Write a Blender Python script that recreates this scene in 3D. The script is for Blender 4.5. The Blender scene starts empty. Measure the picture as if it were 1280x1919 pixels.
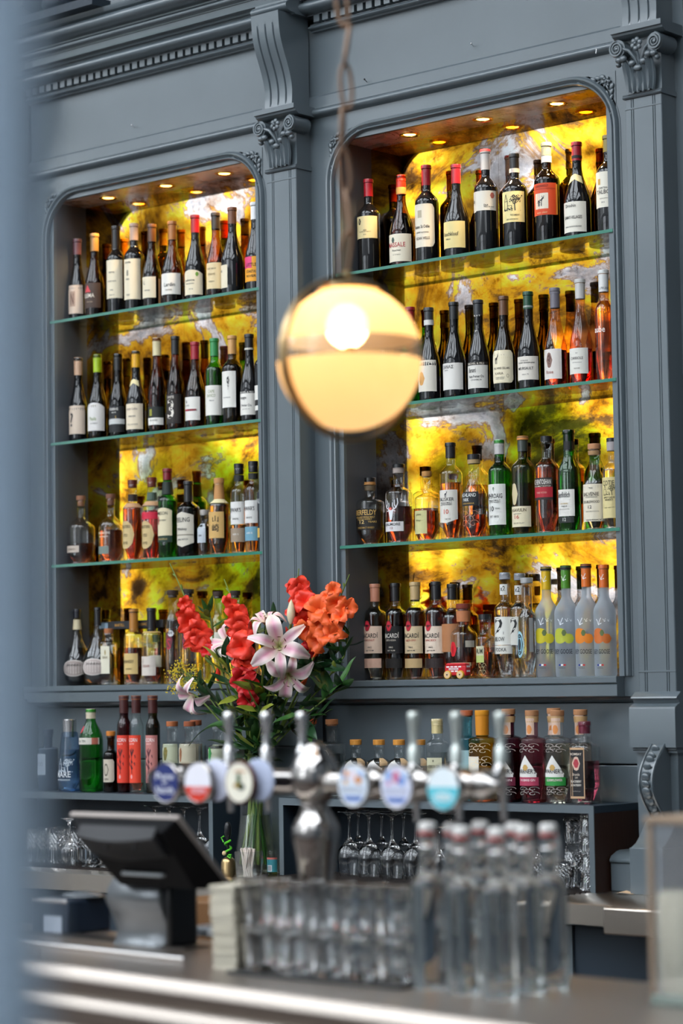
import bpy, math, random
from mathutils import Vector, Matrix
PI = math.pi
S = bpy.context.scene
C = S.collection

# ---------------------------------------------------------------- camera (85 mm, portrait), world, exposure
F = 4531.0
YAW, PITCH, ROLL = .71900244, .07255338, -.01525174
CAM = (4.4, -5.98, 1.57)
_cy, _sy, _cp, _sp = math.cos(YAW), math.sin(YAW), math.cos(PITCH), math.sin(PITCH)
FW = Vector((-_sy * _cp, _cy * _cp, _sp)); _r0 = Vector((_cy, _sy, 0)); _u0 = _r0.cross(FW)
RT = _r0 * math.cos(ROLL) + _u0 * math.sin(ROLL); UP = _u0 * math.cos(ROLL) - _r0 * math.sin(ROLL)
cd = bpy.data.cameras.new('camera'); cam = bpy.data.objects.new('camera', cd); C.objects.link(cam)
m3 = Matrix((RT, UP, -FW)).transposed()
cam.matrix_world = Matrix.Translation(CAM) @ m3.to_4x4()
cd.sensor_fit = 'VERTICAL'; cd.sensor_height = 36.0; cd.sensor_width = 24.0
cd.lens = F * 36.0 / 1919.0
cd.clip_start = .05; cd.clip_end = 200
cd.dof.use_dof = True; cd.dof.focus_distance = 7.65; cd.dof.aperture_fstop = 2.3
S.camera = cam
S.view_settings.view_transform = 'Standard'; S.view_settings.look = 'None'
S.view_settings.exposure = 0.14; S.view_settings.gamma = 1.0; S.view_settings.use_curve_mapping = False
w = bpy.data.worlds.new('sky'); S.world = w; w.use_nodes = True
wb = w.node_tree.nodes['Background']; wb.inputs[0].default_value = (.86, .93, 1.0, 1); wb.inputs[1].default_value = 6.0
S.cycles.max_bounces = 14; S.cycles.transmission_bounces = 12; S.cycles.transparent_max_bounces = 40
S.cycles.glossy_bounces = 8; S.cycles.diffuse_bounces = 4; S.cycles.sample_clamp_indirect = 6.0
S.cycles.caustics_reflective = False; S.cycles.caustics_refractive = False
try: S.cycles.use_denoising = True
except Exception: pass

def area(name, loc, size, energy, color, rot):
    l = bpy.data.lights.new(name, 'AREA'); l.shape = 'RECTANGLE'; l.size, l.size_y = size; l.energy = energy; l.color = color
    o = bpy.data.objects.new(name, l); o.location = loc; o.rotation_euler = rot; C.objects.link(o); return o

def ray(px, py):
    return FW + RT * ((px - 640) / F) - UP * ((py - 960) / F)
def at(px, py, y=None, z=None, x=None, dep=None):
    """the point of the room that the photograph shows at a pixel, on a plane of known y, z or x"""
    d = ray(px, py)
    if y is not None: t = (y - CAM[1]) / d[1]
    elif z is not None: t = (z - CAM[2]) / d[2]
    elif x is not None: t = (x - CAM[0]) / d[0]
    else: t = dep
    return Vector(CAM) + d * t
def depth(p): return (Vector(p) - Vector(CAM)).dot(FW)

# ---------------------------------------------------------------- materials
def lin(h):
    if not isinstance(h, str): return tuple(h)
    v = [int(h[i:i + 2], 16) / 255 for i in (0, 2, 4)]
    return tuple(c / 12.92 if c <= .04045 else ((c + .055) / 1.055) ** 2.4 for c in v)
MATS = {}
def mat(key, color, rough=.5, metal=0., trans=0., ior=1.45, spec=.5, coat=0., bump=None, emit=None, alpha=1., sss=0.):
    if key in MATS: return MATS[key]
    m = bpy.data.materials.new(key); m.use_nodes = True; n = m.node_tree.nodes; b = n['Principled BSDF']
    b.inputs['Base Color'].default_value = (*lin(color), 1); b.inputs['Roughness'].default_value = rough
    b.inputs['Metallic'].default_value = metal; b.inputs['Transmission Weight'].default_value = trans
    b.inputs['IOR'].default_value = ior; b.inputs['Specular IOR Level'].default_value = spec
    b.inputs['Coat Weight'].default_value = coat; b.inputs['Coat Roughness'].default_value = .03
    if sss: b.inputs['Subsurface Weight'].default_value = sss; b.inputs['Subsurface Scale'].default_value = .01
    if emit: b.inputs['Emission Color'].default_value = (*lin(emit[0]), 1); b.inputs['Emission Strength'].default_value = emit[1]
    if bump:
        sc, st = bump[:2]
        t = n.new('ShaderNodeTexNoise'); t.inputs['Scale'].default_value = sc; t.inputs['Detail'].default_value = 4
        c = n.new('ShaderNodeTexCoord'); mp = n.new('ShaderNodeMapping')
        if len(bump) > 2: mp.inputs['Scale'].default_value = bump[2]
        bm = n.new('ShaderNodeBump'); bm.inputs['Strength'].default_value = st; bm.inputs['Distance'].default_value = .002
        L = m.node_tree.links.new
        L(c.outputs['Object'], mp.inputs[0]); L(mp.outputs[0], t.inputs['Vector']); L(t.outputs['Fac'], bm.inputs['Height']); L(bm.outputs[0], b.inputs['Normal'])
    MATS[key] = m; return m
def paper(h): return mat('print_' + h, h, .55)
def plastic(h): return mat('foil_' + h, h, .28, 0, 0, 1.5, .6)
def node_mat(key):
    m = bpy.data.materials.new(key); m.use_nodes = True; m.node_tree.nodes.clear(); MATS[key] = m
    return m, m.node_tree.nodes, m.node_tree.links.new

def thin_glass(key, tint, edge, rough=0., f0=1.5, edgepow=2.2, gloss=(1, 1, 1), haze=0.):
    """clear glass wall: straight-through tint that deepens where the wall is seen edge on, plus Fresnel reflection"""
    if key in MATS: return MATS[key]
    m, n, L = node_mat(key)
    out = n.new('ShaderNodeOutputMaterial'); geo = n.new('ShaderNodeNewGeometry')
    io = n.new('ShaderNodeMath'); io.operation = 'MULTIPLY_ADD'; io.inputs[1].default_value = 1 / f0 - f0; io.inputs[2].default_value = f0
    L(geo.outputs['Backfacing'], io.inputs[0])
    fr = n.new('ShaderNodeFresnel'); L(io.outputs[0], fr.inputs['IOR'])
    lw = n.new('ShaderNodeLayerWeight'); lw.inputs[0].default_value = .5
    pw = n.new('ShaderNodeMath'); pw.operation = 'POWER'; pw.inputs[1].default_value = edgepow; L(lw.outputs['Facing'], pw.inputs[0])
    mx = n.new('ShaderNodeMix'); mx.data_type = 'RGBA'; L(pw.outputs[0], mx.inputs[0])
    mx.inputs[6].default_value = (*lin(tint), 1); mx.inputs[7].default_value = (*lin(edge), 1)
    tr = n.new('ShaderNodeBsdfTransparent'); L(mx.outputs[2], tr.inputs[0])
    gl = n.new('ShaderNodeBsdfGlossy'); gl.inputs['Roughness'].default_value = rough; gl.inputs[0].default_value = (*gloss, 1)
    base = tr.outputs[0]
    if haze:
        hz = n.new('ShaderNodeBsdfDiffuse'); hz.inputs[0].default_value = (.8, .8, .79, 1); ht_ = n.new('ShaderNodeBsdfTranslucent'); ht_.inputs[0].default_value = (.8, .8, .79, 1)
        h1 = n.new('ShaderNodeMixShader'); L(hz.outputs[0], h1.inputs[1]); L(ht_.outputs[0], h1.inputs[2])
        h2 = n.new('ShaderNodeMixShader'); h2.inputs[0].default_value = haze; L(tr.outputs[0], h2.inputs[1]); L(h1.outputs[0], h2.inputs[2]); base = h2.outputs[0]
    ms = n.new('ShaderNodeMixShader'); L(fr.outputs[0], ms.inputs[0]); L(base, ms.inputs[1]); L(gl.outputs[0], ms.inputs[2])
    L(ms.outputs[0], out.inputs[0]); return m

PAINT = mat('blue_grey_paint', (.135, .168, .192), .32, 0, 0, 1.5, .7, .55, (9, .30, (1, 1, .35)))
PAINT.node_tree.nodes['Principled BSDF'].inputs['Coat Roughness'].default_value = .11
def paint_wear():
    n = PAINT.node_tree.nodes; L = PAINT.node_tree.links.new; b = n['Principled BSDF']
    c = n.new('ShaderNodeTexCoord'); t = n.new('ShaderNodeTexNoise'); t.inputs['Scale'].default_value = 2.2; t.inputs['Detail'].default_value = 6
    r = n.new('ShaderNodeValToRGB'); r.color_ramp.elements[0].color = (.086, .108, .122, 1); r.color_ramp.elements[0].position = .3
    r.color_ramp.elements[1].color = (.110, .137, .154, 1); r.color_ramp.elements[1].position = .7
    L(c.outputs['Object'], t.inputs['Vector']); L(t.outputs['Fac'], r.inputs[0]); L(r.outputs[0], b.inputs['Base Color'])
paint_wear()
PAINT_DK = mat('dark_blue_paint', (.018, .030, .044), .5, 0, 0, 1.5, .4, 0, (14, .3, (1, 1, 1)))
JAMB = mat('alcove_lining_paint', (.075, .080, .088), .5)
STEEL = mat('pewter_counter_metal', (.62, .55, .48), .28, 1, 0, 1.5, .5, 0, (30, .25))
BARMETAL = mat('bar_top_metal', (.43, .375, .33), .38, 1, 0, 1.5, .5, 0, (12, .18))
CHROME = mat('polished_chrome', (.46, .43, .41), .06, 1)
CHROME_D = mat('dull_chrome', (.72, .70, .69), .2, 1)
BRASS = mat('aged_brass', (.42, .29, .14), .28, 1)
GOLD = mat('gold_lamp_ring', (.95, .62, .18), .18, 1)
BLACKP = mat('black_plastic', (.012, .012, .014), .35, 0, 0, 1.5, .4)
GREYM = mat('gunmetal_plastic', (.17, .18, .19), .30, .55)
WOOD_D = mat('dark_stained_plywood', (.035, .014, .008), .45, 0, 0, 1.5, .3, 0, (20, .3, (4, 4, .5)))
WOODC = mat('cork_stopper', 'c98f55', .7, 0, 0, 1.45, .3, 0, (160, .5))

def antique(key, gold_amt, rough, k_=1.0, metal=1.0):
    m, n, L = node_mat(key)
    out = n.new('ShaderNodeOutputMaterial'); b = n.new('ShaderNodeBsdfPrincipled'); L(b.outputs[0], out.inputs[0])
    c = n.new('ShaderNodeTexCoord')
    mp = n.new('ShaderNodeMapping'); mp.inputs['Scale'].default_value = (1.6, 1.6, 2.1); mp.inputs['Location'].default_value = (3.1, 0, .4)
    L(c.outputs['Object'], mp.inputs[0])
    t1 = n.new('ShaderNodeTexNoise'); t1.inputs['Scale'].default_value = 1.7; t1.inputs['Detail'].default_value = 12; t1.inputs['Roughness'].default_value = .66; t1.inputs['Distortion'].default_value = .8
    L(mp.outputs[0], t1.inputs['Vector'])
    r1 = n.new('ShaderNodeValToRGB'); e = r1.color_ramp.elements
    k_ *= 1.3
    cc = lambda a, b, c_: (a * k_, b * k_, c_ * k_, 1)
    e[0].position = .30; e[0].color = cc(.10, .05, .02)
    e[1].position = .78; e[1].color = cc(.70, .66, .66)
    for p, col in ((.40, cc(.20, .10, .03)), (.44, cc(.62, .28, .02)), (.475, cc(1.05, .50, .02)), (.54, cc(1.2, .66, .05)), (.562, cc(.45, .27, .16)), (.59, cc(.80, .72, .70)), (.66, cc(.42, .42, .46))):
        x = r1.color_ramp.elements.new(p - gold_amt); x.color = col
    L(t1.outputs['Fac'], r1.inputs[0])
    t2 = n.new('ShaderNodeTexNoise'); t2.inputs['Scale'].default_value = 26; t2.inputs['Detail'].default_value = 6; t2.inputs['Roughness'].default_value = .7
    L(c.outputs['Object'], t2.inputs['Vector'])
    r2 = n.new('ShaderNodeValToRGB'); r2.color_ramp.elements[0].position = .30; r2.color_ramp.elements[0].color = (.30, .20, .13, 1); r2.color_ramp.elements[1].position = .44; r2.color_ramp.elements[1].color = (1, 1, 1, 1)
    L(t2.outputs['Fac'], r2.inputs[0])
    mx = n.new('ShaderNodeMix'); mx.data_type = 'RGBA'; mx.blend_type = 'MULTIPLY'; mx.inputs[0].default_value = .8
    L(r1.outputs[0], mx.inputs[6]); L(r2.outputs[0], mx.inputs[7])
    t4 = n.new('ShaderNodeTexNoise'); t4.inputs['Scale'].default_value = 4.2; t4.inputs['Detail'].default_value = 8; t4.inputs['Roughness'].default_value = .6; L(mp.outputs[0], t4.inputs['Vector'])
    r4 = n.new('ShaderNodeValToRGB'); r4.color_ramp.elements[0].position = .36; r4.color_ramp.elements[0].color = (.30, .20, .12, 1); r4.color_ramp.elements[1].position = .62; r4.color_ramp.elements[1].color = (1.15, 1.12, 1.1, 1); L(t4.outputs['Fac'], r4.inputs[0])  # broad mottling painted in for the tonal variation of room reflections
    m2 = n.new('ShaderNodeMix'); m2.data_type = 'RGBA'; m2.blend_type = 'MULTIPLY'; m2.inputs[0].default_value = .85; L(mx.outputs[2], m2.inputs[6]); L(r4.outputs[0], m2.inputs[7]); L(m2.outputs[2], b.inputs['Base Color'])
    b.inputs['Metallic'].default_value = metal
    r3 = n.new('ShaderNodeMapRange'); r3.inputs[1].default_value = .3; r3.inputs[2].default_value = .7; r3.inputs[3].default_value = rough * .4; r3.inputs[4].default_value = rough * 1.6
    L(t1.outputs['Fac'], r3.inputs[0]); L(r3.outputs[0], b.inputs['Roughness'])
    return m
MIRROR = antique('antique_gold_mirror', 0.0, .05)
MIRROR_C = antique('antique_silver_ceiling_mirror', .15, .28, 2.0, .5)

SHELF_GLASS = thin_glass('shelf_glass', (.95, .985, .97), (.86, .95, .91), 0, 1.52, 3)
SHELF_EDGE = mat('polished_green_glass_edge', (.06, .30, .21), .12, 0, .35, 1.5, .6)
CLEAR = thin_glass('clear_bottle_glass', (.97, .98, .97), (.50, .53, .53), 0, 1.6, 3.4)
CRYSTAL = thin_glass('stemware_glass', (.97, .98, .98), (.50, .54, .56), .02, 1.75, 2.6)
CUT = mat('cut_crystal', (.96, .98, 1), .03, 0, 1, 1.5)
GLASS = {
    'black': mat('black_wine_glass', (.006, .006, .007), .05, 0, 0, 1.5, .6),
    'olive': thin_glass('olive_wine_glass', (.32, .27, .05), (.05, .04, .01), 0, 1.5, 1.2),
    'amber': thin_glass('amber_brown_glass', (.46, .22, .04), (.06, .025, .008), 0, 1.5, 1.2),
    'dkolive': thin_glass('dark_olive_glass', (.14, .11, .03), (.02, .02, .01), 0, 1.5, 1.2),
    'green': thin_glass('bright_green_glass', (.22, .78, .22), (.02, .20, .04), 0, 1.5, 1.4),
    'ltgreen': thin_glass('yellow_green_glass', (.58, .60, .14), (.12, .16, .03), 0, 1.5, 1.4),
    'rose': thin_glass('rose_wine_glass', (.96, .72, .55), (.55, .22, .12), 0, 1.5, 2),
    'clear': CLEAR,
    'blue': thin_glass('blue_tinted_glass', (.66, .80, .94), (.14, .28, .50), 0, 1.5, 1.6),
    'teal': thin_glass('teal_glass', (.50, .82, .86), (.05, .36, .40), 0, 1.5, 1.6),
    'navy': mat('dark_navy_glass', (.02, .035, .06), .12, 0, 0, 1.5, .6),
    'plum': thin_glass('plum_glass', (.50, .16, .22), (.10, .02, .04), 0, 1.5, 1.4),
    'pink': thin_glass('pink_glass', (.92, .58, .60), (.45, .14, .18), 0, 1.5, 1.8),
    'orange': thin_glass('orange_gin_glass', (1, .72, .22), (.6, .28, .03), 0, 1.5, 1.6),
    'brown': thin_glass('brown_apothecary_glass', (.32, .14, .05), (.05, .02, .01), 0, 1.5, 1.3),
}
def frost():
    m, n, L = node_mat('frosted_bottle_glass')
    out = n.new('ShaderNodeOutputMaterial'); tr = n.new('ShaderNodeBsdfTransparent'); tr.inputs[0].default_value = (.9, .93, .95, 1)
    d = n.new('ShaderNodeBsdfPrincipled'); d.inputs['Base Color'].default_value = (.62, .66, .70, 1); d.inputs['Roughness'].default_value = .35
    tl = n.new('ShaderNodeBsdfTranslucent'); tl.inputs[0].default_value = (.75, .8, .85, 1)
    a = n.new('ShaderNodeMixShader'); a.inputs[0].default_value = .5; L(d.outputs[0], a.inputs[1]); L(tl.outputs[0], a.inputs[2])
    lw = n.new('ShaderNodeLayerWeight'); lw.inputs[0].default_value = .35
    mr = n.new('ShaderNodeMapRange'); mr.inputs[3].default_value = .42; mr.inputs[4].default_value = .85; L(lw.outputs['Facing'], mr.inputs[0])
    b = n.new('ShaderNodeMixShader'); L(mr.outputs[0], b.inputs[0]); L(tr.outputs[0], b.inputs[1]); L(a.outputs[0], b.inputs[2]); L(b.outputs[0], out.inputs[0])
    return m
GLASS['frost'] = frost()
def liquid(h):
    c = [min(1, max(x, .0008) ** .50 * 1.08) for x in lin(h)]
    return mat('liquid_' + h, c, 0.02, 0, 1.0, 1.34, .5)

# ---------------------------------------------------------------- mesh helpers
class MB:
    def __init__(s): s.v = []; s.f = []; s.m = []
    def add(s, vs, fs, mi=0):
        k = len(s.v); s.v += [tuple(p) for p in vs]; s.f += [tuple(i + k for i in f) for f in fs]; s.m += [mi] * len(fs); return s
    def box(s, x0, x1, y0, y1, z0, z1, mi=0):
        v = [(x, y, z) for z in (z0, z1) for y in (y0, y1) for x in (x0, x1)]
        return s.add(v, [(0, 2, 3, 1), (4, 5, 7, 6), (0, 1, 5, 4), (2, 6, 7, 3), (0, 4, 6, 2), (1, 3, 7, 5)], mi)
    def obox(s, c, ax, h, mi=0):
        """box about centre c with half sizes h along the three axes ax"""
        c = Vector(c); v = [c + ax[0] * (h[0] * i) + ax[1] * (h[1] * j) + ax[2] * (h[2] * k) for k in (-1, 1) for j in (-1, 1) for i in (-1, 1)]
        return s.add(v, [(0, 2, 3, 1), (4, 5, 7, 6), (0, 1, 5, 4), (2, 6, 7, 3), (0, 4, 6, 2), (1, 3, 7, 5)], mi)
    def prism(s, poly, fa, fb, mi=0, caps=True):
        n = len(poly); v = [fa(p) for p in poly] + [fb(p) for p in poly]
        f = [(i, (i + 1) % n, n + (i + 1) % n, n + i) for i in range(n)]
        if caps: f += [tuple(range(n))[::-1], tuple(range(n, 2 * n))]
        return s.add(v, f, mi)
    def ext_x(s, prof, x0, x1, mi=0): return s.prism(prof, lambda p: (x0, p[0], p[1]), lambda p: (x1, p[0], p[1]), mi)
    def ext_z(s, prof, z0, z1, mi=0): return s.prism(prof, lambda p: (p[0], p[1], z0), lambda p: (p[0], p[1], z1), mi)
    def ext_y(s, prof, y0, y1, mi=0): return s.prism(prof, lambda p: (p[0], y0, p[1]), lambda p: (p[0], y1, p[1]), mi)
    def lathe(s, prof, o=(0, 0, 0), seg=32, n=2.0, mi=0, cap0=True, cap1=True, ax=None, rot=0., sx=1., sy=1.):
        """revolve (r, z) pairs about an axis; n > 2 squares the section"""
        ax = ax or (Vector((1, 0, 0)), Vector((0, 1, 0)), Vector((0, 0, 1))); o = Vector(o); vs = []
        for r, z in prof:
            for i in range(seg):
                a = 2 * PI * i / seg + rot; k = secr(a, n)
                vs.append(o + ax[0] * (r * k * math.sin(a) * sx) - ax[1] * (r * k * math.cos(a) * sy) + ax[2] * z)
        fs = [(j * seg + i, j * seg + (i + 1) % seg, (j + 1) * seg + (i + 1) % seg, (j + 1) * seg + i) for j in range(len(prof) - 1) for i in range(seg)]
        if cap0: fs.append(tuple(range(seg))[::-1])
        if cap1: fs.append(tuple((len(prof) - 1) * seg + i for i in range(seg)))
        return s.add(vs, fs, mi)
    def tube(s, pts, r, seg=10, mi=0, caps=True):
        pts = [Vector(p) for p in pts]; N = len(pts); rs = r if isinstance(r, (list, tuple)) else [r] * N; vs = []
        t = (pts[1] - pts[0]).normalized(); u = t.orthogonal().normalized()
        for i, p in enumerate(pts):
            t = (pts[min(i + 1, N - 1)] - pts[max(i - 1, 0)]).normalized(); u = (u - t * u.dot(t)).normalized(); q = t.cross(u)
            for k in range(seg):
                a = 2 * PI * k / seg; vs.append(p + (u * math.cos(a) + q * math.sin(a)) * rs[i])
        fs = [(j * seg + k, j * seg + (k + 1) % seg, (j + 1) * seg + (k + 1) % seg, (j + 1) * seg + k) for j in range(N - 1) for k in range(seg)]
        if caps: fs += [tuple(range(seg))[::-1], tuple((N - 1) * seg + k for k in range(seg))]
        return s.add(vs, fs, mi)
    def ball(s, c, r, seg=14, rings=8, mi=0, ax=None):
        r = r if isinstance(r, (list, tuple)) else (r, r, r); ax = ax or (Vector((1, 0, 0)), Vector((0, 1, 0)), Vector((0, 0, 1))); c = Vector(c); vs = [c - ax[2] * r[2]]
        for j in range(1, rings):
            b = -PI / 2 + PI * j / rings
            for i in range(seg):
                a = 2 * PI * i / seg; vs.append(c + ax[0] * (r[0] * math.cos(b) * math.cos(a)) + ax[1] * (r[1] * math.cos(b) * math.sin(a)) + ax[2] * (r[2] * math.sin(b)))
        vs.append(c + ax[2] * r[2]); L = len(vs) - 1
        fs = [(0, 1 + (i + 1) % seg, 1 + i) for i in range(seg)]
        fs += [(1 + j * seg + i, 1 + j * seg + (i + 1) % seg, 1 + (j + 1) * seg + (i + 1) % seg, 1 + (j + 1) * seg + i) for j in range(rings - 2) for i in range(seg)]
        fs += [(1 + (rings - 2) * seg + i, 1 + (rings - 2) * seg + (i + 1) % seg, L) for i in range(seg)]
        return s.add(vs, fs, mi)
    def grid(s, fn, nu, nv, mi=0):
        vs = [fn(i / nu, j / nv) for j in range(nv + 1) for i in range(nu + 1)]
        return s.add(vs, [(j * (nu + 1) + i, j * (nu + 1) + i + 1, (j + 1) * (nu + 1) + i + 1, (j + 1) * (nu + 1) + i) for j in range(nv) for i in range(nu)], mi)
    def mesh(s, name, mats, smooth=35):
        me = bpy.data.meshes.new(name); me.from_pydata(s.v, [], s.f)
        for m in (mats if isinstance(mats, (list, tuple)) else [mats]): me.materials.append(m)
        if any(s.m): me.polygons.foreach_set('material_index', s.m)
        if smooth: me.shade_smooth(); me.set_sharp_from_angle(angle=math.radians(smooth))
        me.update(); return me
    def build(s, name, mats, parent=None, smooth=35, bevel=0, **k):
        o = bpy.data.objects.new(name, s.mesh(name, mats, smooth)); C.objects.link(o)
        if parent is not None: o.parent = parent
        if bevel:
            b = o.modifiers.new('edge', 'BEVEL'); b.width = bevel; b.segments = 2; b.limit_method = 'ANGLE'; b.angle_limit = math.radians(50)
        for a, v in k.items(): o[a] = v
        return o
def secr(a, n):
    return 1. if n == 2 else 1 / (abs(math.cos(a)) ** n + abs(math.sin(a)) ** n) ** (1 / n)
def thing(name, label, cat, loc=(0, 0, 0), group=None, rz=0.):
    o = bpy.data.objects.new(name, None); C.objects.link(o); o.location = loc; o.rotation_euler = (0, 0, rz); o.empty_display_size = .05
    o['label'] = label; o['category'] = cat
    if group: o['group'] = group
    return o
def part(name, me, parent, loc=(0, 0, 0), rot=(0, 0, 0), sc=None, **k):
    o = bpy.data.objects.new(name, me); C.objects.link(o); o.parent = parent; o.location = loc; o.rotation_euler = rot
    if sc: o.scale = sc
    for a, v in k.items(): o[a] = v
    return o
def struct(o): o['kind'] = 'structure'; return o
def tag(o, label, cat, group=None):
    o['label'] = label; o['category'] = cat
    if group: o['group'] = group
    return o
def arc(cx, cy, r, a0, a1, n=8, ry=None):
    ry = ry or r
    return [(cx + r * math.cos(math.radians(a0 + (a1 - a0) * i / n)), cy + ry * math.sin(math.radians(a0 + (a1 - a0) * i / n))) for i in range(n + 1)]

# lettering: text shaped as outlines, later laid on its surface
GLYPH = {}
def glyphs(strings):
    todo = []
    for s_ in sorted(set(strings)):
        cu = bpy.data.curves.new('lettering', 'FONT'); cu.body = s_; cu.resolution_u = 2; cu.align_x = 'CENTER'; cu.align_y = 'CENTER'; cu.offset = .012
        o = bpy.data.objects.new('lettering', cu); C.objects.link(o); todo.append((s_, o))
    bpy.context.view_layer.update(); dg = bpy.context.evaluated_depsgraph_get()
    for s_, o in todo:
        me = o.evaluated_get(dg).to_mesh(); v = [(a.co.x, a.co.y) for a in me.vertices]; f = [tuple(p.vertices) for p in me.polygons]
        if v:
            x0, x1 = min(a[0] for a in v), max(a[0] for a in v); y0, y1 = min(a[1] for a in v), max(a[1] for a in v)
            v = [((a[0] - (x0 + x1) / 2) / max(x1 - x0, 1e-6), (a[1] - (y0 + y1) / 2) / max(y1 - y0, 1e-6)) for a in v]
        GLYPH[s_] = (v, f)
        o.evaluated_get(dg).to_mesh_clear()
    for s_, o in todo:
        cu = o.data; bpy.data.objects.remove(o); bpy.data.curves.remove(cu)
def flat_text(mb, s_, c, ux, uz, w, h, mi=0):
    v, f = GLYPH[s_]; c = Vector(c); mb.add([c + Vector(ux) * (a * w) + Vector(uz) * (b * h) for a, b in v], f, mi)

def strokes(name, lines, th=.05, dots=()):
    """small line drawing for a label: polylines in a unit box, each with its stroke width"""
    v, f = [], []
    for ln in lines:
        w_ = th
        if isinstance(ln[-1], float): w_ = ln[-1]; ln = ln[:-1]
        for (x0, y0), (x1, y1) in zip(ln, ln[1:]):
            dx, dy = x1 - x0, y1 - y0; d = math.hypot(dx, dy) or 1; nx, ny = -dy / d * w_ / 2, dx / d * w_ / 2; k = len(v)
            v += [(x0 + nx, y0 + ny), (x0 - nx, y0 - ny), (x1 - nx, y1 - ny), (x1 + nx, y1 + ny)]; f.append((k, k + 1, k + 2, k + 3))
    for x, y, r in dots:
        k = len(v); v += [(x + r * math.cos(a * PI / 4), y + r * math.sin(a * PI / 4)) for a in range(8)]; f.append(tuple(range(k, k + 8)))
    GLYPH[name] = (v, f)
strokes('@stag', [[(-.02, -.5), (-.10, -.15), (-.14, -.02), .10], [(.02, -.5), (.10, -.15), (.14, -.02), .10], [(0, -.5), (0, -.05), .16], [(-.12, -.04), (-.34, .06), (-.46, .28), (-.42, .5)], [(.12, -.04), (.34, .06), (.46, .28), (.42, .5)], [(-.34, .06), (-.24, .24), (-.26, .42)], [(.34, .06), (.24, .24), (.26, .42)],
    [(-.22, .0), (-.12, .16), (-.14, .30)], [(.22, .0), (.12, .16), (.14, .30)], [(-.14, -.06), (-.30, -.10)], [(.14, -.06), (.30, -.10)]], .045)
_r = random.Random(12)
strokes('@tree', [[(.22, -.42), (.20, -.05), (.30, .20), .05], [(.21, -.10), (.05, .12)], [(.22, -.05), (.40, .10)], [(-.5, -.42), (.5, -.42), .03], [(-.38, -.42), (-.38, .10), (-.28, .48), (-.18, .10), (-.18, -.42)], [(-.18, -.15), (.05, -.15), (.05, -.42)], [(-.38, .1), (-.18, .1)]], .03,
    [(.22 + _r.gauss(0, .14), .20 + _r.gauss(0, .11), _r.uniform(.015, .04)) for _ in range(60)] + [(-.3 + _r.uniform(-.2, .4), -.36 + _r.uniform(-.05, .10), .03) for _ in range(24)])
strokes('@bird', [[(-.5, .30), (-.22, .10), (-.05, -.30), .10], [(-.05, -.30), (.12, .05), (.40, .42), .09], [(-.05, -.30), (.20, -.20), (.5, -.12), .07]], .08)
strokes('@flower', [[(0, -.5), (.02, -.05)], [(.0, -.3), (.2, -.2)], [(0, -.25), (-.2, -.12)]], .05, [(.22 * math.cos(a), .20 + .2 * math.sin(a), .13) for a in [k * 1.2566 for k in range(5)]])
strokes('@swirl', [[(r_ * .5 * math.cos(a_) + cx_, r_ * .5 * math.sin(a_) + cy_) for r_, a_ in [((1 - i / 14) * .5, i * .55) for i in range(13)]] for cx_, cy_ in ((-.25, .25), (.25, .25), (-.25, -.25), (.25, -.25), (0, 0))], .025)
strokes('@beast', [[(-.3, -.5), (-.25, -.1), .09], [(.05, -.5), (.05, -.1), .09], [(-.32, -.05), (.10, .05), .24], [(.05, .05), (.22, .30), .14], [(.22, .30), (.34, .26), .10], [(.20, .34), (.10, .5)], [(.26, .34), (.36, .5)], [(-.35, 0), (-.46, -.2)], [(-.15, -.5), (-.18, -.1), .08]], .05)
strokes('@acorn_leaf', [[(0, -.5), (0, .5), .08], [(0, -.3), (-.4, -.1), .14], [(0, -.3), (.4, -.1), .14], [(0, -.05), (-.45, .2), .14], [(0, -.05), (.45, .2), .14], [(0, .2), (-.25, .45), .12], [(0, .2), (.25, .45), .12]], .08)
strokes('@bat', [[(-.5, .15), (-.25, -.05), (0, .1), (.25, -.05), (.5, .15), .12], [(0, .25), (0, -.35), .16], [(-.5, .15), (-.2, .2), (0, .1), .08], [(.5, .15), (.2, .2), (0, .1), .08]], .1)
# ---------------------------------------------------------------- the room
FLOOR = mat('dark_floor_boards', (.06, .04, .03), .45)
ROOMP = mat('room_plaster', (.42, .43, .44), .8)
ROOMD = mat('room_dark_wall', (.10, .115, .13), .6)
FRAMEM = mat('window_joinery', (.05, .055, .06), .5)
struct(MB().box(-14, 6.5, -9.2, .8, -.1, 0).build('floor', FLOOR))
cl_ = MB().box(-14, 6.5, -9.2, -8.7, 7.0, 7.1).box(-14, 6.5, -2.6, .8, 7.0, 7.1)
sk = [(-12.5, -9.5), (-8.5, -5.5), (-4.5, -1.5), (-.5, 2.5), (3.2, 5.2)]; ce = [-14] + [v for a in sk for v in a] + [6.5]
for i in range(0, len(ce), 2): cl_.box(ce[i], ce[i + 1], -8.7, -2.6, 7.0, 7.1)
for a, b in sk:
    for j in range(1, 4): cl_.box(a, b, -8.7 + j * 1.5 - .03, -8.7 + j * 1.5 + .03, 7.0, 7.08)
struct(cl_.build('ceiling', ROOMP))
struct(MB().box(-14.1, -14, -9.2, .8, 0, 7).build('wall_left', ROOMP))
struct(MB().box(6.5, 6.6, -9.2, .8, 0, 7).build('wall_right', ROOMD))
struct(MB().box(-14, 6.5, .45, .6, 0, 7).build('wall_back', ROOMD))
WX = [(-12.6, -11.05), (-10.75, -9.6), (-8.4, -7.65), (-7.35, -6.1), (-5.5, -4.2), (-3.6, -2.3), (-1.7, -.4), (.2, 1.5), (2.1, 3.4)]
wf = MB(); wf.box(-14, 6.5, -9.2, -9.0, 0, 1.7).box(-14, 6.5, -9.2, -9.0, 4.4, 4.9).box(-14, 6.5, -9.2, -9.0, 6.6, 7)
xe = [-14] + [v for a in WX for v in a] + [6.5]
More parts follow.
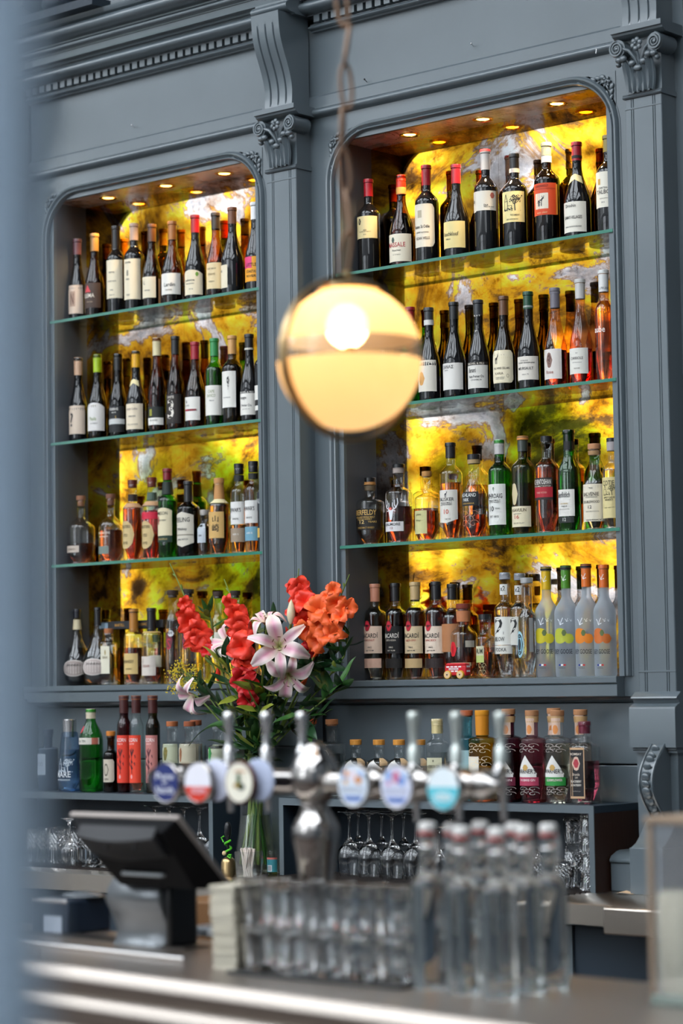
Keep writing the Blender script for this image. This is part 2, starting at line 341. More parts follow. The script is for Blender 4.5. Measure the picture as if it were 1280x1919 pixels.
for i in range(0, len(xe), 2): wf.box(xe[i], xe[i + 1], -9.2, -9.0, 1.7, 4.4)
struct(wf.build('wall_front', ROOMP))
for k, (a, b) in enumerate(WX):
    f = MB(); f.box(a, a + .06, -9.12, -9.02, 1.7, 4.4).box(b - .06, b, -9.12, -9.02, 1.7, 4.4).box(a, b, -9.12, -9.02, 1.7, 1.77).box(a, b, -9.12, -9.02, 4.33, 4.4).box(a, b, -9.1, -9.04, 3.3, 3.36)
    f.box((a + b) / 2 - .02, (a + b) / 2 + .02, -9.1, -9.04, 1.7, 3.3)
    struct(f.build('window_%d' % (k + 1), FRAMEM, smooth=0))
f = MB()
for k in range(16): f.box(-13.9 + k * 1.28, -13.84 + k * 1.28, -9.14, -9.04, 4.9, 6.6)
f.box(-14, 6.5, -9.12, -9.04, 5.7, 5.76)
struct(f.build('window_10', FRAMEM, smooth=0))
for k, (x, y, z, r) in enumerate([(-13.4, -12, 3.1, 1.2), (-9.35, -12, 3.5, .85)]):
    t = thing('street_tree', ['round green street tree outside the far windows', 'smaller green street tree outside the nearer windows'][k], 'tree', (x, y, 0))
    rnd = random.Random(k); mb = MB()
    for j in range(26):
        d = Vector((rnd.gauss(0, 1), rnd.gauss(0, 1), rnd.gauss(0, 1))).normalized() * r * rnd.uniform(.4, .9); mb.ball((d.x, d.y, z + d.z), r * rnd.uniform(.25, .42), 10, 6)
    mb.build('crown', mat('tree_green', (.09, .22, .05), .8), t); MB().tube([(0, 0, 0), (0, 0, z)], .12).build('trunk', WOOD_D, t)
struct(MB().box(-20, 10, -20, -9.2, -.15, -.05).build('trim_1', mat('paving_outside', (.3, .3, .29), .8)))
FAC = mat('sky_block_facade', (.50, .50, .49), .8); FWN = mat('facade_windows', (.05, .06, .07), .2)
fc = MB().box(-34, -8, -18.3, -18, 0, 13)  # unseen block added to screen the low sky from the windows
for i in range(8):
    for j in range(4): fc.box(-33 + i * 3.0, -31.7 + i * 3.0, -18.0, -17.97, 1.2 + j * 3.1, 3.2 + j * 3.1, 1)
tag(fc.build('sky_block_building', [FAC, FWN], smooth=0), 'added pale building block outside the windows that hides the low sky', 'building')
tag(MB().box(-1, 12, -18.3, -18, 0, 13).box(.5, 2, -18, -17.97, 2, 11, 1).box(4, 5.5, -18, -17.97, 2, 11, 1).build('corner_sky_block', [FAC, FWN], smooth=0), 'added pale corner block that keeps low daylight off the right-hand faces', 'building')  # added out of view so low sky does not light right-hand faces
# the door post close to the camera, left edge of the picture
pe = at(70, 960, dep=1.15); post = MB(); dv = Vector((_cy, _sy, 0)); dn = Vector((-_sy, _cy, 0))
for s0, s1 in ((0, .012), (.012, .16)):
    post.obox(pe - dv * ((s0 + s1) / 2) + Vector((0, 0, .1)), (dv, dn, Vector((0, 0, 1))), ((s1 - s0) / 2, .03 if s0 == 0 else .035, 1.9))
struct(post.build('door_1', mat('daylight_tinted_post_paint', (.50, .64, .78), .55)))  # pale blue is entrance daylight painted into the post's base colour

# ---------------------------------------------------------------- the back bar cabinet
cab = thing('back_bar_cabinet', 'tall blue-grey painted bar cabinet with two arched mirrored alcoves', 'cabinet')
ZL, ZC = 1.592, 3.385                       # alcove floor and ceiling
MY = .17                                    # mirror plane
BAYS = [(-2.24, -1.211, -2.37, -1.079), (-.825, .253, -.947, .378)]     # opening left/right, pilaster edges
PIL = [(-2.50, -2.37), (-1.079, -.947), (.378, .507)]
SHELVES = (2.94, 2.487, 2.036)
for bi, (xl, xr, ol, orr) in enumerate(BAYS):
    pl, pr, zt, R = xl - .022, xr + .022, 3.402, .155
    inner = [(pl, ZL)] + [(pl, ZL + (zt - R - ZL) * i / 4) for i in range(1, 4)] + [(x, z) for x, z in arc(pl + R, zt - R, R, 180, 90, 12)] + \
            [(x, z) for x, z in arc(pr - R, zt - R, R, 90, 0, 12)] + [(pr, ZL + (zt - R - ZL) * i / 4) for i in (3, 2, 1)] + [(pr, ZL)]
    # face board with an arched opening
    fb = MB(); zT = 3.485
    def wall_quad(a, b, c_, d): fb.add([(a[0], 0, a[1]), (b[0], 0, b[1]), (c_[0], 0, c_[1]), (d[0], 0, d[1])], [(0, 1, 2, 3)])
    wall_quad((ol - .02, ZL - .06), (pl, ZL - .06), (pl, zt - R), (ol - .02, zt - R)); wall_quad((pr, ZL - .06), (orr + .02, ZL - .06), (orr + .02, zt - R), (pr, zt - R))
    for sgn, A in ((0, arc(pl + R, zt - R, R, 180, 90, 12)), (1, arc(pr - R, zt - R, R, 90, 0, 12))):
        for p, q in zip(A, A[1:]): wall_quad(p, q, (q[0], zT), (p[0], zT))
    wall_quad((ol - .02, zt - R), (pl, zt - R), (pl, zT), (ol - .02, zT)); wall_quad((pr, zt - R), (orr + .02, zt - R), (orr + .02, zT), (pr, zT)); wall_quad((pl + R, zt), (pr - R, zt), (pr - R, zT), (pl + R, zT))
    fb.build('face_board', PAINT, cab, smooth=0)
    # moulding swept round the opening; section given as (outward offset, y)
    sec = [(-.001, .012), (-.001, -.002), (.003, -.009), (.007, -.010), (.009, -.004), (.012, -.008), (.017, -.014), (.023, -.015), (.028, -.009), (.030, -.002), (.034, -.002), (.035, .004)]
    mb = MB(); N = len(inner); vs = []
    for i, p in enumerate(inner):
        a, b = inner[max(i - 1, 0)], inner[min(i + 1, N - 1)]; t = Vector((b[0] - a[0], b[1] - a[1])).normalized(); n_ = Vector((-t.y, t.x))
        vs += [(p[0] + n_.x * o_, y_, p[1] + n_.y * o_) for o_, y_ in sec]
    K = len(sec); mb.add(vs, [(i * K + j, i * K + j + 1, (i + 1) * K + j + 1, (i + 1) * K + j) for i in range(N - 1) for j in range(K - 1)])
    mb.build('arch_moulding', PAINT, cab, smooth=30)
    # flat lining strip just inside the moulding
    ln = MB(); ln.box(xl - .03, xl, .006, .02, ZL, ZC + .03).box(xr, xr + .03, .006, .02, ZL, ZC + .03).box(xl, xr, .006, .02, ZC, ZC + .035)
    for A, cx in ((arc(pl + R, zt - R, R, 180, 90, 10), pl), (arc(pr - R, zt - R, R, 90, 0, 10), pr)):
        for p, q in zip(A, A[1:]): ln.add([(p[0], .004, p[1]), (q[0], .004, q[1]), (cx, .004, zt)], [(0, 1, 2)])
    ln.build('lining_strip', PAINT, cab, smooth=0)
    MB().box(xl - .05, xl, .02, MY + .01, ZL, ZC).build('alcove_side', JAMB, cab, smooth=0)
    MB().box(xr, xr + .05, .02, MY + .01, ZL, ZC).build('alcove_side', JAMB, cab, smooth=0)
    MB().box(xl - .01, xr + .01, .02, MY, ZC, ZC + .02).build('alcove_ceiling', MIRROR_C, cab, smooth=0, label='tarnished silver mirrored alcove ceiling')
    for a, b in ((xl, (xl + xr) / 2), ((xl + xr) / 2, xr)):
        MB().box(a + (.0006 if a != xl else 0), b, MY, MY + .006, ZL, ZC).build('mirror_panel', MIRROR, cab, smooth=0, label='antiqued gold mirror panel')
    # window sill like ledge in front of the alcove
    lx0, lx1 = (xl - .35, xr + .022) if bi == 0 else (xl - .035, xr + .022)
    lg = MB(); lg.ext_x([(.17, ZL), (-.040, ZL), (-.043, ZL - .003), (-.043, ZL - .018), (-.040, ZL - .021), (-.034, ZL - .022), (-.040, ZL - .025), (-.040, ZL - .058), (-.037, ZL - .061), (.17, ZL - .061)], lx0, lx1)
    lg.build('ledge', PAINT, cab, smooth=20)
    # frieze: sunk panel with bead, rail torus under it
    fx0, fx1 = ol + .008, orr - .008
    px0, px1 = (ol, -1.168) if bi == 0 else (-.968, orr - .062)
    fz0, fz1 = 3.545, 3.775
    fr = MB(); fr.box(ol - .02, orr + .02, .012, .03, 3.5, 3.8)
    fr.box(ol - .02, px0, 0, .012, 3.5, 3.8).box(px1, orr + .02, 0, .012, 3.5, 3.8).box(px0, px1, 0, .012, 3.5, fz0)
    fr.build('frieze_panel', PAINT, cab, smooth=0)
    bd = MB(); bd.ext_x([(.012, fz0), (.002, fz0), (.002, fz0 + .005), (.008, fz0 + .012), (.012, fz0 + .012)], px0, px1)
    bd.build('frieze_bead', PAINT, cab)
    MB().ext_x([(.0, 3.476), (-.004, 3.477)] + [(-.006 - y_, z_) for y_, z_ in [(a_[0], a_[1]) for a_ in arc(0, 3.493, .020, -80, 78, 10, .0135)]] + [(-.012, 3.508), (-.012, 3.514), (0, 3.514)], ol + .001, orr - .001).build('rail_moulding', PAINT, cab, smooth=40)
    # lower wall panel under the ledge with the sunk line
    MB().box(ol - .3 if bi == 0 else ol - .1, orr + .0, .03, .05, 1.33, 1.513).build('lower_panel', PAINT, cab, smooth=0, bevel=.003)
    MB().box(ol - .3 if bi == 0 else ol - .1, orr + .0, .033, .05, .95, 1.326).build('lower_panel', PAINT, cab, smooth=0, bevel=.003)
    MB().ext_x([(.05, 1.53), (.012, 1.53), (.014, 1.522), (.03, 1.514), (.05, 1.514)], ol - .1, orr).build('panel_moulding', PAINT, cab, smooth=40)
    # carved leaf ornaments in the corners above the arch
    for sgn, cx in ((1, pl), (-1, pr)):
        rn = random.Random(5); sp = MB(); q = lambda u, v: (cx - sgn * .020 + sgn * u, zt + .018 - v)
        def blob(u, v, rx, rz, a=0, y=-.0045, t=.005):
            x, z = q(u, v); ca, sa = math.cos(a), math.sin(a); sp.ball((x, y, z), (rx, t, rz), 10, 6, ax=(Vector((ca * sgn, 0, sa)), Vector((0, 1, 0)), Vector((-sa * sgn, 0, ca))))
        blob(.030, .030, .011, .011); blob(.030, .030, .005, .005, 0, -.010)
        for k in range(6):
            a = k * PI / 3; blob(.030 + .012 * math.cos(a), .030 + .012 * math.sin(a), .006, .004, -a, -.006)
        for k in range(6):
            d = .046 + k * .017; w_ = .014 * (1 - k * .12)
            blob(d, .012 + k * .001, .011, w_ * .55, .5); blob(.012 + k * .001, d, w_ * .55, .011, .5)
            if k < 3: blob(d, .028, .010, .004, -.5); blob(.028, d, .004, .010, -.5)
        spx = [q(0, 0), q(.15, 0), q(.15, .004), q(.095, .014), q(.060, .034), q(.034, .060), q(.014, .095), q(.004, .15), q(0, .15)]
        if sgn < 0: spx = spx[::-1]
        sp.ext_y([(p[0], p[1]) for p in spx], -.002, .001)
        sp.build('carved_spandrel', PAINT, cab, smooth=60)
# stiles and end return
MB().box(-2.8, -2.37, 0, .3, .9, 4.1).build('stile', PAINT, cab)
MB().box(.50, .540, 0, .3, .9, 4.2).build('stile', PAINT, cab)
MB().box(-2.8, .54, .19, .40, .9, 4.05).build('back_board', PAINT, cab)
# cornice, in runs between and over the pilasters
def cornice_prof(p):                          # (y, z) for the lower members, stepped out by p
    pr_ = [(.02, 3.772), (-.004 - p, 3.772), (-.006 - p, 3.776)] + [(-.008 - p - a_, z_) for a_, z_ in arc(0, 3.784, .014, -80, 70, 6, .007)] + [(-.010 - p, 3.793), (-.010 - p, 3.797), (.02, 3.797)]
    return pr_
def torus_prof(p):
    q = [(.02, 3.822), (-.024 - p, 3.822), (-.026 - p, 3.826)] + [(-.034 - p - a_, z_) for a_, z_ in arc(0, 3.846, .036, -82, 74, 12, .020)]
    return q + [(-.046 - p, 3.866), (-.046 - p, 3.872), (.02, 3.872)]
runs = [(-2.37, -1.094, 0.), (-.932, .36, 0.), (-1.094, -.932, .062), (.36, .54, .062), (-2.55, -2.37, .062)]
for x0, x1, p in runs:
    c = MB().ext_x(torus_prof(p), x0, x1).build('cornice_torus', PAINT, cab, smooth=40)
    if p == 0:
        b_ = MB().ext_x(cornice_prof(0), x0, x1).ext_x([(.02, 3.797), (.010, 3.797), (.010, 3.822), (.02, 3.822)], x0, x1).build('dentil_band', PAINT, cab, smooth=40)
        me = MB().box(-.0125, .0125, -.026, .010, 3.7985, 3.822).mesh('dentil', PAINT, 0); n_ = int((x1 - x0) / .0385)
        if x0 < -2: n_ = int((x1 - x0) / .0385)
        for k in range(n_): part('dentil', me, b_, (x1 - .018 - k * .0385, 0, 0))
up = [(.02, 3.872), (-.060, 3.872), (-.060, 3.880), (-.086, 3.880), (-.088, 3.889), (-.090, 3.903), (-.094, 3.904), (-.095, 3.908), (-.100, 3.909)] + \
     [(-.100 - .013 * math.sin(PI * i / 8), 3.910 + .0095 * (1 - math.cos(PI * i / 8))) for i in range(9)] + [(-.102, 3.930), (-.106, 3.931), (-.106, 3.937), (-.112, 3.938)] + \
     [(-.116 - a_, z_) for a_, z_ in arc(0, 3.963, .036, -84, 76, 12, .023)] + [(-.130, 3.987), (-.140, 3.990), (-.146, 3.998), (-.148, 4.006), (.02, 4.006)]
MB().ext_x(up, -2.9, .9).build('cornice_crown', PAINT, cab, smooth=35)
MB().box(-2.9, .9, -.02, .3, 4.006, 4.6).build('upper_board', PAINT, cab)
# pilasters
def pil_section(x0, x1, y0=-.075, y1=.01):
    g = [x0 + (x1 - x0) * t for t in (.20, .79)]; e = .0022; P_ = [(x0, y1), (x0, y0 + .002), (x0 + .002, y0)]
    for c_ in g:
        for o_ in (-.0035, .0035): P_ += [(c_ + o_ - e * .8, y0), (c_ + o_, y0 + .004), (c_ + o_ + e * .8, y0)]
    return P_ + [(x1 - .002, y0), (x1, y0 + .002), (x1, y1)]
def scroll(mb, c, sgn, r, y0, y1):
    """volute: spiral roll seen from the front, a thick band wound to its eye"""
    pts = []; N = 40
    for i in range(N + 1):
        t = i / N; a = math.radians(100 - sgn * 0) + t * 2.3 * 2 * PI; rr = r * (1 - .80 * t)
        pts.append((c[0] - sgn * rr * math.cos(a), c[1] + rr * math.sin(a), rr))
    vs = []; 
    for i, (x, z, rr) in enumerate(pts):
        k = .17 * r * (1 - .45 * i / N)
        d = Vector((x - c[0], z - c[1])).normalized()
        vs += [(x - d.x * k, y0 + .004, z - d.y * k), (x - d.x * k * .6, y0, z - d.y * k * .6), (x + d.x * k * .6, y0, z + d.y * k * .6), (x + d.x * k, y0 + .004, z + d.y * k)]
    mb.add(vs, [(i * 4 + j, i * 4 + j + 1, (i + 1) * 4 + j + 1, (i + 1) * 4 + j) for i in range(N) for j in range(3)])
    mb.lathe([(r * 1.12, 0), (r * 1.12, y1 - y0 - .007), (r * .6, y1 - y0)], (c[0], y0 + .007, c[1]), 26, ax=(Vector((1, 0, 0)), Vector((0, 0, 1)), Vector((0, 1, 0))))
    mb.ball((c[0], y0 + .004, c[1]), (r * .26, .004, r * .26), 10, 6)
def leaf_relief(mb, x, z0, h, w_, lean=0, y=-.078, out=.022):
    def f(u, v):
        uu = (u - .5) * 2; ww = w_ * (.45 + .75 * math.sin(PI * min(v * .80 + .12, 1))) * (1 - .35 * max(0, v - .8) / .2)
        rib = .004 * math.cos(uu * PI * 2.4)
        return (x + uu * ww / 2 + lean * v * v, y - .004 - out * (v ** 2.2) - .010 * (1 - uu * uu) - rib + (.012 * max(0, v - .85) / .15), z0 + h * (v - .12 * max(0, v - .8) * (1 + uu * uu)) - .006 * abs(uu))
    mb.grid(f, 10, 10)
    mb.ball((x + lean, y - out - .008, z0 + h * .94), (w_ * .42, .009, .010), 10, 6)
for k, (x0, x1) in enumerate(PIL):
    p_ = MB().ext_z(pil_section(x0, x1), 1.545, 3.300).build('pilaster', PAINT, cab, smooth=20)
    wdt = x1 - x0; xc = (x0 + x1) / 2
    nk = MB()
    nk.ext_x([(-.07, 3.302), (-.080, 3.302), (-.084, 3.306), (-.080, 3.310), (-.082, 3.314), (-.07, 3.316), (-.0, 3.316), (0, 3.302)], x0 - .004, x1 + .004)
    nk.build('neck_band', PAINT, p_, smooth=30); nk = MB()
    nk.ext_x([(-.074, 3.268), (-.0765, 3.270), (-.0765, 3.273), (-.074, 3.275)], x0, x1).build('incised_fillet', PAINT, p_, smooth=30); nk = MB().ext_x([(-.074, 1.600), (-.0765, 1.602), (-.0765, 1.605), (-.074, 1.607)], x0, x1)
    nk.build('incised_fillet', PAINT, p_, smooth=30); MB().box(x0 + .001, x1 - .001, -.070, 0, 3.30, 3.49).build('capital_core', PAINT, p_, smooth=0)
    cp = MB(); rv = .0245
    for sgn in (-1, 1): scroll(cp, (xc + sgn * (wdt / 2 + .002), 3.450), sgn, rv, -.114, -.03)
    for lx, h, w_, ln_ in ((-.036, .105, .030, -.008), (-.018, .088, .030, -.002), (.036, .105, .030, .008), (.018, .088, .030, .002), (0, .070, .036, 0)):
        leaf_relief(cp, xc + lx, 3.318, h, w_, ln_, out=.024 if abs(lx) > .02 else .014)
    for sgn in (-1, 1):
        cp.tube([(xc + sgn * .006, -.084, 3.385), (xc + sgn * .012, -.094, 3.415), (xc + sgn * .030, -.100, 3.440), (xc + sgn * .048, -.106, 3.448)], [.003, .005, .006, .006], 8)
        cp.ball((xc + sgn * (wdt / 2 - .004), -.104, 3.416), (.014, .012, .010), 10, 6); cp.ball((xc + sgn * (wdt / 2 + .004), -.098, 3.404), (.009, .010, .008), 10, 6)
    for j in range(6):
        a = j * PI / 3 + .3; cp.ball((xc + .013 * math.cos(a), -.104, 3.455 + .013 * math.sin(a)), (.0085, .006, .0085), 10, 6)
    cp.ball((xc, -.110, 3.455), .0055, 10, 6); cp.tube([(xc, -.10, 3.44), (xc, -.09, 3.40), (xc, -.082, 3.36)], .003, 6)
    cp.ext_x([(0, 3.480), (-.092, 3.480), (-.100, 3.486), (-.106, 3.488), (-.108, 3.494), (-.116, 3.496), (-.116, 3.512), (0, 3.512)], x0 - .020, x1 + .030)
    cp.build('capital', PAINT, p_, smooth=40)
    pb = MB()
    pb.ext_x([(0, 1.545), (-.078, 1.545), (-.082, 1.540), (-.098, 1.530), (-.100, 1.526), (-.090, 1.524), (-.084, 1.512), (-.094, 1.508), (-.108, 1.500), (-.110, 1.494), (-.110, 1.384), (0, 1.384)], x0 - .014, x1 + .016)
    pb.ext_x([(0, 1.384), (-.100, 1.384), (-.102, 1.378), (-.096, 1.374), (-.096, 1.368), (0, 1.368)], x0 - .010, x1 + .012)
    pb.box(x0 - .006, x1 + .006, -.085, 0, .96, 1.370).box(x0 - .012, x1 + .012, -.09, 0, .96, 1.01)
    pb.build('pedestal', PAINT, p_, smooth=30)
    # grooved scroll bracket above the capital
    pf = []; NB = 26
    for i in range(NB + 1):
        t = i / NB; z = 3.512 + t * (3.826 - 3.512); s_ = .5 - .5 * math.cos(PI * min(max((t - .12) / .72, 0), 1)); pf.append((-.088 - .062 * s_ + .008 * math.sin(PI * t), z))
    bx0, bx1 = x0 + .004, x1 - .004; br = MB(); xs = [bx0]; cuts = [bx0 + (bx1 - bx0) * t for t in (.22, .5, .78)]; off = [0]
    for c_ in cuts: xs += [c_ - .0042, c_ - .002, c_ + .002, c_ + .0042]; off += [0, .006, .006, 0]
    xs.append(bx1); off.append(0); n_ = len(xs); vs = []
    for i, (y, z) in enumerate(pf):
        g_ = 1 if 2 <= i <= NB - 4 else 0
        vs += [(x, y + o_ * g_, z) for x, o_ in zip(xs, off)]
    br.add(vs, [(i * n_ + j, i * n_ + j + 1, (i + 1) * n_ + j + 1, (i + 1) * n_ + j) for i in range(NB) for j in range(n_ - 1)])
    side = [(y, z) for y, z in pf] + [(0, 3.826), (0, 3.512)]
    for x in (bx0, bx1): br.add([(x, y, z) for y, z in side], [tuple(range(len(side)))])
    br.build('scroll_bracket', PAINT, cab, smooth=30)
# console scroll with overlapping discs, low on the right pedestal
xc = .462; cs = MB(); pf = []
for i in range(25):
    t = i / 24; pf.append((-.10 - .082 * math.sin(PI * min(t * 1.02, 1)) ** 1.0 * (1 - .15 * t) if t < .5 else -.10 - .082 * (math.sin(PI * t) ** 1.25) * (1 - .15 * t), 1.40 - .24 * t))
poly = [(y, z) for y, z in pf] + [(-.085, 1.16), (-.085, 1.40)]
cs.ext_x(poly, xc - .026, xc + .026)
for sg in (-1, 1): cs.tube([(xc + sg * .022, y - .002, z) for y, z in pf], .0035, 6)
cs.build('console_scroll', PAINT, cab, smooth=40)
for i in range(12):
    t = .10 + i * .070; j = min(int(t * 24), 23); y, z = pf[j]; MB().ball((xc, y - .003, z), (.0145, .005, .013), 16, 8, ax=(Vector((1, 0, 0)), Vector((0, .94, .34)), Vector((0, -.34, .94)))).build('carved_disc', PAINT, cab, smooth=80)
MB().box(.30, .50, -.13, -.0, .967, 1.05).ext_x([(0, 1.05), (-.135, 1.05), (-.137, 1.058), (-.128, 1.070), (-.10, 1.082), (-.085, 1.085), (0, 1.085)], .30, .50).build('column_base', PAINT, cab, bevel=.003)
MB().box(.405, .52, -.185, -.0, .967, 1.10).ext_x([(-.085, 1.10), (-.185, 1.10), (-.16, 1.112), (-.13, 1.14), (-.11, 1.17), (-.085, 1.18)], .41, .515).build('column_base', PAINT, cab, bevel=.002)
# carved dark ornament standing on the cornice, top left
t = tag(MB().ball((-2.13, -.16, 4.10), (.075, .05, .05)).ball((-2.03, -.17, 4.06), (.06, .04, .035)).ball((-1.95, -.17, 4.075), (.05, .04, .045)).ball((-2.2, -.16, 4.05), (.05, .04, .04)).box(-2.25, -1.80, -.20, -.11, 4.006, 4.035).build('carved_ornament', PAINT_DK, smooth=50), 'dark carved ornament standing on top of the cornice', 'ornament')
# nails left in the paint
for k, (px, py, y0, lb) in enumerate([(247, 235, .012, 'bent silver nail in the frieze over the alcove with the flowers'), (883, 82, .012, 'silver nail in the frieze above the red-capped wine bottles'), (683, 149, .012, 'small dark-headed nail in the frieze beside the lamp chain')]):
    p = at(px, py, y=y0 - .018); d = Vector((.3, -1, .25)).normalized(); q = p - d * .02
    tag(MB().tube([q, p], .0013, 6).ball(p, (.0032, .0032, .0032), 8, 6).build('nail', CHROME_D if k < 2 else BLACKP), lb, 'nail')
for px, py in ((508, 208), (541, 201), (1117, 97)):
    p = at(px, py, y=-.093); MB().tube([p + Vector((0, 0, -.006)), p + Vector((.001, .002, .008))], .0014, 6).build('steel_pin', CHROME_D, cab, label='bright steel pin')

# downlights in the alcove ceilings
for k, (px, py) in enumerate([(203, 371), (310, 348), (419, 325), (770, 253), (903, 223), (1042, 194)]):
    p = at(px, py, z=ZC); pos = ['leftmost', 'middle', 'rightmost'][k % 3]; alc = ['alcove above the flowers', 'alcove beside the lamp chain'][k // 3]
    t = thing('downlight', 'gold-ringed recessed downlight, %s of three in the %s' % (pos, alc), 'ceiling light', (p.x, .092, ZC), 'recessed downlights in the alcove ceilings')
    MB().lathe([(.034, 0), (.034, -.003), (.030, -.0045), (.025, -.003), (.021, .004)], seg=32, cap0=False, cap1=False).build('ring', GOLD, t)
    MB().lathe([(.0205, -.001), (.0205, .0), (.001, .001)], seg=24).build('lamp_face', mat('lamp_glow', (1, .7, .3), .4, emit=((1, .50, .10), 9.0)), t)
    l = bpy.data.lights.new('downlight_beam', 'SPOT'); l.energy = 13.; l.color = (1, .70, .36); l.spot_size = math.radians(115); l.spot_blend = .9; l.shadow_soft_size = .018
    lo = bpy.data.objects.new('downlight_beam', l); C.objects.link(lo); lo.parent = t; lo.location = (0, 0, -.012)
# glass shelves
for bi, (xl, xr, _a, _b) in enumerate(BAYS):
    for k, z in enumerate(SHELVES):
        nm = ['top', 'middle', 'lowest'][k]; al = ['under the three left downlights', 'in the alcove beside the hanging lamp'][bi]
        t = thing('glass_shelf', '%s green-edged glass shelf %s' % (nm, ['of the alcove above the flowers', 'of the alcove beside the lamp chain'][bi]), 'shelf', ((xl + xr) / 2, 0, z - .010), 'green-edged glass shelves'); h = (xr - xl) / 2
        MB().box(-h, h, .0015, MY - .003, 0, .010).build('glass_plate', SHELF_GLASS, t, smooth=0)
        MB().box(-h - .018, h + .018, -.001, .0015, 0, .010).build('polished_edge', SHELF_EDGE, t, smooth=0)
# counter behind the bar, its joint and the shelf boxes
CZ = .967
ct = thing('back_counter', 'dull pewter topped back counter with a folded metal front edge', 'counter')
def cedge(t): return -.455 - .05 * math.sin(max(0, t - .25) * 3.2) if t > .25 else -.455
xs = [-3 + .1 * i for i in range(33)] + [.3, .36, .42, .48, .54, .60, .66, .72, .80]
top = MB(); vs = []
for x in xs:
    y = cedge(x); vs += [(x, .03, CZ), (x, y, CZ), (x, y - .006, CZ - .003), (x, y - .008, CZ - .058), (x, y, CZ - .062), (x, .03, CZ - .062)]
top.add(vs, [(i * 6 + j, i * 6 + (j + 1), (i + 1) * 6 + (j + 1), (i + 1) * 6 + j) for i in range(len(xs) - 1) for j in range(5)])
top.build('counter_top', STEEL, ct, smooth=30)
MB().box(.56, .80, -.545, -.40, CZ - .075, CZ - .001).build('edge_joint', STEEL, ct, bevel=.006)
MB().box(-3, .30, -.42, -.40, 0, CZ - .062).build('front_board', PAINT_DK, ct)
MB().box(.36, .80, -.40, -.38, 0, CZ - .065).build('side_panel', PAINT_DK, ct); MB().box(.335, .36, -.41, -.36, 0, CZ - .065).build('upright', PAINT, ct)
for x0, x1 in ((-2.6, -1.25), (-1.0, .28)):
    mt = MB(); 
    for i in range(int((x1 - x0) / .012)): mt.box(x0 + i * .012, x0 + i * .012 + .006, -.34, -.02, CZ, CZ + .004)
    for j in range(12): mt.box(x0, x1, -.34 + j * .027, -.334 + j * .027, CZ, CZ + .003)
    o = mt.build('ribbed_bar_mat', mat('black_rubber', (.03, .022, .02), .6), smooth=0); tag(o, 'black rubber mesh mat under the %s' % ('cut crystal tumblers' if x0 < -2 else 'upturned wine glasses'), 'bar mat')
ZB = 1.217
for k, (x0, x1) in enumerate(((-2.7, -1.245), (-.945, .296))):
    t = thing('shelf_box', ['dark blue open-fronted shelf box under the red labelled bottles', 'dark blue open-fronted shelf box with brown plywood end'][k], 'shelf')
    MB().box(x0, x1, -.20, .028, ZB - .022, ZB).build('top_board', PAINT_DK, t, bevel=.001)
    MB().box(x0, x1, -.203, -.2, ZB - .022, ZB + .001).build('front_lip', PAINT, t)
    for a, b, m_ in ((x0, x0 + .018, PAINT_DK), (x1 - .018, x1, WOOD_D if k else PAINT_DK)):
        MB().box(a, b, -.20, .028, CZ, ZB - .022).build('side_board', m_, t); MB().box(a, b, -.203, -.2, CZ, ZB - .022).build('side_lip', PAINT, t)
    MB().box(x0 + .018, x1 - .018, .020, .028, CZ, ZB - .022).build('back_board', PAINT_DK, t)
# ---------------------------------------------------------------- bottles
# shape: section exponent, (fraction of height at which the shoulder starts, ends), shoulder fullness, neck radius, lip
SH = {'burg': (2, .37, .76, .95, .0148), 'bord': (2, .615, .755, 1.25, .0148), 'ries': (2, .40, .82, .85, .0145), 'rose': (2, .36, .80, .85, .0148), 'flare': (2, .52, .80, 1.0, .0150),
      'malt': (2, .62, .74, 1.5, .0155), 'tall': (2, .66, .78, 1.4, .0155), 'squat': (2, .56, .72, 1.3, .0160), 'dome': (2, .48, .70, 1.7, .0140), 'bell': (2, .50, .72, 1.1, .0150), 'pot': (2, .60, .72, 2.0, .0165),
      'sq': (5, .66, .76, 1.8, .0160), 'sqs': (5, .70, .80, 2.4, .0140), 'vodka': (2, .64, .74, 1.3, .0150), 'goose': (2, .56, .73, 1.25, .0140), 'tanq': (2, .58, .88, 1.5, .0165), 'tear': (2, .10, .70, .75, .0120), 'tri': (3, .56, .76, 1.2, .0160), 'cyl': (2, .62, .76, 1.4, .0150), 'fluted': (2, .56, .70, 1.4, .018), 'gin': (2, .66, .72, 2.4, .0170), 'small': (2, .58, .70, 1.9, .0130)}
def profile(shape, r, H, top):
    n, a, b, pw, rn = SH[shape]; za, zb = a * H, b * H; P_ = [(r * .55, .004), (r * .80, 0), (r * .95, .0015), (r, .007)]
    if shape == 'tear':
        P_ = [(r * .42, 0), (r * .45, .004), (r * .72, .008), (r * .90, .022), (r * .985, .045), (r, .065), (r * .97, .088), (r * .86, .112), (r * .66, .138), (r * .48, .158), (r * .36, .178), (r * .29, .20), (rn, .225)]
        P_ = [(x, min(z, top - .03)) for x, z in P_]
    elif shape == 'flare': P_ = [(r * .75, 0), (r * .82, .004)] + [(r * (.82 + .18 * t), za * t) for t in (.2, .4, .6, .8, 1)]
    else: P_ += [(r, za * t) for t in (.35, .7, 1)]
    if shape == 'flare' : P_ = [(r * (1 - .34 * t * t), .004 + (zb) * t) for t in [i / 12 for i in range(13)]]; P_[0] = (r, .006); P_ = [(r * .9, 0)] + P_; last = P_[-1][0]; P_ += [(last + (rn - last) * t, zb + .02 * t) for t in (.3, .7, 1)]
    elif shape != 'tear':
        for i in range(1, 13):
            t = i / 12; f = (1 + math.cos(PI * t ** pw)) / 2; P_.append((rn + (r - rn) * f, za + (zb - za) * t))
    P_.append((rn, top - .014)); P_ += [(rn + .0016, top - .012), (rn + .0020, top - .004), (rn + .0005, top)]
    return P_
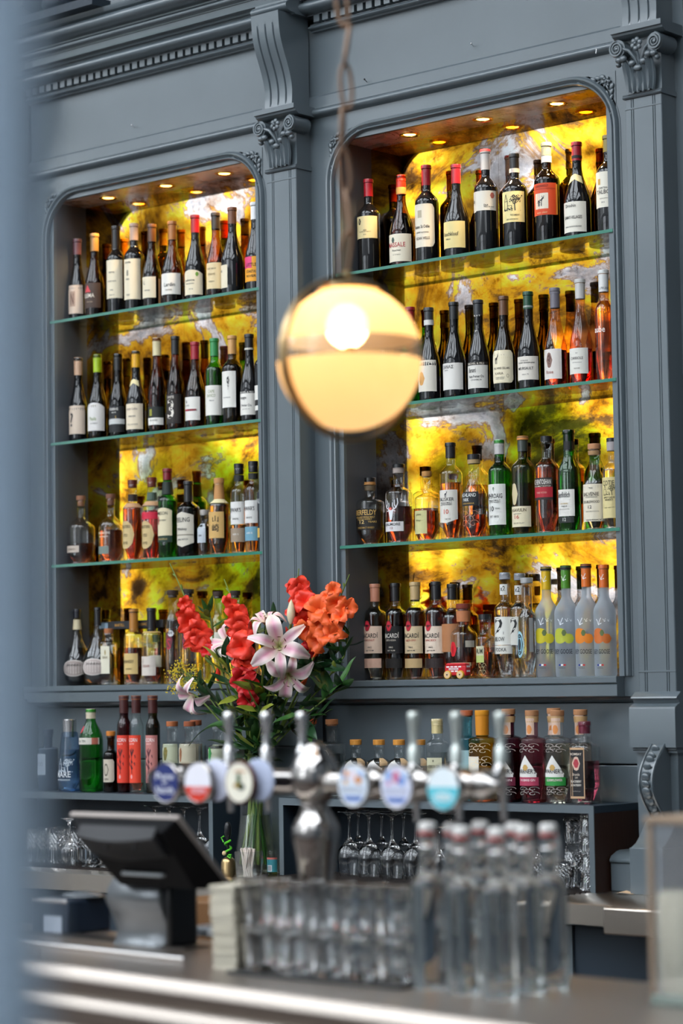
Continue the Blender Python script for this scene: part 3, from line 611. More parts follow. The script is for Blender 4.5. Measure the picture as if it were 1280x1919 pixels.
def rad_at(P_, z):
    for (r0, z0), (r1, z1) in zip(P_[1:], P_[2:]):
        if z0 <= z <= z1 + 1e-9 and z1 > z0: return r0 + (r1 - r0) * (z - z0) / (z1 - z0)
    return P_[-1][0] if z > P_[-1][1] else P_[3][0]
def outline(shape, u):
    """lower and upper edge (0..1) of a label at u in -1..1"""
    a = abs(u)
    if shape == 'oval': s_ = math.sqrt(max(0, 1 - u * u)); return .5 - .5 * s_, .5 + .5 * s_
    if shape == 'arch': return 0, 1 - .16 * a ** 2.2
    if shape == 'wave': return 0, 1 - .10 * a * a
    if shape == 'cham': c_ = max(0, a - .82) / .18 * .10; return c_, 1 - c_
    if shape == 'point': return .12 * a, 1 - .10 * a
    if shape == 'tri': return .0, max(.02, 1 - .95 * a)
    if shape == 'vee': return .45 * (1 - a), 1 - .25 * a
    if shape == 'torn': return .16 * max(0, u) - .04 * u, 1
    if shape == 'diag': return max(0, -.02 + .40 * u - .4), 1
    return 0, 1
def wrap(mb, P_, n, z0, z1, half, ctr, shape='rect', eps=.0005, tilt=0.):
    nu = max(4, int(half / 5)); nv = 1 if abs(rad_at(P_, z0) - rad_at(P_, z1)) < 1e-4 and shape == 'rect' else 4; vs = []
    for j in range(nv + 1):
        for i in range(nu + 1):
            u = -1 + 2 * i / nu; lo, hi = outline(shape, u); z = z0 + (z1 - z0) * (lo + (hi - lo) * j / nv) + tilt * u; a = math.radians(ctr + half * u)
            r = (rad_at(P_, z) + eps) * secr(a, n); vs.append((r * math.sin(a), -r * math.cos(a), z))
    mb.add(vs, [(j * (nu + 1) + i, j * (nu + 1) + i + 1, (j + 1) * (nu + 1) + i + 1, (j + 1) * (nu + 1) + i) for j in range(nv) for i in range(nu)])
def wrap_text(mb, P_, n, s_, z, h, wdeg, ctr, eps=.0011, tilt=0.):
    v, f = GLYPH[s_]; vs = []
    for a_, b_ in v:
        a = math.radians(ctr + a_ * wdeg); zz = z + b_ * h + tilt * a_; r = (rad_at(P_, zz) + eps) * secr(a, n); vs.append((r * math.sin(a), -r * math.cos(a), zz))
    mb.add(vs, f)
# cap styles: (radius over neck, wooden, ...)
def cap_mesh(kind, rn, top, zlow, H):
    """everything the bottle wears on its neck between zlow and H"""
    if kind == 'foil': p = [(rn + .0008, zlow), (rn + .0008, H - .013), (rn + .0026, H - .012), (rn + .0028, H - .004), (rn + .0020, H - .0005), (rn - .002, H + .0003), (.001, H)]
    elif kind == 'screw':
        p = [(rn + .0012, zlow), (rn + .0012, H - .022)] + [(rn + .0012 + (.0007 if i % 2 else 0), H - .021 + i * .0019) for i in range(8)] + [(rn + .0012, H - .003), (rn + .0002, H), (.001, H)]
    elif kind == 'cork': p = [(rn - .0012, zlow), (rn - .0012, H - .017), (rn + .0030, H - .0165), (rn + .0034, H - .015), (rn + .0034, H - .001), (rn + .0026, H), (.001, H)]
    elif kind == 'stop': p = [(rn + .0008, zlow), (rn + .0008, H - .017), (rn + .0022, H - .0165), (rn + .0024, H - .001), (rn + .0016, H), (.001, H)]
    elif kind == 'cone': p = [(rn + .008, zlow), (rn + .0095, H - .002), (rn + .008, H), (.001, H)]
    elif kind == 'facet': p = [(rn + .004, zlow), (rn + .0005, H - .022), (rn + .0005, H - .019), (rn + .0028, H - .018), (rn + .0028, H - .001), (rn + .002, H), (.001, H)]
    return p
NB_ = [0]
def bottle(ox, oy, sc, Y, zb, spec):
    """one bottle from what the photograph shows of it: cap x, cap top, body width, shape, glass, cap, fill, labels, texts"""
    cx, cyt, bw, shape, glass, cap, fill, labels, texts, label, group = spec[:11]; opt = spec[11] if len(spec) > 11 else {}
    Y = opt.get('Y', Y); px = ox + cx / sc; pyt = oy + cyt / sc
    pt = at(px, pyt, y=Y); H = pt.z - zb; base = Vector((pt.x, Y, zb)); ppm = F / depth(base)
    r = bw / sc / ppm / 2; n = SH[shape][0]
    if n > 2: r *= .80
    zp = lambda cy: at(px, oy + cy / sc, y=Y).z - zb
    random.seed(int(px * 7 + pyt)); rz = math.radians(opt.get('rz', 19 + random.uniform(-5, 5)))
    t = thing(opt.get('name', 'bottle'), label, 'bottle', base, group, rz)
    ck, cc, cbot = cap; zl = zp(cbot); rn = opt.get('rn', SH[shape][4]); top = H - .001 if ck in ('foil', 'screw') else H - .016
    if ck == 'cone': top = zl + .012
    P_ = profile(shape, r, H, top)
    if rn != SH[shape][4]: P_ = [(max(x if z < SH[shape][1] * H else rn + (x - SH[shape][4]) * (r - rn) / (r - SH[shape][4]), .002), z) for x, z in P_]
    seg = 36 if n > 2 else 28
    gmat = GLASS[glass]
    b = MB()
    if glass in ('black', 'navy', 'frost'): b.lathe(P_, seg=seg, n=n)
    else: b.lathe(P_, seg=seg, n=n, cap1=False)
    b.build('glass', gmat, t, smooth=40)
    if glass not in ('black', 'navy', 'frost') and shape not in ('tear',):
        if opt.get('base', 1): MB().lathe([(r * .5, .004), (r * .90, .002), (r * .93, .006), (r * .90, .009), (r * .3, .013)], seg=seg, n=n).build('thick_base', GLASS[glass], t, smooth=40)
    if fill:
        fc, fy = fill; fz = min(zp(fy), top - .03); q = [(r * .5, .010)] + [(max(x - .0026, .003), z) for x, z in P_[3:] if .010 <= z < fz] + [(max(rad_at(P_, fz) - .0026, .003), fz)]
        MB().lathe(q, seg=seg, n=n).build('liquid', liquid(fc), t, smooth=40)
    cm = plastic(cc) if ck != 'cork' and ck != 'facet' else mat('cork_' + cc, cc, .6)
    if ck == 'cone': cm = CHROME_D
    MB().lathe(cap_mesh(ck, rn, top, zl, H), seg=20, cap0=False).build({'foil': 'capsule', 'screw': 'screw_cap', 'cork': 'cork', 'stop': 'stopper', 'cone': 'metal_cap', 'facet': 'wooden_stopper'}[ck], cm, t, smooth=35)
    for bnd in opt.get('bands', []):                 # (y0, y1, colour) round the neck
        za, zb_ = zp(bnd[1]), zp(bnd[0]); MB().lathe([(rad_at(P_, za) + .0018, za), (rad_at(P_, zb_) + .0018, zb_)], seg=20, cap0=False, cap1=False).build('neck_band', paper(bnd[2]), t)
    by = {}
    for i, (sh, y0, y1, half, ctr, col) in enumerate(labels):
        mb = MB(); wrap(mb, P_, n, zp(y1), zp(y0), half, ctr, sh, .0005 + .00015 * i); mb.build('label' if i == 0 else 'label_print', paper(col), t, smooth=60)
    for (s_, yc, h, wd, ctr, col) in texts:
        mb = by.setdefault(col, MB()); wrap_text(mb, P_, n, s_, zp(yc), h / sc / ppm, wd, ctr)
    for col, mb in by.items(): mb.build('lettering', paper(col), t, smooth=0)
    NB_[0] += 1
    return t, P_, zp, r
CR, WH, BK, DG = 'e9dcc0', 'e6e2da', '141414', '3a3a3a'
K_ = 'black foil'
# ---- left alcove, top shelf
gLA = 'wine bottles on the top shelf of the alcove above the flowers'
LA = [
 (235, 247, 93, 'burg', 'black', ('foil', '5d3a42', 330), None, [('rect', 493, 642, 66, 0, 'd9c3b0'), ('rect', 525, 605, 22, -8, 'b89a86')], [('N', 565, 60, 24, -8, '6b4a44')], 'wine bottle with mauve capsule and beige label, first on its shelf by the alcove side', gLA),
 (325, 219, 104, 'burg', 'amber', ('foil', '8a6530', 312), ('201008', 480), [('rect', 482, 612, 68, 0, '4a3830'), ('tri', 492, 530, 22, -14, 'd84a50')], [('SLEMA', 548, 22, 76, -8, 'e8dccb'), ('vino rosso', 580, 9, 40, 0, 'b09a80')], 'brown wine bottle with dark label bearing a pink bird', gLA),
 (437, 180, 98, 'bord', 'black', ('foil', '1c1a1a', 300), None, [('rect', 362, 562, 66, 0, CR)], [('terra', 427, 9, 40, -6, DG), ('riserva nera', 472, 9, 60, -6, '777065'), ('1974', 520, 7, 22, -6, DG), ('vigne', 545, 7, 40, -6, '777065')], 'dark wine bottle with black capsule and tall plain cream label', gLA),
 (531, 166, 104, 'bord', 'black', ('foil', 'b89a88', 255), None, [('rect', 357, 568, 66, 0, CR)], [('tenuta', 375, 10, 44, -14, DG), ('8', 430, 30, 12, -14, DG), ('rosso', 463, 9, 24, -14, DG), ('mar', 545, 10, 24, -10, '777065')], 'dark wine bottle with pale pink capsule and tall cream label', gLA),
 (624, 170, 100, 'burg', 'amber', ('foil', '4a2c14', 262), ('1c0c05', 455), [('rect', 450, 560, 52, -8, CR), ('rect', 460, 590, 8, 70, '9a7d60')], [('L', 480, 20, 10, -30, DG), ('vino', 520, 8, 40, -12, DG)], 'brown wine bottle with brown capsule and small cream label low down', gLA),
 (731, 155, 116, 'burg', 'amber', ('foil', 'b5743a', 252), ('1c0d05', 430), [('rect', 433, 543, 66, 0, WH)], [('Lardin', 492, 20, 60, 4, DG), ('cuvee', 520, 7, 36, 0, '777065')], 'brown wine bottle with orange-tan capsule and white script label', gLA),
 (850, 122, 112, 'burg', 'black', ('foil', '9c1420', 215), None, [('arch', 415, 545, 66, 0, CR), ('oval', 427, 450, 9, 34, '6f9a3a')], [('Juliette', 470, 14, 62, -10, BK), ('beaujolais', 487, 8, 50, -6, DG), ('2016', 515, 7, 24, 0, DG)], 'dark wine bottle with red capsule and cream label with green dot', gLA),
 (957, 110, 100, 'burg', 'amber', ('foil', '33281e', 196), ('1c0e06', 372), [('rect', 377, 513, 66, 0, 'e6cfa2')], [('CONTI BRAVI', 408, 9, 64, -8, '6f6450'), ('chianti', 435, 14, 50, -6, '9a8460'), ('ROSSO', 475, 7, 36, -4, DG)], 'brown wine bottle with dark capsule and yellowish label beside the white label', gLA),
 (1043, 82, 122, 'burg', 'black', ('foil', '7a4a30', 170), None, [('rect', 388, 508, 44, -42, CR)], [('BB', 420, 10, 16, -40, DG)], 'dark wine bottle with brown capsule and label turned away, second from the pilaster', gLA),
 (1163, 56, 110, 'burg', 'black', ('foil', 'e2e2e4', 147), None, [('rect', 345, 475, 70, 0, 'f0a52a'), ('rect', 345, 405, 40, -34, 'e0407a')], [('LITTLE', 388, 16, 66, 0, BK), ('COASTAL', 423, 14, 66, 0, BK), ('RIVER', 447, 12, 60, 0, BK)], 'dark wine bottle with white capsule and pink and orange label', gLA),
]
gLB = 'wine bottles on the middle shelf of the alcove above the flowers'
LB = [
 (241, 198, 100, 'burg', 'black', ('screw', 'd2a98a', 290), None, [('rect', 452, 600, 66, 0, 'dcc8b4')], [('?', 525, 72, 22, -20, '2a2426')], 'dark wine bottle with pale tan screw cap and label showing a curved black figure', gLB),
 (341, 182, 104, 'burg', 'olive', ('screw', 'a4c01c', 275), ('2a2a08', 440), [('arch', 437, 583, 66, 0, 'dedad6')], [('Paula', 520, 20, 44, -6, '8a9a6a'), ('sauvignon', 545, 7, 46, 0, DG)], 'green wine bottle with lime green screw cap and white arched label', gLB),
 (448, 178, 96, 'burg', 'dkolive', ('screw', '161618', 265), ('15120a', 400), [('rect', 455, 590, 66, 0, '1c1c1e'), ('wave', 520, 548, 66, 0, 'c8c8c6')], [('RESERVE', 470, 13, 62, -8, WH), ('lote 43', 487, 7, 30, -6, WH), ('S', 512, 14, 8, 8, 'caa45a')], 'wine bottle with black cap and black label with white wave', gLB),
 (542, 162, 106, 'burg', 'black', ('screw', 'e2a61a', 250), None, [('rect', 442, 575, 66, 0, 'e8d8be'), ('vee', 310, 352, 52, 0, 'e8d8a4')], [('Joseph Cadou', 470, 16, 74, -4, '8a7a70'), ('macon', 508, 8, 44, 0, DG), ('VILLAGES', 550, 8, 70, 0, '8a8270')], 'wine bottle with golden yellow cap and cream neck ribbon label', gLB),
 (651, 95, 96, 'ries', 'amber', ('screw', 'dccfa4', 188), ('2a1205', 300), [('rect', 458, 515, 66, 0, '1e2420'), ('rect', 515, 552, 66, 0, WH), ('rect', 470, 505, 10, -20, '9c9a3a')], [('SILVANER', 528, 9, 56, 0, '8a8a80')], 'slender brown wine bottle with cream cap and black over white label', gLB),
 (747, 86, 98, 'ries', 'amber', ('foil', '1a1a1c', 180), ('241006', 260), [('rect', 392, 545, 62, 0, '201a18'), ('rect', 400, 538, 44, -8, '2c2420')], [('WHITE', 408, 14, 48, -8, 'd8d0c4'), ('3', 470, 100, 46, -8, 'e6ded2')], 'slender brown wine bottle with a big white figure 3 on its label', gLB),
 (850, 116, 108, 'burg', 'amber', ('foil', 'a01a2c', 208), ('4a2008', 300), [('rect', 407, 528, 60, -8, WH), ('diag', 470, 480, 40, -10, 'b02a3a')], [('La', 428, 18, 12, -32, DG), ('CLOVE', 452, 8, 40, -30, DG), ('DRY PINK', 476, 10, 56, 10, DG)], 'amber wine bottle with red capsule and white label crossed by a red line', gLB),
 (950, 97, 96, 'bord', 'green', ('foil', '2f8c4c', 190), ('2c3a08', 250), [('rect', 347, 502, 66, 0, WH)], [('CAPE', 378, 16, 44, -4, '9aa07a'), ('BANCO', 400, 16, 56, -4, '9aa07a'), ('blanco', 425, 7, 30, 0, DG)], 'green wine bottle with green capsule and tall white label', gLB),
 (1043, 83, 108, 'bord', 'olive', ('foil', 'd09a5a', 180), ('3a3408', 235), [('rect', 273, 462, 56, -12, WH)], [('@flower', 335, 70, 22, 0, BK), ('rioja blanco', 410, 8, 50, -12, DG)], 'olive wine bottle with tan capsule and white label with a line drawn face', gLB),
 (1132, 75, 98, 'burg', 'black', ('foil', '1c1c1e', 158), None, [('rect', 375, 500, 66, 0, WH), ('rect', 375, 388, 66, 0, '1e1e1e')], [('MICHEL & FILS', 382, 9, 96, 0, WH), ('Bourgogne', 412, 20, 50, -22, DG), ('Premier Cru', 450, 13, 70, 0, DG), ('grand vin', 470, 7, 50, 0, '777065')], 'dark wine bottle with black capsule and white label under a black band, left alcove', gLB, {'bands': [(148, 158, 'cfcabb')]}),
 (1208, 60, 100, 'bord', 'black', ('foil', '4a2010', 150), None, [('rect', 345, 475, 66, 0, WH), ('rect', 420, 450, 50, -10, '1a1a1a')], [], 'dark wine bottle mostly hidden by the pilaster on the middle shelf', gLB),
]
gLC = 'spirit bottles on the lowest shelf of the alcove above the flowers'
LC = [
 (255, 222, 148, 'dome', 'clear', ('cork', '9a6a50', 275), ('7a1c06', 472), [('rect', 485, 520, 40, -22, 'c4b4a6')], [('WOODBURN', 503, 10, 50, -22, '8a7a6a')], 'clear dome-shouldered bottle nearly empty of whiskey, by the alcove side', gLC),
 (410, 213, 128, 'dome', 'clear', ('cork', '7c5240', 270), ('6a1c0a', 402), [('rect', 487, 527, 38, -22, '76827a')], [('FORD RESERVE', 418, 10, 70, -12, 'd8d0c4'), ('BOURBON', 437, 7, 50, -12, 'd8d0c4')], 'clear dome-shouldered bottle two thirds full of dark whiskey', gLC),
 (524, 140, 106, 'malt', 'clear', ('stop', '5c2418', 180), ('a02408', 285), [('oval', 355, 500, 56, -22, 'cbb27e')], [('MOSTERS', 385, 16, 66, -22, '4a3a20'), ('1753', 430, 16, 30, -22, '3a3020'), ('RYE', 470, 14, 36, -22, '4a3a20')], 'red-amber whiskey bottle with oval tan label and dark neck', gLC, {'bands': [(215, 250, '2a1c18'), (262, 285, 'c49870')]}),
 (625, 126, 106, 'malt', 'clear', ('stop', '6c2c1c', 175), ('7c1010', 300), [('oval', 355, 500, 56, -22, 'cbb27e'), ('rect', 310, 345, 88, 0, 'd02440')], [('MOSTERS', 385, 16, 66, -22, '4a3a20'), ('1753', 430, 16, 30, -22, '3a3020'), ('RYE', 470, 14, 36, -22, '4a3a20')], 'whiskey bottle with oval tan label, grey-green neck and a bright pink band', gLC, {'bands': [(205, 245, '4a5c50'), (252, 275, 'c49870')]}),
 (706, 80, 104, 'malt', 'green', ('foil', '7c1420', 140), ('1c3808', 250), [('wave', 287, 432, 60, -8, 'ddd0ae'), ('rect', 435, 466, 60, -8, '20382c'), ('oval', 328, 375, 10, -40, '9a2a28')], [('JAMESON', 318, 22, 88, -18, '2a2a24'), ('IRISH WHISKEY', 352, 8, 50, -6, DG), ('TRIPLE DISTILLED', 450, 8, 66, -8, 'c8b070')], 'green whiskey bottle with dark red cap and large cream label', gLC, {'bands': [(150, 215, '1e2a22')]}),
 (815, 146, 122, 'malt', 'dkolive', ('foil', '18181a', 255), None, [('point', 308, 492, 60, -10, 'cfc8b8'), ('rect', 425, 432, 58, -10, '8a8272')], [('TEELING', 350, 24, 88, -14, '2a2a2a'), ('Whiskey', 400, 18, 60, -14, '2a2a2a'), ('SMALL BATCH', 452, 8, 60, -10, DG)], 'black whiskey bottle with pointed cream label', gLC),
 (898, 295, 72, 'small', 'clear', ('stop', 'a8a29c', 322), ('2c1c1a', 370), [('rect', 368, 468, 50, -14, 'b9c0c8'), ('rect', 365, 385, 16, -10, '202428')], [('GIN', 430, 10, 30, -14, DG)], 'short flask bottle with silver cap and blue-grey label', gLC),
 (975, 130, 110, 'malt', 'clear', ('facet', 'c08a52', 240), ('9a5410', 268), [('rect', 308, 445, 60, -8, 'cfa765')], [('山', 345, 34, 36, 4, '1a1612'), ('崎', 392, 40, 40, 4, '1a1612'), ('YAMAZAKI', 376, 7, 24, -46, '4a3a20')], 'golden whisky bottle with tan label and two black brush characters', gLC, {'bands': [(240, 262, 'e0d4a8')]}),
 (1079, 55, 92, 'tall', 'clear', ('stop', '1c1c1e', 108), ('b0682a', 375), [('rect', 255, 373, 62, -10, 'dcdad6'), ('rect', 393, 465, 62, -10, '9a8874')], [("DEWAR'S", 298, 22, 92, -18, BK), ('WHITE', 345, 9, 44, -10, DG), ('AGED 12', 425, 9, 44, -10, WH)], 'tall clear whisky bottle with black cap and brown lower label', gLC, {'bands': [(115, 145, '20211f')]}),
 (1153, 42, 92, 'tall', 'clear', ('stop', '1c1c1e', 98), ('b0682a', 360), [('rect', 248, 366, 62, -10, 'dcdad6'), ('rect', 385, 458, 62, -10, '6f9fb4')], [("DEWAR'S", 290, 22, 92, -18, BK), ('WHITE', 338, 9, 44, -10, DG), ('AGED 15', 418, 9, 44, -10, WH)], 'tall clear whisky bottle with black cap and light blue lower label', gLC, {'bands': [(105, 134, '20211f')]}),
 (1222, 60, 100, 'sq', 'black', ('foil', '16161a', 130), None, [('rect', 205, 300, 66, -6, '22242c'), ('rect', 390, 440, 60, -6, 'cfa84e')], [('WALKER', 250, 26, 76, -20, 'd0d0d0')], 'dark square whisky bottle with gold lower label beside the pilaster', gLC, {'rz': 0}),
]
gLD = 'bottles on the alcove floor above the red labelled bottles'
LD = [
 (234, 228, 158, 'tear', 'clear', ('foil', '24242c', 275), ('2a1c1c', 430), [('oval', 494, 580, 52, 14, 'c8beb6'), ('oval', 499, 575, 48, 14, 'a0928c')], [('JANNEAU', 522, 14, 60, 14, '2c2624')], 'teardrop decanter bottle with cork, farthest along the alcove floor', gLD, {'name': 'decanter_bottle', 'bands': [(283, 335, 'd6c7a4')]}),
 (343, 220, 166, 'tear', 'clear', ('foil', '1c1c20', 315), ('2c1410', 430), [('oval', 486, 574, 52, 12, 'd0c6c0'), ('oval', 491, 569, 48, 12, 'b4a6a0')], [('JANNEAU', 515, 14, 60, 12, '2c2624')], 'teardrop decanter bottle with long black neck foil and oval label', gLD, {'name': 'decanter_bottle'}),
 (400, 330, 96, 'sqs', 'clear', ('cork', 'b06f45', 358), None, [('rect', 422, 565, 34, -6, 'ded8c2'), ('oval', 440, 470, 6, -6, 'a08a4a')], [('DISARONNO', 480, 12, 42, -6, '8a7a5a')], 'square cut-glass bottle with white rectangular label', gLD, {'rz': 22}),
 (530, 227, 104, 'malt', 'clear', ('foil', 'b0742e', 348), ('3a0c06', 430), [('rect', 460, 567, 58, -10, 'd2b577')], [('HENNESSY', 502, 16, 74, -12, '3a2c1a'), ('COGNAC', 540, 9, 44, -8, '5a4a2a')], 'cognac bottle with orange-gold neck foil and tan label', gLD, {'bands': [(227, 247, '1c1c1c')]}),
 (623, 222, 106, 'malt', 'clear', ('foil', '1a1a1e', 345), ('4a1408', 560), [('rect', 475, 575, 60, -8, 'd2c7bc'), ('oval', 485, 515, 9, -30, 'b8aca0')], [('CEDAR', 525, 12, 50, -8, 'a06a60')], 'brandy bottle with long black neck foil and pale label', gLD, {'bands': [(345, 353, 'c0a060')]}),
 (652, 362, 84, 'malt', 'clear', ('foil', '4a5a30', 400), ('3a0c08', 530), [('rect', 470, 530, 60, -4, 'ccc4b0')], [], 'shorter cognac bottle peeping out behind the pale labelled brandy', gLD, {'Y': .128}),
 (734, 130, 82, 'cyl', 'clear', ('cork', '3c2a22', 168), ('8a9098', 330), [('oval', 345, 440, 30, -10, '70303a'), ('oval', 340, 372, 26, 6, 'd8d8d8')], [('KAH', 352, 16, 50, -10, BK), ('S', 410, 60, 34, -10, 'b03040')], 'tall clear tequila bottle with black top and red swirl, left of its twin', gLD, {'rn': .017}),
 (815, 125, 82, 'cyl', 'clear', ('cork', '2c2624', 165), ('8a9098', 330), [('oval', 345, 440, 30, -10, '583038'), ('oval', 340, 372, 26, 6, 'd8d8d8')], [('KAH', 352, 16, 50, -10, BK), ('S', 410, 60, 34, -10, 'b03040')], 'tall clear tequila bottle behind the first gladiolus, right of its twin', gLD, {'rn': .017}),
 (970, 137, 88, 'cyl', 'clear', ('cork', '3c2c24', 172), ('a8a060', 330), [('rect', 350, 480, 60, 0, 'd8d4c4')], [], 'tall clear bottle with dark-topped cork between two gladioli', gLD, {'rn': .015}),
 (1060, 132, 88, 'cyl', 'clear', ('cork', '30261e', 170), ('a8a060', 330), [('rect', 350, 480, 60, 0, 'd8d4c4')], [], 'tall clear bottle with dark cork behind the second gladiolus', gLD, {'rn': .015}),
]
# ---- right alcove
gRA = 'wine bottles on the top shelf beside the lamp chain'
RA = [
 (160, 450, 100, 'bord', 'black', ('foil', 'b01828', 525), None, [('rect', 615, 710, 70, -4, 'e2cf9a'), ('oval', 624, 652, 9, -30, '2a2418')], [('R', 638, 14, 6, -30, 'e2cf9a'), ('vinho', 675, 7, 18, 0, DG), ('herdade do esporo', 682, 5, 60, 0, DG), ('2016', 694, 5, 14, 0, DG)], 'short wine bottle with red capsule and cream label with round black seal', gRA, {'name': 'bottle'}),
 (300, 433, 108, 'burg', 'amber', ('screw', 'c83018', 517), ('1c0a05', 600), [('rect', 692, 810, 70, -4, 'eadfc8'), ('oval', 705, 730, 9, -26, '4a5a50')], [('MASSALE', 738, 20, 92, -12, 'b03038'), ('Pinot Noir', 762, 8, 44, -8, DG), ('vin de france', 780, 5, 40, -8, '8a8272')], 'brown wine bottle with red and gold striped cap and big red lettering', gRA, {'bands': [(486, 515, 'dca04a')]}),
 (408, 390, 102, 'bord', 'black', ('foil', '961824', 478), None, [('cham', 563, 748, 66, -8, 'e6dcc8'), ('rect', 590, 622, 12, -18, 'b8ac94')], [('Chateau St Odile', 660, 14, 92, -14, '2a2624'), ('CABERNET SAUVIGNON', 685, 6, 70, -8, DG), ('INDIAN WELLS', 710, 12, 74, -6, '4a4440')], 'dark wine bottle with tall clipped-corner white label', gRA),
 (535, 387, 112, 'burg', 'black', ('foil', 'a81c2c', 470), None, [('rect', 638, 752, 66, -4, 'e8d694')], [('Boschkloof', 692, 17, 76, -8, '3a3630'), ('SYRAH', 714, 6, 26, -20, DG)], 'dark sloping wine bottle with red capsule and short pale yellow label', gRA),
 (661, 323, 104, 'bord', 'black', ('foil', 'd4cdc6', 412), None, [('rect', 508, 592, 58, 10, 'e4ddcf'), ('rect', 508, 596, 22, -62, 'dcd4c6'), ('oval', 516, 542, 12, 46, 'b8665a'), ('rect', 508, 668, 8, 76, 'a88a5a')], [('D64', 570, 9, 20, 14, DG), ('ribera del duero', 577, 5, 50, 30, DG), ('Cao', 548, 18, 22, -60, DG)], 'dark wine bottle with silver-white capsule and split white label', gRA, {'bands': [(323, 333, 'a83040')]}),
 (785, 341, 106, 'bord', 'black', ('foil', '1a1a1c', 406), None, [('rect', 510, 642, 66, -4, 'ecdc9c')], [('@tree', 560, 80, 92, -6, '2e2e2c'), ('TESTAMENT', 612, 7, 44, 12, DG), ('RED WINE BLEND', 630, 5, 56, 0, DG)], 'dark wine bottle with yellow label bearing a black tree drawing', gRA, {'bands': [(406, 424, 'd8d0c8')]}),
 (922, 293, 110, 'bord', 'dkolive', ('foil', 'd8c89a', 350), ('140a05', 455), [('rect', 475, 612, 66, -4, 'd84c24'), ('rect', 518, 585, 34, -12, 'e8dcc8'), ('rect', 497, 502, 60, -4, 'b83c1c'), ('rect', 480, 610, 5, 64, 'e8a040')], [('BOEKENHOUT', 488, 10, 66, -10, '7a2010'), ('@beast', 552, 44, 44, -12, '2c2c2c'), ('RED 1997', 602, 6, 50, -8, 'f0c090')], 'dark wine bottle with orange-red label holding a white square picture', gRA, {'bands': [(352, 380, 'eee8e0')]}),
 (1052, 291, 118, 'burg', 'black', ('foil', 'a01828', 372), None, [('rect', 555, 685, 60, -6, 'e6e0d2'), ('vee', 430, 476, 60, -4, 'e8d8a0')], [('Drouhin', 572, 14, 50, -16, '4a4642'), ('GAMAY-VILLAGES', 622, 14, 84, -8, '2a2826'), ('GRAND VIN DE BOURGOGNE', 662, 6, 74, -6, DG)], 'dark wine bottle with cream V shaped neck label and white village label', gRA, {'bands': [(350, 362, '1e1e1e')]}),
 (1186, 262, 108, 'bord', 'black', ('foil', '8a7a34', 335), None, [('rect', 425, 578, 66, -4, 'e6e0d0'), ('rect', 455, 480, 8, -34, 'c8a050')], [('CHATEAU', 495, 9, 50, -12, DG), ('TALBOT', 512, 18, 84, -8, '2a2826'), ('saint julien', 540, 6, 46, -10, '777065'), ('2012', 556, 6, 18, -14, DG)], 'dark wine bottle with olive capsule, rightmost on the top shelf by the pilaster', gRA),
]
gRB = 'wine bottles on the middle shelf beside the hanging lamp'
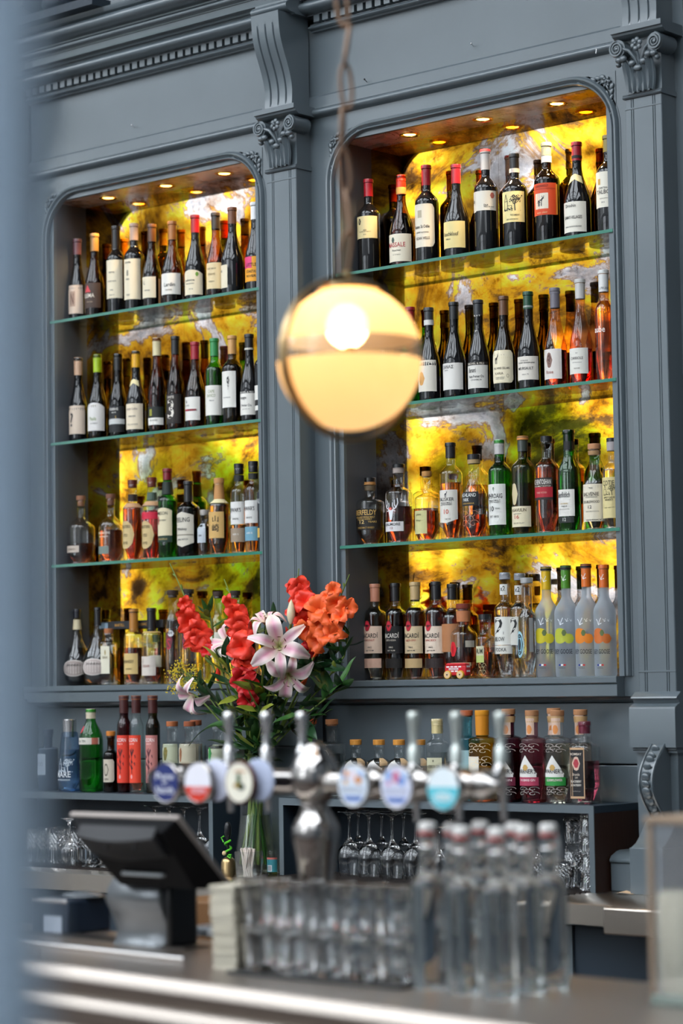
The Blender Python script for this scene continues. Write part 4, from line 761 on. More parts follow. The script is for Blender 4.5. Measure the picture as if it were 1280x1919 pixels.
RB = [
 (-65, 240, 116, 'burg', 'black', ('foil', '5a2a14', 325), None, [('rect', 517, 688, 66, -4, CR)], [], 'wine bottle hidden behind the glowing lamp, brown capsule', gRB),
 (82, 222, 112, 'bord', 'green', ('foil', '9c1c28', 315), ('103808', 330), [('rect', 480, 640, 66, -4, CR)], [], 'green wine bottle with red capsule hidden behind the lamp edge', gRB),
 (184, 225, 124, 'burg', 'black', ('foil', '3a3c3e', 322), None, [('rect', 517, 688, 64, -6, 'e2dacb'), ('oval', 580, 655, 22, -26, 'd8a05a')], [('COLLINE DU', 532, 6, 56, -4, DG), ('Chambery', 545, 6, 40, 0, DG), ('/', 610, 66, 8, -28, '4a3a24')], 'dark wine bottle with grey capsule and label printed with an orange flask', gRB, {'bands': [(294, 322, 'dedad4')]}),
 (320, 195, 128, 'burg', 'black', ('foil', '1c1c1e', 290), None, [('rect', 533, 678, 66, -4, 'e4e0da')], [('ΞΑΝΑΣ', 554, 18, 66, -20, '1c1c1c'), ('1893', 573, 6, 22, -26, DG)], 'dark wine bottle with wide white label in Greek capitals', gRB, {}),
 (453, 183, 124, 'burg', 'black', ('foil', '34363a', 270), None, [('rect', 545, 670, 66, -4, 'dad6ce'), ('rect', 527, 545, 66, -4, '2a2624'), ('torn', 348, 372, 22, -14, '4a4a4a')], [('MICHEL & FILS', 536, 11, 92, -6, 'd8cfc0'), ('Bernard', 572, 26, 40, -24, '3a3a3a'), ('Nuits Premier Cru', 606, 15, 82, -4, '3a3a3a'), ('CHABLIS', 625, 7, 60, -4, DG), ('EL A T', 271, 9, 80, -4, WH), ('2019', 355, 9, 24, -12, WH)], 'dark wine bottle with dark grey capsule and black-banded white label', gRB),
 (591, 163, 126, 'burg', 'dkolive', ('foil', '6c4428', 268), None, [('cham', 463, 642, 66, -4, 'e6d8b6'), ('cham', 468, 637, 63, -4, 'ece0c2')], [('@beast', 510, 56, 26, -26, '2a2622'), ('STAG WINE CELLARS', 562, 12, 92, -6, '3a342c'), ('KARIA', 590, 13, 46, -14, '6a604c'), ('CHARDONNAY', 612, 6, 50, -10, DG), ('NAPA VALLEY', 620, 5, 46, -10, DG), ('O', 604, 22, 14, 30, 'b0a488')], 'dark wine bottle with brown capsule and label showing a black stag', gRB),
 (725, 138, 126, 'burg', 'black', ('foil', '1c4a34', 235), None, [('rect', 497, 625, 66, -4, 'e2dace')], [('DOMAINE', 520, 5, 40, -14, DG), ('VINCENT GIRARDIN & FILS', 532, 8, 90, -6, '3a3a3a'), ('MEURSAULT', 563, 15, 84, -10, '2a2a2a'), ('blanc 75', 595, 7, 34, -8, '777065')], 'dark wine bottle with dark green capsule and plain white label', gRB, {'bands': [(216, 226, 'a0a8a0')]}),
 (871, 117, 128, 'rose', 'rose', ('foil', '6f6a74', 228), ('b01828', 462), [('rect', 457, 620, 56, -10, 'ded6cf'), ('oval', 475, 560, 18, -18, '8a6a60')], [('@flower', 520, 70, 28, -18, '5a3a34'), ('Rose', 582, 18, 40, -16, 'a06a60')], 'rose wine bottle with mauve-grey capsule and flower sketch label', gRB, {'bands': [(140, 150, '8a8690')]}),
 (1008, 70, 128, 'rose', 'rose', ('foil', 'c9c5c1', 178), ('c01c30', 455), [('rect', 452, 592, 58, -10, 'e0dcd2')], [('Le', 478, 7, 10, -10, DG), ('CARRIOLE', 507, 15, 66, -12, '4a4642'), ('cotes de provence', 530, 6, 50, -10, DG), ('ROSE', 562, 6, 30, -10, '777065')], 'rose wine bottle with silver-white capsule and square white label', gRB),
 (1136, 20, 106, 'cyl', 'rose', ('foil', 'e4e2e0', 140), ('e89a78', 190), [], [('aube', 348, 34, 74, -16, 'f2ece6'), ('L-PRUNE', 122, 14, 120, 20, '8a8a8e')], 'tall clear rose bottle with white capsule, last beside the pilaster', gRB),
]
gRC = 'whisky bottles on the lowest shelf of the alcove beside the lamp'
RC = [
 (167, 265, 122, 'pot', 'clear', ('stop', '18181a', 288), ('8a2c08', 480), [('wave', 400, 492, 72, -4, '1e1812')], [('ABERFELDY', 417, 22, 110, -8, 'd0a860'), ('HIGHLAND SINGLE MALT', 437, 8, 90, -4, 'c8a25a'), ('SCOTCH WHISKY', 446, 7, 66, -4, 'c8a25a'), ('12', 457, 16, 22, -14, 'e0c080'), ('YEARS', 457, 8, 36, 30, 'c8a25a'), ('SINGLE MALT WHISKY', 482, 8, 76, 0, 'b8924a')], 'squat whisky bottle with black label lettered in gold', gRC, {'bands': [(284, 296, 'b07a40'), (300, 320, '6a5a44')]}),
 (290, 207, 118, 'pot', 'clear', ('stop', '17171a', 222), ('5a0f0c', 390), [('rect', 456, 497, 52, -16, 'd8d4d4')], [('DALMORE', 467, 12, 78, -16, '2a2a2a'), ('12', 483, 9, 14, -16, '7a1c24'), ('@stag', 402, 92, 70, -18, 'e0e2e6')], 'dark whisky bottle with silver stag head emblem', gRC, {'rn': .0175, 'bands': [(224, 246, 'a0928a')]}),
 (410, 238, 106, 'small', 'clear', ('cork', 'b98448', 262), ('a84e12', 410), [('rect', 408, 507, 44, -22, 'c7c28a')], [('LINN', 425, 8, 30, -22, '5a5a3a'), ('Islay', 450, 9, 30, -22, '5a5a3a')], 'small whisky bottle with gold cork and pale lime label', gRC),
 (512, 115, 98, 'tall', 'clear', ('foil', '1e1d20', 180), ('c05a10', 288), [('torn', 320, 462, 60, -10, 'ddd8ce')], [('TALISKER', 360, 15, 94, -16, '222222'), ('SINGLE MALT', 375, 7, 66, -12, DG), ('SCOTCH WHISKY', 383, 7, 66, -12, DG), ('10', 413, 20, 26, -10, 'c04a28'), ('@beast', 338, 26, 20, -10, '2a2e38'), ('SKYE', 445, 7, 30, -2, '777065')], 'whisky bottle with black cap and torn-edged white label with red 10', gRC),
 (612, 165, 106, 'bell', 'clear', ('stop', '1c1c1e', 186), ('7c2410', 425), [('rect', 328, 388, 54, -14, '1c1c1e')], [('HIGHLAND', 342, 16, 88, -16, 'd8d8d4'), ('PARK', 362, 14, 36, -24, 'd8d8d4'), ('VIKING HONOUR', 378, 7, 66, -14, 'c8a050'), ('@swirl', 445, 80, 100, -10, 'b87860'), ('@swirl', 270, 70, 100, 0, 'b8a890')], 'embossed clear whisky bottle with small black label', gRC, {'rn': .0185, 'bands': [(188, 205, 'b09468')]}),
 (721, 102, 100, 'tall', 'green', ('screw', 'b9b5b2', 165), ('184a08', 215), [('rect', 295, 469, 62, -10, 'dfded8')], [('LAPHROAIG', 346, 20, 98, -14, '1c1c1c'), ('SINGLE MALT', 365, 7, 70, -10, DG), ('SCOTCH WHISKY', 373, 7, 70, -10, DG), ('10', 400, 22, 26, -22, '1c1c1c'), ('YEARS', 400, 6, 24, 10, DG), ('EST 1815', 434, 9, 50, -10, '2a2a2a'), ('@flower', 318, 20, 14, -10, '4a6a50')], 'bright green whisky bottle with grey cap and tall white label', gRC, {'rz': 12}),
 (821, 87, 102, 'tall', 'ltgreen', ('foil', '3c423c', 152), ('3a2a08', 290), [('rect', 390, 478, 64, -8, 'e0d4b4'), ('oval', 290, 385, 22, -30, 'cfc096')], [('LAGAVULIN', 406, 14, 92, -14, '5a4a34'), ('16', 435, 17, 26, -16, 'b0483c'), ('aged years', 422, 6, 44, -14, DG), ('ISLE OF ISLAY', 462, 6, 60, -8, '777065')], 'olive green whisky bottle with low cream label and oval shoulder seal', gRC, {'bands': [(87, 104, 'c88442')]}),
 (923, 87, 106, 'tall', 'clear', ('stop', '1a1a1c', 104), ('8c1c08', 200), [('rect', 268, 308, 58, -12, '241c18'), ('rect', 308, 352, 58, -12, 'ac1c2c'), ('rect', 352, 363, 58, -12, '2a1c18')], [('AUCHENTOSHAN', 286, 22, 104, -14, 'ded8d0'), ('SINGLE MALT SCOTCH', 304, 7, 96, -12, 'd8c8b8'), ('THREE WOOD', 332, 8, 56, -10, 'e0a090')], 'red-amber whisky bottle with black and crimson label', gRC, {'rn': .0165}),
 (1018, 60, 112, 'tri', 'green', ('foil', '1b1a1a', 148), ('0e2a08', 200), [('rect', 318, 432, 56, -8, 'dedad2'), ('rect', 435, 460, 50, -8, '1e2420')], [('Glenfiddich', 340, 24, 78, -14, '2a2c30'), ('OUR ORIGINAL', 378, 6, 44, -8, 'b09040'), ('TWELVE', 390, 6, 34, -8, DG), ('single malt scotch whisky', 402, 5, 60, -8, '777065'), ('12', 446, 14, 18, -8, 'c8c8c0')], 'dark green three-sided whisky bottle with black top and white label', gRC, {'bands': [(110, 145, '1f1f1f')], 'rz': 10}),
 (1128, 120, 104, 'bell', 'clear', ('cork', 'c08860', 146), ('4c3a12', 280), [('rect', 295, 455, 66, -6, 'e0d6c0')], [('THE', 312, 6, 20, -10, DG), ('BALVENIE', 338, 16, 84, -14, '3a342c'), ('Doublewood', 350, 7, 60, -10, '777065'), ('DOUBLEWOOD', 371, 11, 88, -14, '3a342c'), ('12', 393, 14, 18, -16, '2a2a2a'), ('SINGLE MALT SCOTCH', 412, 5, 66, -6, '777065'), ('WHISKY', 448, 6, 80, 0, DG)], 'bell-shouldered whisky bottle with cork and cream script label', gRC, {'rn': .017, 'bands': [(150, 168, 'b08a60')]}),
 (1205, 95, 92, 'malt', 'clear', ('stop', '22242a', 110), ('a89058', 230), [('rect', 265, 440, 66, -6, 'd8c890')], [('COTIE', 290, 22, 70, -10, '4a4430'), ('@tree', 322, 50, 84, -6, '5a5438'), ('SPEYSIDE', 352, 8, 66, -6, '3a3624'), ('WHISKY', 362, 8, 50, -6, '3a3624'), ('single cask 1991', 395, 6, 60, -6, '6a6444')], 'clear bottle with busy engraved yellow label, last by the pilaster', gRC, {'bands': [(112, 150, 'a8a0a0')]}),
]
gRD = 'spirit bottles on the alcove floor beside the flowers'
def bac(cx, ct, w_, cap, glass, fill, lab, sub, subc, tc, desc):
    return (cx, ct, w_, 'tall', glass, ('foil', cap, ct + 76), fill, [('rect', 330, 446, 64, -8, lab), ('oval', 306, 352, 21, -24, 'a01a24'), ('oval', 311, 347, 17, -24, 'c8283c')] + ([('rect', 468, 508, 60, -10, sub)] if sub else []),
            [('BACARDÍ', 368, 24, 96, -14, tc), ('@bat', 330, 24, 26, -24, '1a1416'), (subc, 390, 8, 64, -14, 'b04038' if tc == '1c1c1c' else 'c8c0b0'), ('1862', 420, 7, 24, -10, DG if tc == '1c1c1c' else 'c8c0b0'), ('BAT RUM', 434, 6, 44, -10, DG if tc == '1c1c1c' else 'c8c0b0')], desc, gRD)
RD = [
 bac(188, 148, 98, 'd08c70', 'clear', ('b0a890', 255), 'e2c4ac', 'e0b49c', 'COCONUT', '1c1c1c', 'clear rum bottle with copper-pink cap and peach label'),
 bac(276, 145, 92, '17171a', 'clear', ('241410', 255), '161416', '1e1a18', 'CARTA NEGRA', 'e0dad2', 'dark rum bottle with black cap and black label'),
 bac(360, 140, 94, 'c4a574', 'clear', ('5a2408', 250), 'd8c09a', 'c8a878', 'CARTA ORO', '1c1c1c', 'amber rum bottle with gold cap and beige label'),
 bac(450, 138, 102, '1c1b1e', 'clear', ('3c0c08', 250), 'e0ccb8', '2a1c1a', 'SPICED', '1c1c1c', 'dark spiced rum bottle with black cap and pink-beige label'),
 (520, 148, 96, 'malt', 'clear', ('foil', '1a1a1c', 215), ('8a2406', 260), [('rect', 320, 440, 64, -8, 'b0764c')], [], 'rum bottle with black cap standing behind the round flask', gRD, {'Y': .13}),
 (567, 233, 116, 'squat', 'clear', ('cork', '7c3424', 262), ('8c3410', 420), [('oval', 395, 460, 22, -38, 'd01c28'), ('rect', 392, 420, 22, 44, 'b0a898'), ('rect', 485, 500, 56, -10, 'b0a484')], [('I', 430, 30, 3, -38, '5a0c10')], 'round-shouldered flask with bright red dot label', gRD, {'rn': .020, 'Y': .100, 'bands': [(264, 310, 'c07a50')]}),
 (660, 278, 84, 'small', 'clear', ('stop', '1c1c1e', 290), ('9c4c0c', 440), [('rect', 415, 455, 30, -26, 'c8c4a4'), ('rect', 455, 485, 30, -26, 'b7c272')], [('RUM', 436, 22, 44, -26, '2a2e20'), ('@swirl', 515, 60, 50, -10, 'd8cfa4')], 'small whisky bottle with black cap and yellow-green label behind the toy bus', gRD, {'rn': .019, 'Y': .08}),
 (745, 100, 96, 'vodka', 'clear', ('screw', '9a9aa0', 128), ('c8ccd0', 230), [('rect', 290, 410, 62, -12, 'e0ded6'), ('rect', 412, 448, 62, -12, 'dcd8ce'), ('rect', 150, 195, 50, -8, 'd8d6d0')], [('2', 330, 70, 54, -18, '1c1c1c'), ('BELOW', 385, 18, 62, -18, '1c1c1c'), ('VODKA', 430, 16, 70, -14, '3a3a3a'), ('x2', 168, 22, 60, -10, '1c1c1c')], 'clear vodka bottle with a giant black 2 on its white label', gRD, {'rn': .0165}),
 (808, 103, 90, 'vodka', 'clear', ('screw', '8a8a90', 130), ('c8ccd0', 230), [('rect', 290, 410, 62, -12, 'c8c6be'), ('rect', 155, 195, 50, -8, 'd0ceca')], [('2', 330, 70, 54, -18, '1c1c1c'), ('x2', 172, 22, 60, -10, '1c1c1c')], 'second vodka bottle with black 2, half hidden behind the first', gRD, {'rn': .0165, 'Y': .13}),
 (838, 122, 84, 'fluted', 'clear', ('stop', 'a8a8a8', 140), ('a8b0b8', 260), [('oval', 350, 465, 34, -34, '9cc4d0'), ('oval', 362, 453, 28, -34, '2c3438'), ('rect', 295, 440, 12, 44, '8a8a8a')], [('O', 408, 80, 44, -34, '8ab8c8')], 'clear bottle with glass stopper and pale blue ring emblem', gRD, {'rn': .017, 'Y': .09}),
]
def goose(cx, ct, cap, fruit, top, desc, Y=.128):
    return (cx, ct, 104, 'goose', 'frost', ('foil', cap, ct + 98), None, [('oval', 338, 404, 40, -22, fruit), ('oval', 362, 404, 26, 24, fruit), ('oval', 345, 372, 12, 0, '5a6a3a')] + [('rect', 492, 499, 6, -24 + 12 * j, c_) for j, c_ in enumerate(('2a3a8a', 'e8e8e8', 'c03030'))],
            [('GREY GOOSE', 438, 20, 104, -14, '2a3038'), ('@bird', 312, 42, 30, -16, 'f0f4f8'), ('@bird', 305, 20, 16, 14, 'f0f4f8'), ('@bird', 306, 14, 12, 34, 'f0f4f8'), ('VODKA', 508, 6, 36, -14, '5a6068'), ('@bird', ct + 55, 34, 70, -16, 'f0f0f0')], desc, gRD, {'bands': ([(ct, ct + 16, '16161a')] if top else []), 'Y': Y, 'rn': .0145})
RD += [goose(921, 75, 'e0b41c', 'c8b820', 1, 'frosted vodka bottle with yellow cap'), goose(1005, 70, '4f8c28', 'b4b83a', 1, 'frosted vodka bottle with green cap'),
       goose(1092, 63, 'e07024', 'e08020', 1, 'frosted vodka bottle with orange cap and black top'), goose(1168, 66, 'dd6a22', 'c86a2c', 0, 'frosted vodka bottle with all-orange cap, beside the pilaster')]
RD[-1] = RD[-1][:2] + (96,) + RD[-1][3:]
# ---- below the ledge
gBL = 'bottles on the shelf box under the alcove with the decanters'
def acorn(cx, ct, glass, fill, lab, flo, desc):
    return (cx, ct, 58, 'tall', glass, ('foil', '4a2220', ct + 70), fill, [('rect', 188, 378, 68, -4, lab), ('oval', 345, 362, 10, -16, 'e8a0a0')],
            [('ACORN', 207, 15, 92, -10, 'f0dcd8'), ('APERITIF', 223, 6, 50, -14, 'f0c0b8'), ('@acorn_leaf', 290, 100, 70, -12, flo)], desc, gBL, {'bands': [(ct, ct + 16, '9a5a34')]})
BL = [
 (62, 165, 84, 'gin', 'navy', ('cork', '2a3448', 195), None, [('diag', 262, 345, 34, -14, 'a8b4c0')], [("ROCK'S", 302, 15, 44, -18, '4a5868')], 'dark blue bottle with pale arrow shaped label, half hidden by the door post', gBL),
 (150, 125, 97, 'flare', 'blue', ('cone', 'b8b8b8', 195), ('7aa0c8', 245), [], [('MARE', 343, 24, 84, -8, 'e0e6ea'), ('@tree', 308, 60, 90, 0, 'c0ccd6'), ('MEDITERRANEAN', 365, 7, 76, -8, 'c8d4dc')], 'pale blue tapering gin bottle with tall silver cap', gBL, {'rn': .016}),
 (235, 83, 96, 'tanq', 'green', ('screw', 'c9bca4', 122), ('2a9040', 200), [('rect', 198, 224, 74, -4, 'd0ccc0'), ('rect', 198, 224, 16, 46, 'b86a58'), ('oval', 150, 180, 14, -40, 'b02a3a')], [('No. TEN', 211, 9, 44, -22, '3a4a3a')], 'emerald green gin bottle with silver cap and red seal', gBL, {'rn': .0165}),
 (315, 172, 60, 'small', 'brown', ('cork', 'cc7c30', 196), ('1a0c08', 250), [('cham', 284, 375, 62, -8, 'c4baa8'), ('oval', 300, 352, 24, -12, '6a6258'), ('oval', 308, 344, 18, -12, 'b8ae9c')], [('GIN', 363, 8, 36, -10, '3a342c')], 'small brown apothecary bottle with cork and engraved label', gBL),
 acorn(367, 30, 'plum', ('9c1c14', 100), 'e0402c', '6a1c1c', 'red labelled aperitif bottle with deep red filling'),
 acorn(416, 30, 'clear', ('e05030', 378), 'e8462c', '5a1c20', 'red labelled aperitif bottle of clear glass'),
 acorn(482, 30, 'olive', ('4a3010', 110), 'c07a74', '5c2c34', 'dusty pink labelled aperitif bottle of olive glass'),
 (560, 133, 78, 'gin', 'clear', ('cork', 'b0663c', 152), ('c8ccc4', 230), [('rect', 222, 300, 68, -6, 'b4b89c'), ('oval', 235, 290, 18, -20, '6c6a3c')], [('@flower', 262, 54, 34, -12, '8a7a3a')], 'clear round-shouldered bottle with sage green label', gBL),
 (630, 133, 88, 'gin', 'clear', ('cork', 'a45a3a', 152), ('c8ccc4', 230), [('rect', 222, 300, 68, -6, 'bcb49c'), ('oval', 240, 295, 12, -30, 'a06a4a')], [('@flower', 265, 54, 26, -26, '8a5a3a')], 'clear round-shouldered bottle with beige label', gBL),
 (655, 128, 80, 'gin', 'clear', ('cork', 'b0603c', 150), ('c8ccc4', 230), [('rect', 222, 300, 68, -6, 'a89a84')], [], 'clear bottle with beige label tucked behind its neighbour', gBL, {'Y': -.03}),
 (745, 145, 84, 'gin', 'clear', ('cork', '8a8e90', 165), ('c8ccc4', 230), [('rect', 225, 302, 68, -6, 'b0b49a'), ('oval', 235, 300, 14, -40, '3c9a4c')], [('@flower', 270, 50, 26, -30, '3c8a48')], 'clear bottle with green leaf on its label beside the bouquet', gBL),
]
gBR = 'bottles on the shelf box with the brown end'
def warn(cx, ct, glass, fill, strip, sub, desc, Yv=-.10, w_=98):
    return (cx, ct, w_, 'gin', glass, ('cork', 'b07c54', 126 + (0)), fill, [('tri', 250, 322, 52, -14, 'e4e0da'), ('rect', 318, 332, 50, -14, 'e4e0da'), ('rect', 332, 364, 56, -10, strip), ('rect', 96, 175, 50, -10, 'd8b8a4'), ('oval', 138, 172, 30, -10, 'd88a4a'), ('oval', 285, 308, 14, -14, 'c8a05a')],
            [("WARNER'S", 310, 17, 96, -14, '1c1c1c'), (sub, 343, 9, 76, -8, 'f0d8d8'), ('@swirl', 225, 40, 110, -6, 'd8ccc4'), ('@swirl', 385, 36, 110, -6, 'd0c8c0')], desc, gBR, {'Y': Yv, 'rn': .0175, 'bands': [(105, 128, 'c9a06e')]})
BR = [
 (45, 115, 84, 'gin', 'clear', ('cork', 'c46038', 138), ('8a9098', 240), [], [], 'clear bottle with orange-topped cork behind the flower stems', gBR, {'rn': .016}),
 (123, 117, 104, 'gin', 'clear', ('cork', 'd08a5a', 142), ('98a0a4', 245), [('oval', 230, 265, 20, -12, 'd8d8d4'), ('oval', 233, 262, 17, -12, '22262a')], [('M', 247, 12, 18, -12, 'd8d8d4')], 'clear bottle with cork and small round black emblem', gBR, {'rn': .0175}),
]
for k, (cx, nm) in enumerate(((213, 'leftmost of the four small bottles'), (300, 'second of the four small bottles'), (375, 'third of the four small bottles'), (452, 'last of the four small bottles, behind a tap handle'))):
    BR.append((cx, 193, 92 if k < 3 else 84, 'small', 'clear', ('cork', 'd8923c', 212), ('9a9488', 262), [('tri', 268, 300, 44, -14, 'e4e0dc'), ('rect', 298, 330, 50, -14, 'e4e0dc'), ('rect', 262, 290, 20, 44, 'c8a880')], [], 'corked miniature gin bottle, ' + nm, gBR, {'rn': .0155, 'Y': -.10 if k < 3 else -.05}))
BR += [
 (518, 115, 94, 'sq', 'clear', ('screw', 'd9c690', 170), ('b0b4b0', 240), [('rect', 260, 345, 40, -4, 'c8c4a4')], [('HEBRON GIN', 293, 12, 66, -8, '2a2a22'), ('*', 272, 10, 10, -10, '4a4a3a')], 'square shouldered clear gin bottle with cream ribbed cap', gBR, {'rn': .0165}),
 (628, 83, 98, 'gin', 'teal', ('cork', 'b8623a', 108), ('8fc4cc', 190), [('rect', 232, 330, 50, -8, 'a8ccd0')], [], 'turquoise glass gin bottle with cork behind a tap handle', gBR, {'rn': .0165, 'Y': -.08}),
 (686, 83, 106, 'gin', 'orange', ('cork', 'e09420', 176), ('e09a20', 205), [('diag', 255, 345, 40, -34, 'e8e0d0')], [('@swirl', 225, 44, 110, 0, 'f8e0b0'), ('@swirl', 275, 44, 100, 8, 'f8e0b0')], 'golden orange gin bottle with bright orange neck', gBR, {'rn': .0185, 'bands': [(104, 176, 'd88a1c')]}),
 warn(785, 78, 'plum', ('4a0c18', 225), '6a1c34', 'SLOE GIN', 'dark plum gin bottle with white peaked label behind the last tap handle'),
 warn(873, 83, 'pink', ('a83048', 205), 'b03c58', 'RHUBARB GIN', 'pink gin bottle with white peaked label and rose strip'),
 warn(955, 75, 'clear', ('c0a890', 205), 'a89070', 'GIN', 'clear gin bottle standing behind the green striped one', -.045, 84),
 warn(968, 83, 'clear', ('c8bca0', 205), '2c8c3c', 'ELDERFLOWER', 'clear gin bottle with white peaked label and green strip'),
 warn(1055, 80, 'clear', ('c8a080', 205), 'a04030', 'GIN', 'clear corked gin bottle behind the square dark red one', -.045, 84),
 (1070, 125, 118, 'sq', 'clear', ('foil', '6c1830', 170), ('380208', 272), [('rect', 222, 412, 40, -12, 'c8a27c'), ('rect', 230, 404, 36, -12, '1c1a1c'), ('oval', 255, 308, 20, -12, 'd8b4a0'), ('oval', 264, 298, 14, -12, 'b03a44')], [('BOMBAY', 246, 9, 56, -12, 'd8c8b8'), ('Bramble', 322, 10, 34, -12, 'c8b8a8'), ('BLACKBERRY', 348, 9, 50, -12, 'e0d8cc'), ('& RASPBERRY', 362, 8, 50, -12, 'e0d8cc'), ('GIN', 334, 7, 14, -12, 'c8b8a8'), ('distilled gin', 385, 5, 40, -12, '8a8480')], 'square gin bottle of dark red liquid with ornate black label', gBR, {'rz': 4, 'rn': .0165}),
]
SETS = [(60, 360, 2.783, .095, SHELVES[0], LA), (60, 600, 2.783, .095, SHELVES[1], LB), (60, 850, 2.783, .095, SHELVES[2], LC), (60, 1060, 2.783, .095, ZL, LD),
        (620, 140, 2.2857, .105, SHELVES[0], RA), (740, 500, 2.909, .128, SHELVES[1], RB), (620, 780, 2.2857, .100, SHELVES[2], RC), (620, 1030, 2.2857, .120, ZL, RD),
        (60, 1290, 2.133, -.10, ZB, BL), (560, 1290, 2.0, -.10, ZB, BR)]
words = ['of'] + [t_[0] for s_ in SETS for b in s_[5] for t_ in b[8] if t_[0][0] != '@'] + ['GUINEA', 'Pure', 'North', 'PALE', 'SAN MARTO', 'BEAVERTOWN', 'AMSTEL', 'CAMDEN', 'LONDON', 'DRINKS', 'SODA', 'MENU', 'pos', 'BUS', 'COGNAC', 'MARTELL']
glyphs(words)
for ox, oy, sc, Y, zb, L_ in SETS:
    for b in L_: bottle(ox, oy, sc, Y, zb, b)
# antlers and facets that belong to single bottles are drawn in their lettering
# ---------------------------------------------------------------- toy bus and box strip on the alcove floor
RED = mat('red_toy_paint', (.55, .012, .02), .3)
p = at(858, 1266, y=-.018)
t = thing('toy_bus', 'small red wooden double decker bus with yellow wheels on the ledge', 'toy', (p.x, -.018, ZL), rz=math.radians(4))
MB().box(-.040, .040, -.014, .014, .010, .042).ext_y([(-.038, .042), (-.034, .050), (.036, .050), (.040, .042)], -.013, .013).build('body', RED, t, bevel=.003)
WW = mat('pale_wood', (.72, .50, .28), .5); YW = mat('yellow_wheel_paint', (.78, .45, .05), .4)
yx = (Vector((1, 0, 0)), Vector((0, 0, 1)), Vector((0, 1, 0)))
for x in (-.026, .022):
    for y in (-.022, .012):
        wq = MB().lathe([(.0125, 0), (.0132, .003), (.0132, .009), (.0125, .010)], (x, y, .0135), 20, ax=yx).build('wheel', YW, t)
        MB().lathe([(.0105, -.0006), (.0105, 0)], (x, y, .0135), 20, ax=yx).lathe([(.0026, -.001), (.0026, 0)], (x, y, .0135), 10, ax=yx, mi=1).build('hub', [WW, BLACKP], wq)
m_ = MB()
for i in range(4): m_.box(-.033 + i * .015, -.022 + i * .015, -.0148, -.0138, .036, .0405)
for i in range(3): m_.box(-.031 + i * .015, -.020 + i * .015, -.0148, -.0138, .022, .0265)
m_.box(-.024, .012, -.0148, -.0138, .0285, .0345); m_.box(.0398, .0408, -.009, .009, .036, .041).box(.0398, .0408, -.009, .009, .022, .027); m_.build('window_print', paper('e8dede'), t, smooth=0)
mb = MB(); flat_text(mb, 'LONDON', (-.006, -.0152, .0315), (1, 0, 0), (0, 0, 1), .030, .004); mb.build('lettering', paper('a02030'), t, smooth=0)
pa, pb_ = at(193, 1170, y=.135), at(312, 1170, y=.135)
t = thing('shelf_sign', 'long low black sign board with small gold lettering behind the cognac bottles', 'sign', ((pa.x + pb_.x) / 2, .135, ZL)); hw = (pb_.x - pa.x) / 2
zt_ = at(250, 1164, y=.135).z - ZL
for x_ in (-hw + .03, hw - .03): MB().box(x_ - .003, x_ + .003, -.012, .012, 0, zt_ - .028).build('foot', BLACKP, t)
MB().box(-hw, hw, -.018, .012, zt_ - .028, zt_).build('board', mat('black_card', (.02, .02, .022), .5), t, bevel=.001)
mb = MB(); flat_text(mb, 'MARTELL', (-hw * .35, -.0185, zt_ - .014), (1, 0, 0), (0, 0, 1), .05, .010); flat_text(mb, 'COGNAC', (hw * .35, -.0185, zt_ - .014), (1, 0, 0), (0, 0, 1), .05, .010); mb.build('lettering', paper('b8863a'), t, smooth=0)
MB().box(-hw, -hw + .045, -.0188, -.018, zt_ - .024, zt_ - .004).build('label', paper('8aa0b0'), t)

# ---------------------------------------------------------------- stemware, tumblers on the back counter
def wine_glass_me(H=.205, rb=.040, bowl=.105, rf=.036):
    """upturned wine glass, rim down: z measured from the rim"""
    o = [(rb * .80, 0), (rb * .92, bowl * .25), (rb, bowl * .55), (rb * .92, bowl * .78), (rb * .55, bowl * .95), (.012, bowl + .006), (.0042, bowl + .020), (.0036, H - .030), (.0055, H - .014), (.018, H - .006), (rf, H - .002), (rf, H)]
    i_ = [(0.004, bowl - .002), (rb * .50, bowl * .91), (rb * .88, bowl * .76), (rb * .965, bowl * .55), (rb * .885, bowl * .25), (rb * .775, 0)]
    return MB().lathe(i_ + o, seg=28)
STEMG = mat('stemware_crystal', (.975, .98, .985), .01, 0, 1.0, 1.5)
WG = wine_glass_me().mesh('bowl', STEMG, 60); WGs = wine_glass_me(.165, .028, .080, .030).mesh('bowl', STEMG, 60)
def stem_glass(px, pyb, me, Y, label, grp, flip=False):
    p = at(px, 1600, y=Y); o = bpy.data.objects.new('wine_glass', me); C.objects.link(o); o.location = (p.x, Y, CZ + .004)
    if flip: o.rotation_euler = (PI, 0, 0); o.location.z = CZ + .004 + .165
    return tag(o, label, 'glass', grp)
g1 = 'upturned wine glasses in the shelf box with the brown end'
RG = [(692, -.13, 'front upturned wine glass left of the tap column gap'), (735, -.14, 'front upturned wine glass, widest bowl, second beside the tap column'), (655, -.12, 'front upturned wine glass nearest the tap column'), (777, -.12, 'upturned wine glass next to the first swing-top bottle')]
for k, (px, Y, lb) in enumerate([(655, -.12, 'upturned wine glass nearest the right side of the chrome tap column'), (692, -.13, 'second upturned wine glass from the chrome tap column, front row'), (735, -.14, 'third upturned wine glass from the chrome tap column, front row'), (779, -.12, 'fourth upturned wine glass from the tap column, beside the glass bottles'), (672, -.045, 'upturned wine glass in the rear row between the first two'), (716, -.04, 'upturned wine glass in the rear row between the second and third'), (757, -.045, 'upturned wine glass in the rear row beside the fourth front one')]):
    stem_glass(px, 0, WG, Y, lb, g1)
stem_glass(822, 0, WGs, -.10, 'small upturned glass seen between the swing-top bottle necks', g1); stem_glass(845, 0, WG, -.06, 'rear upturned wine glass behind the swing-top bottle necks', g1)
g2 = 'upturned wine glasses in the shelf box behind the till'
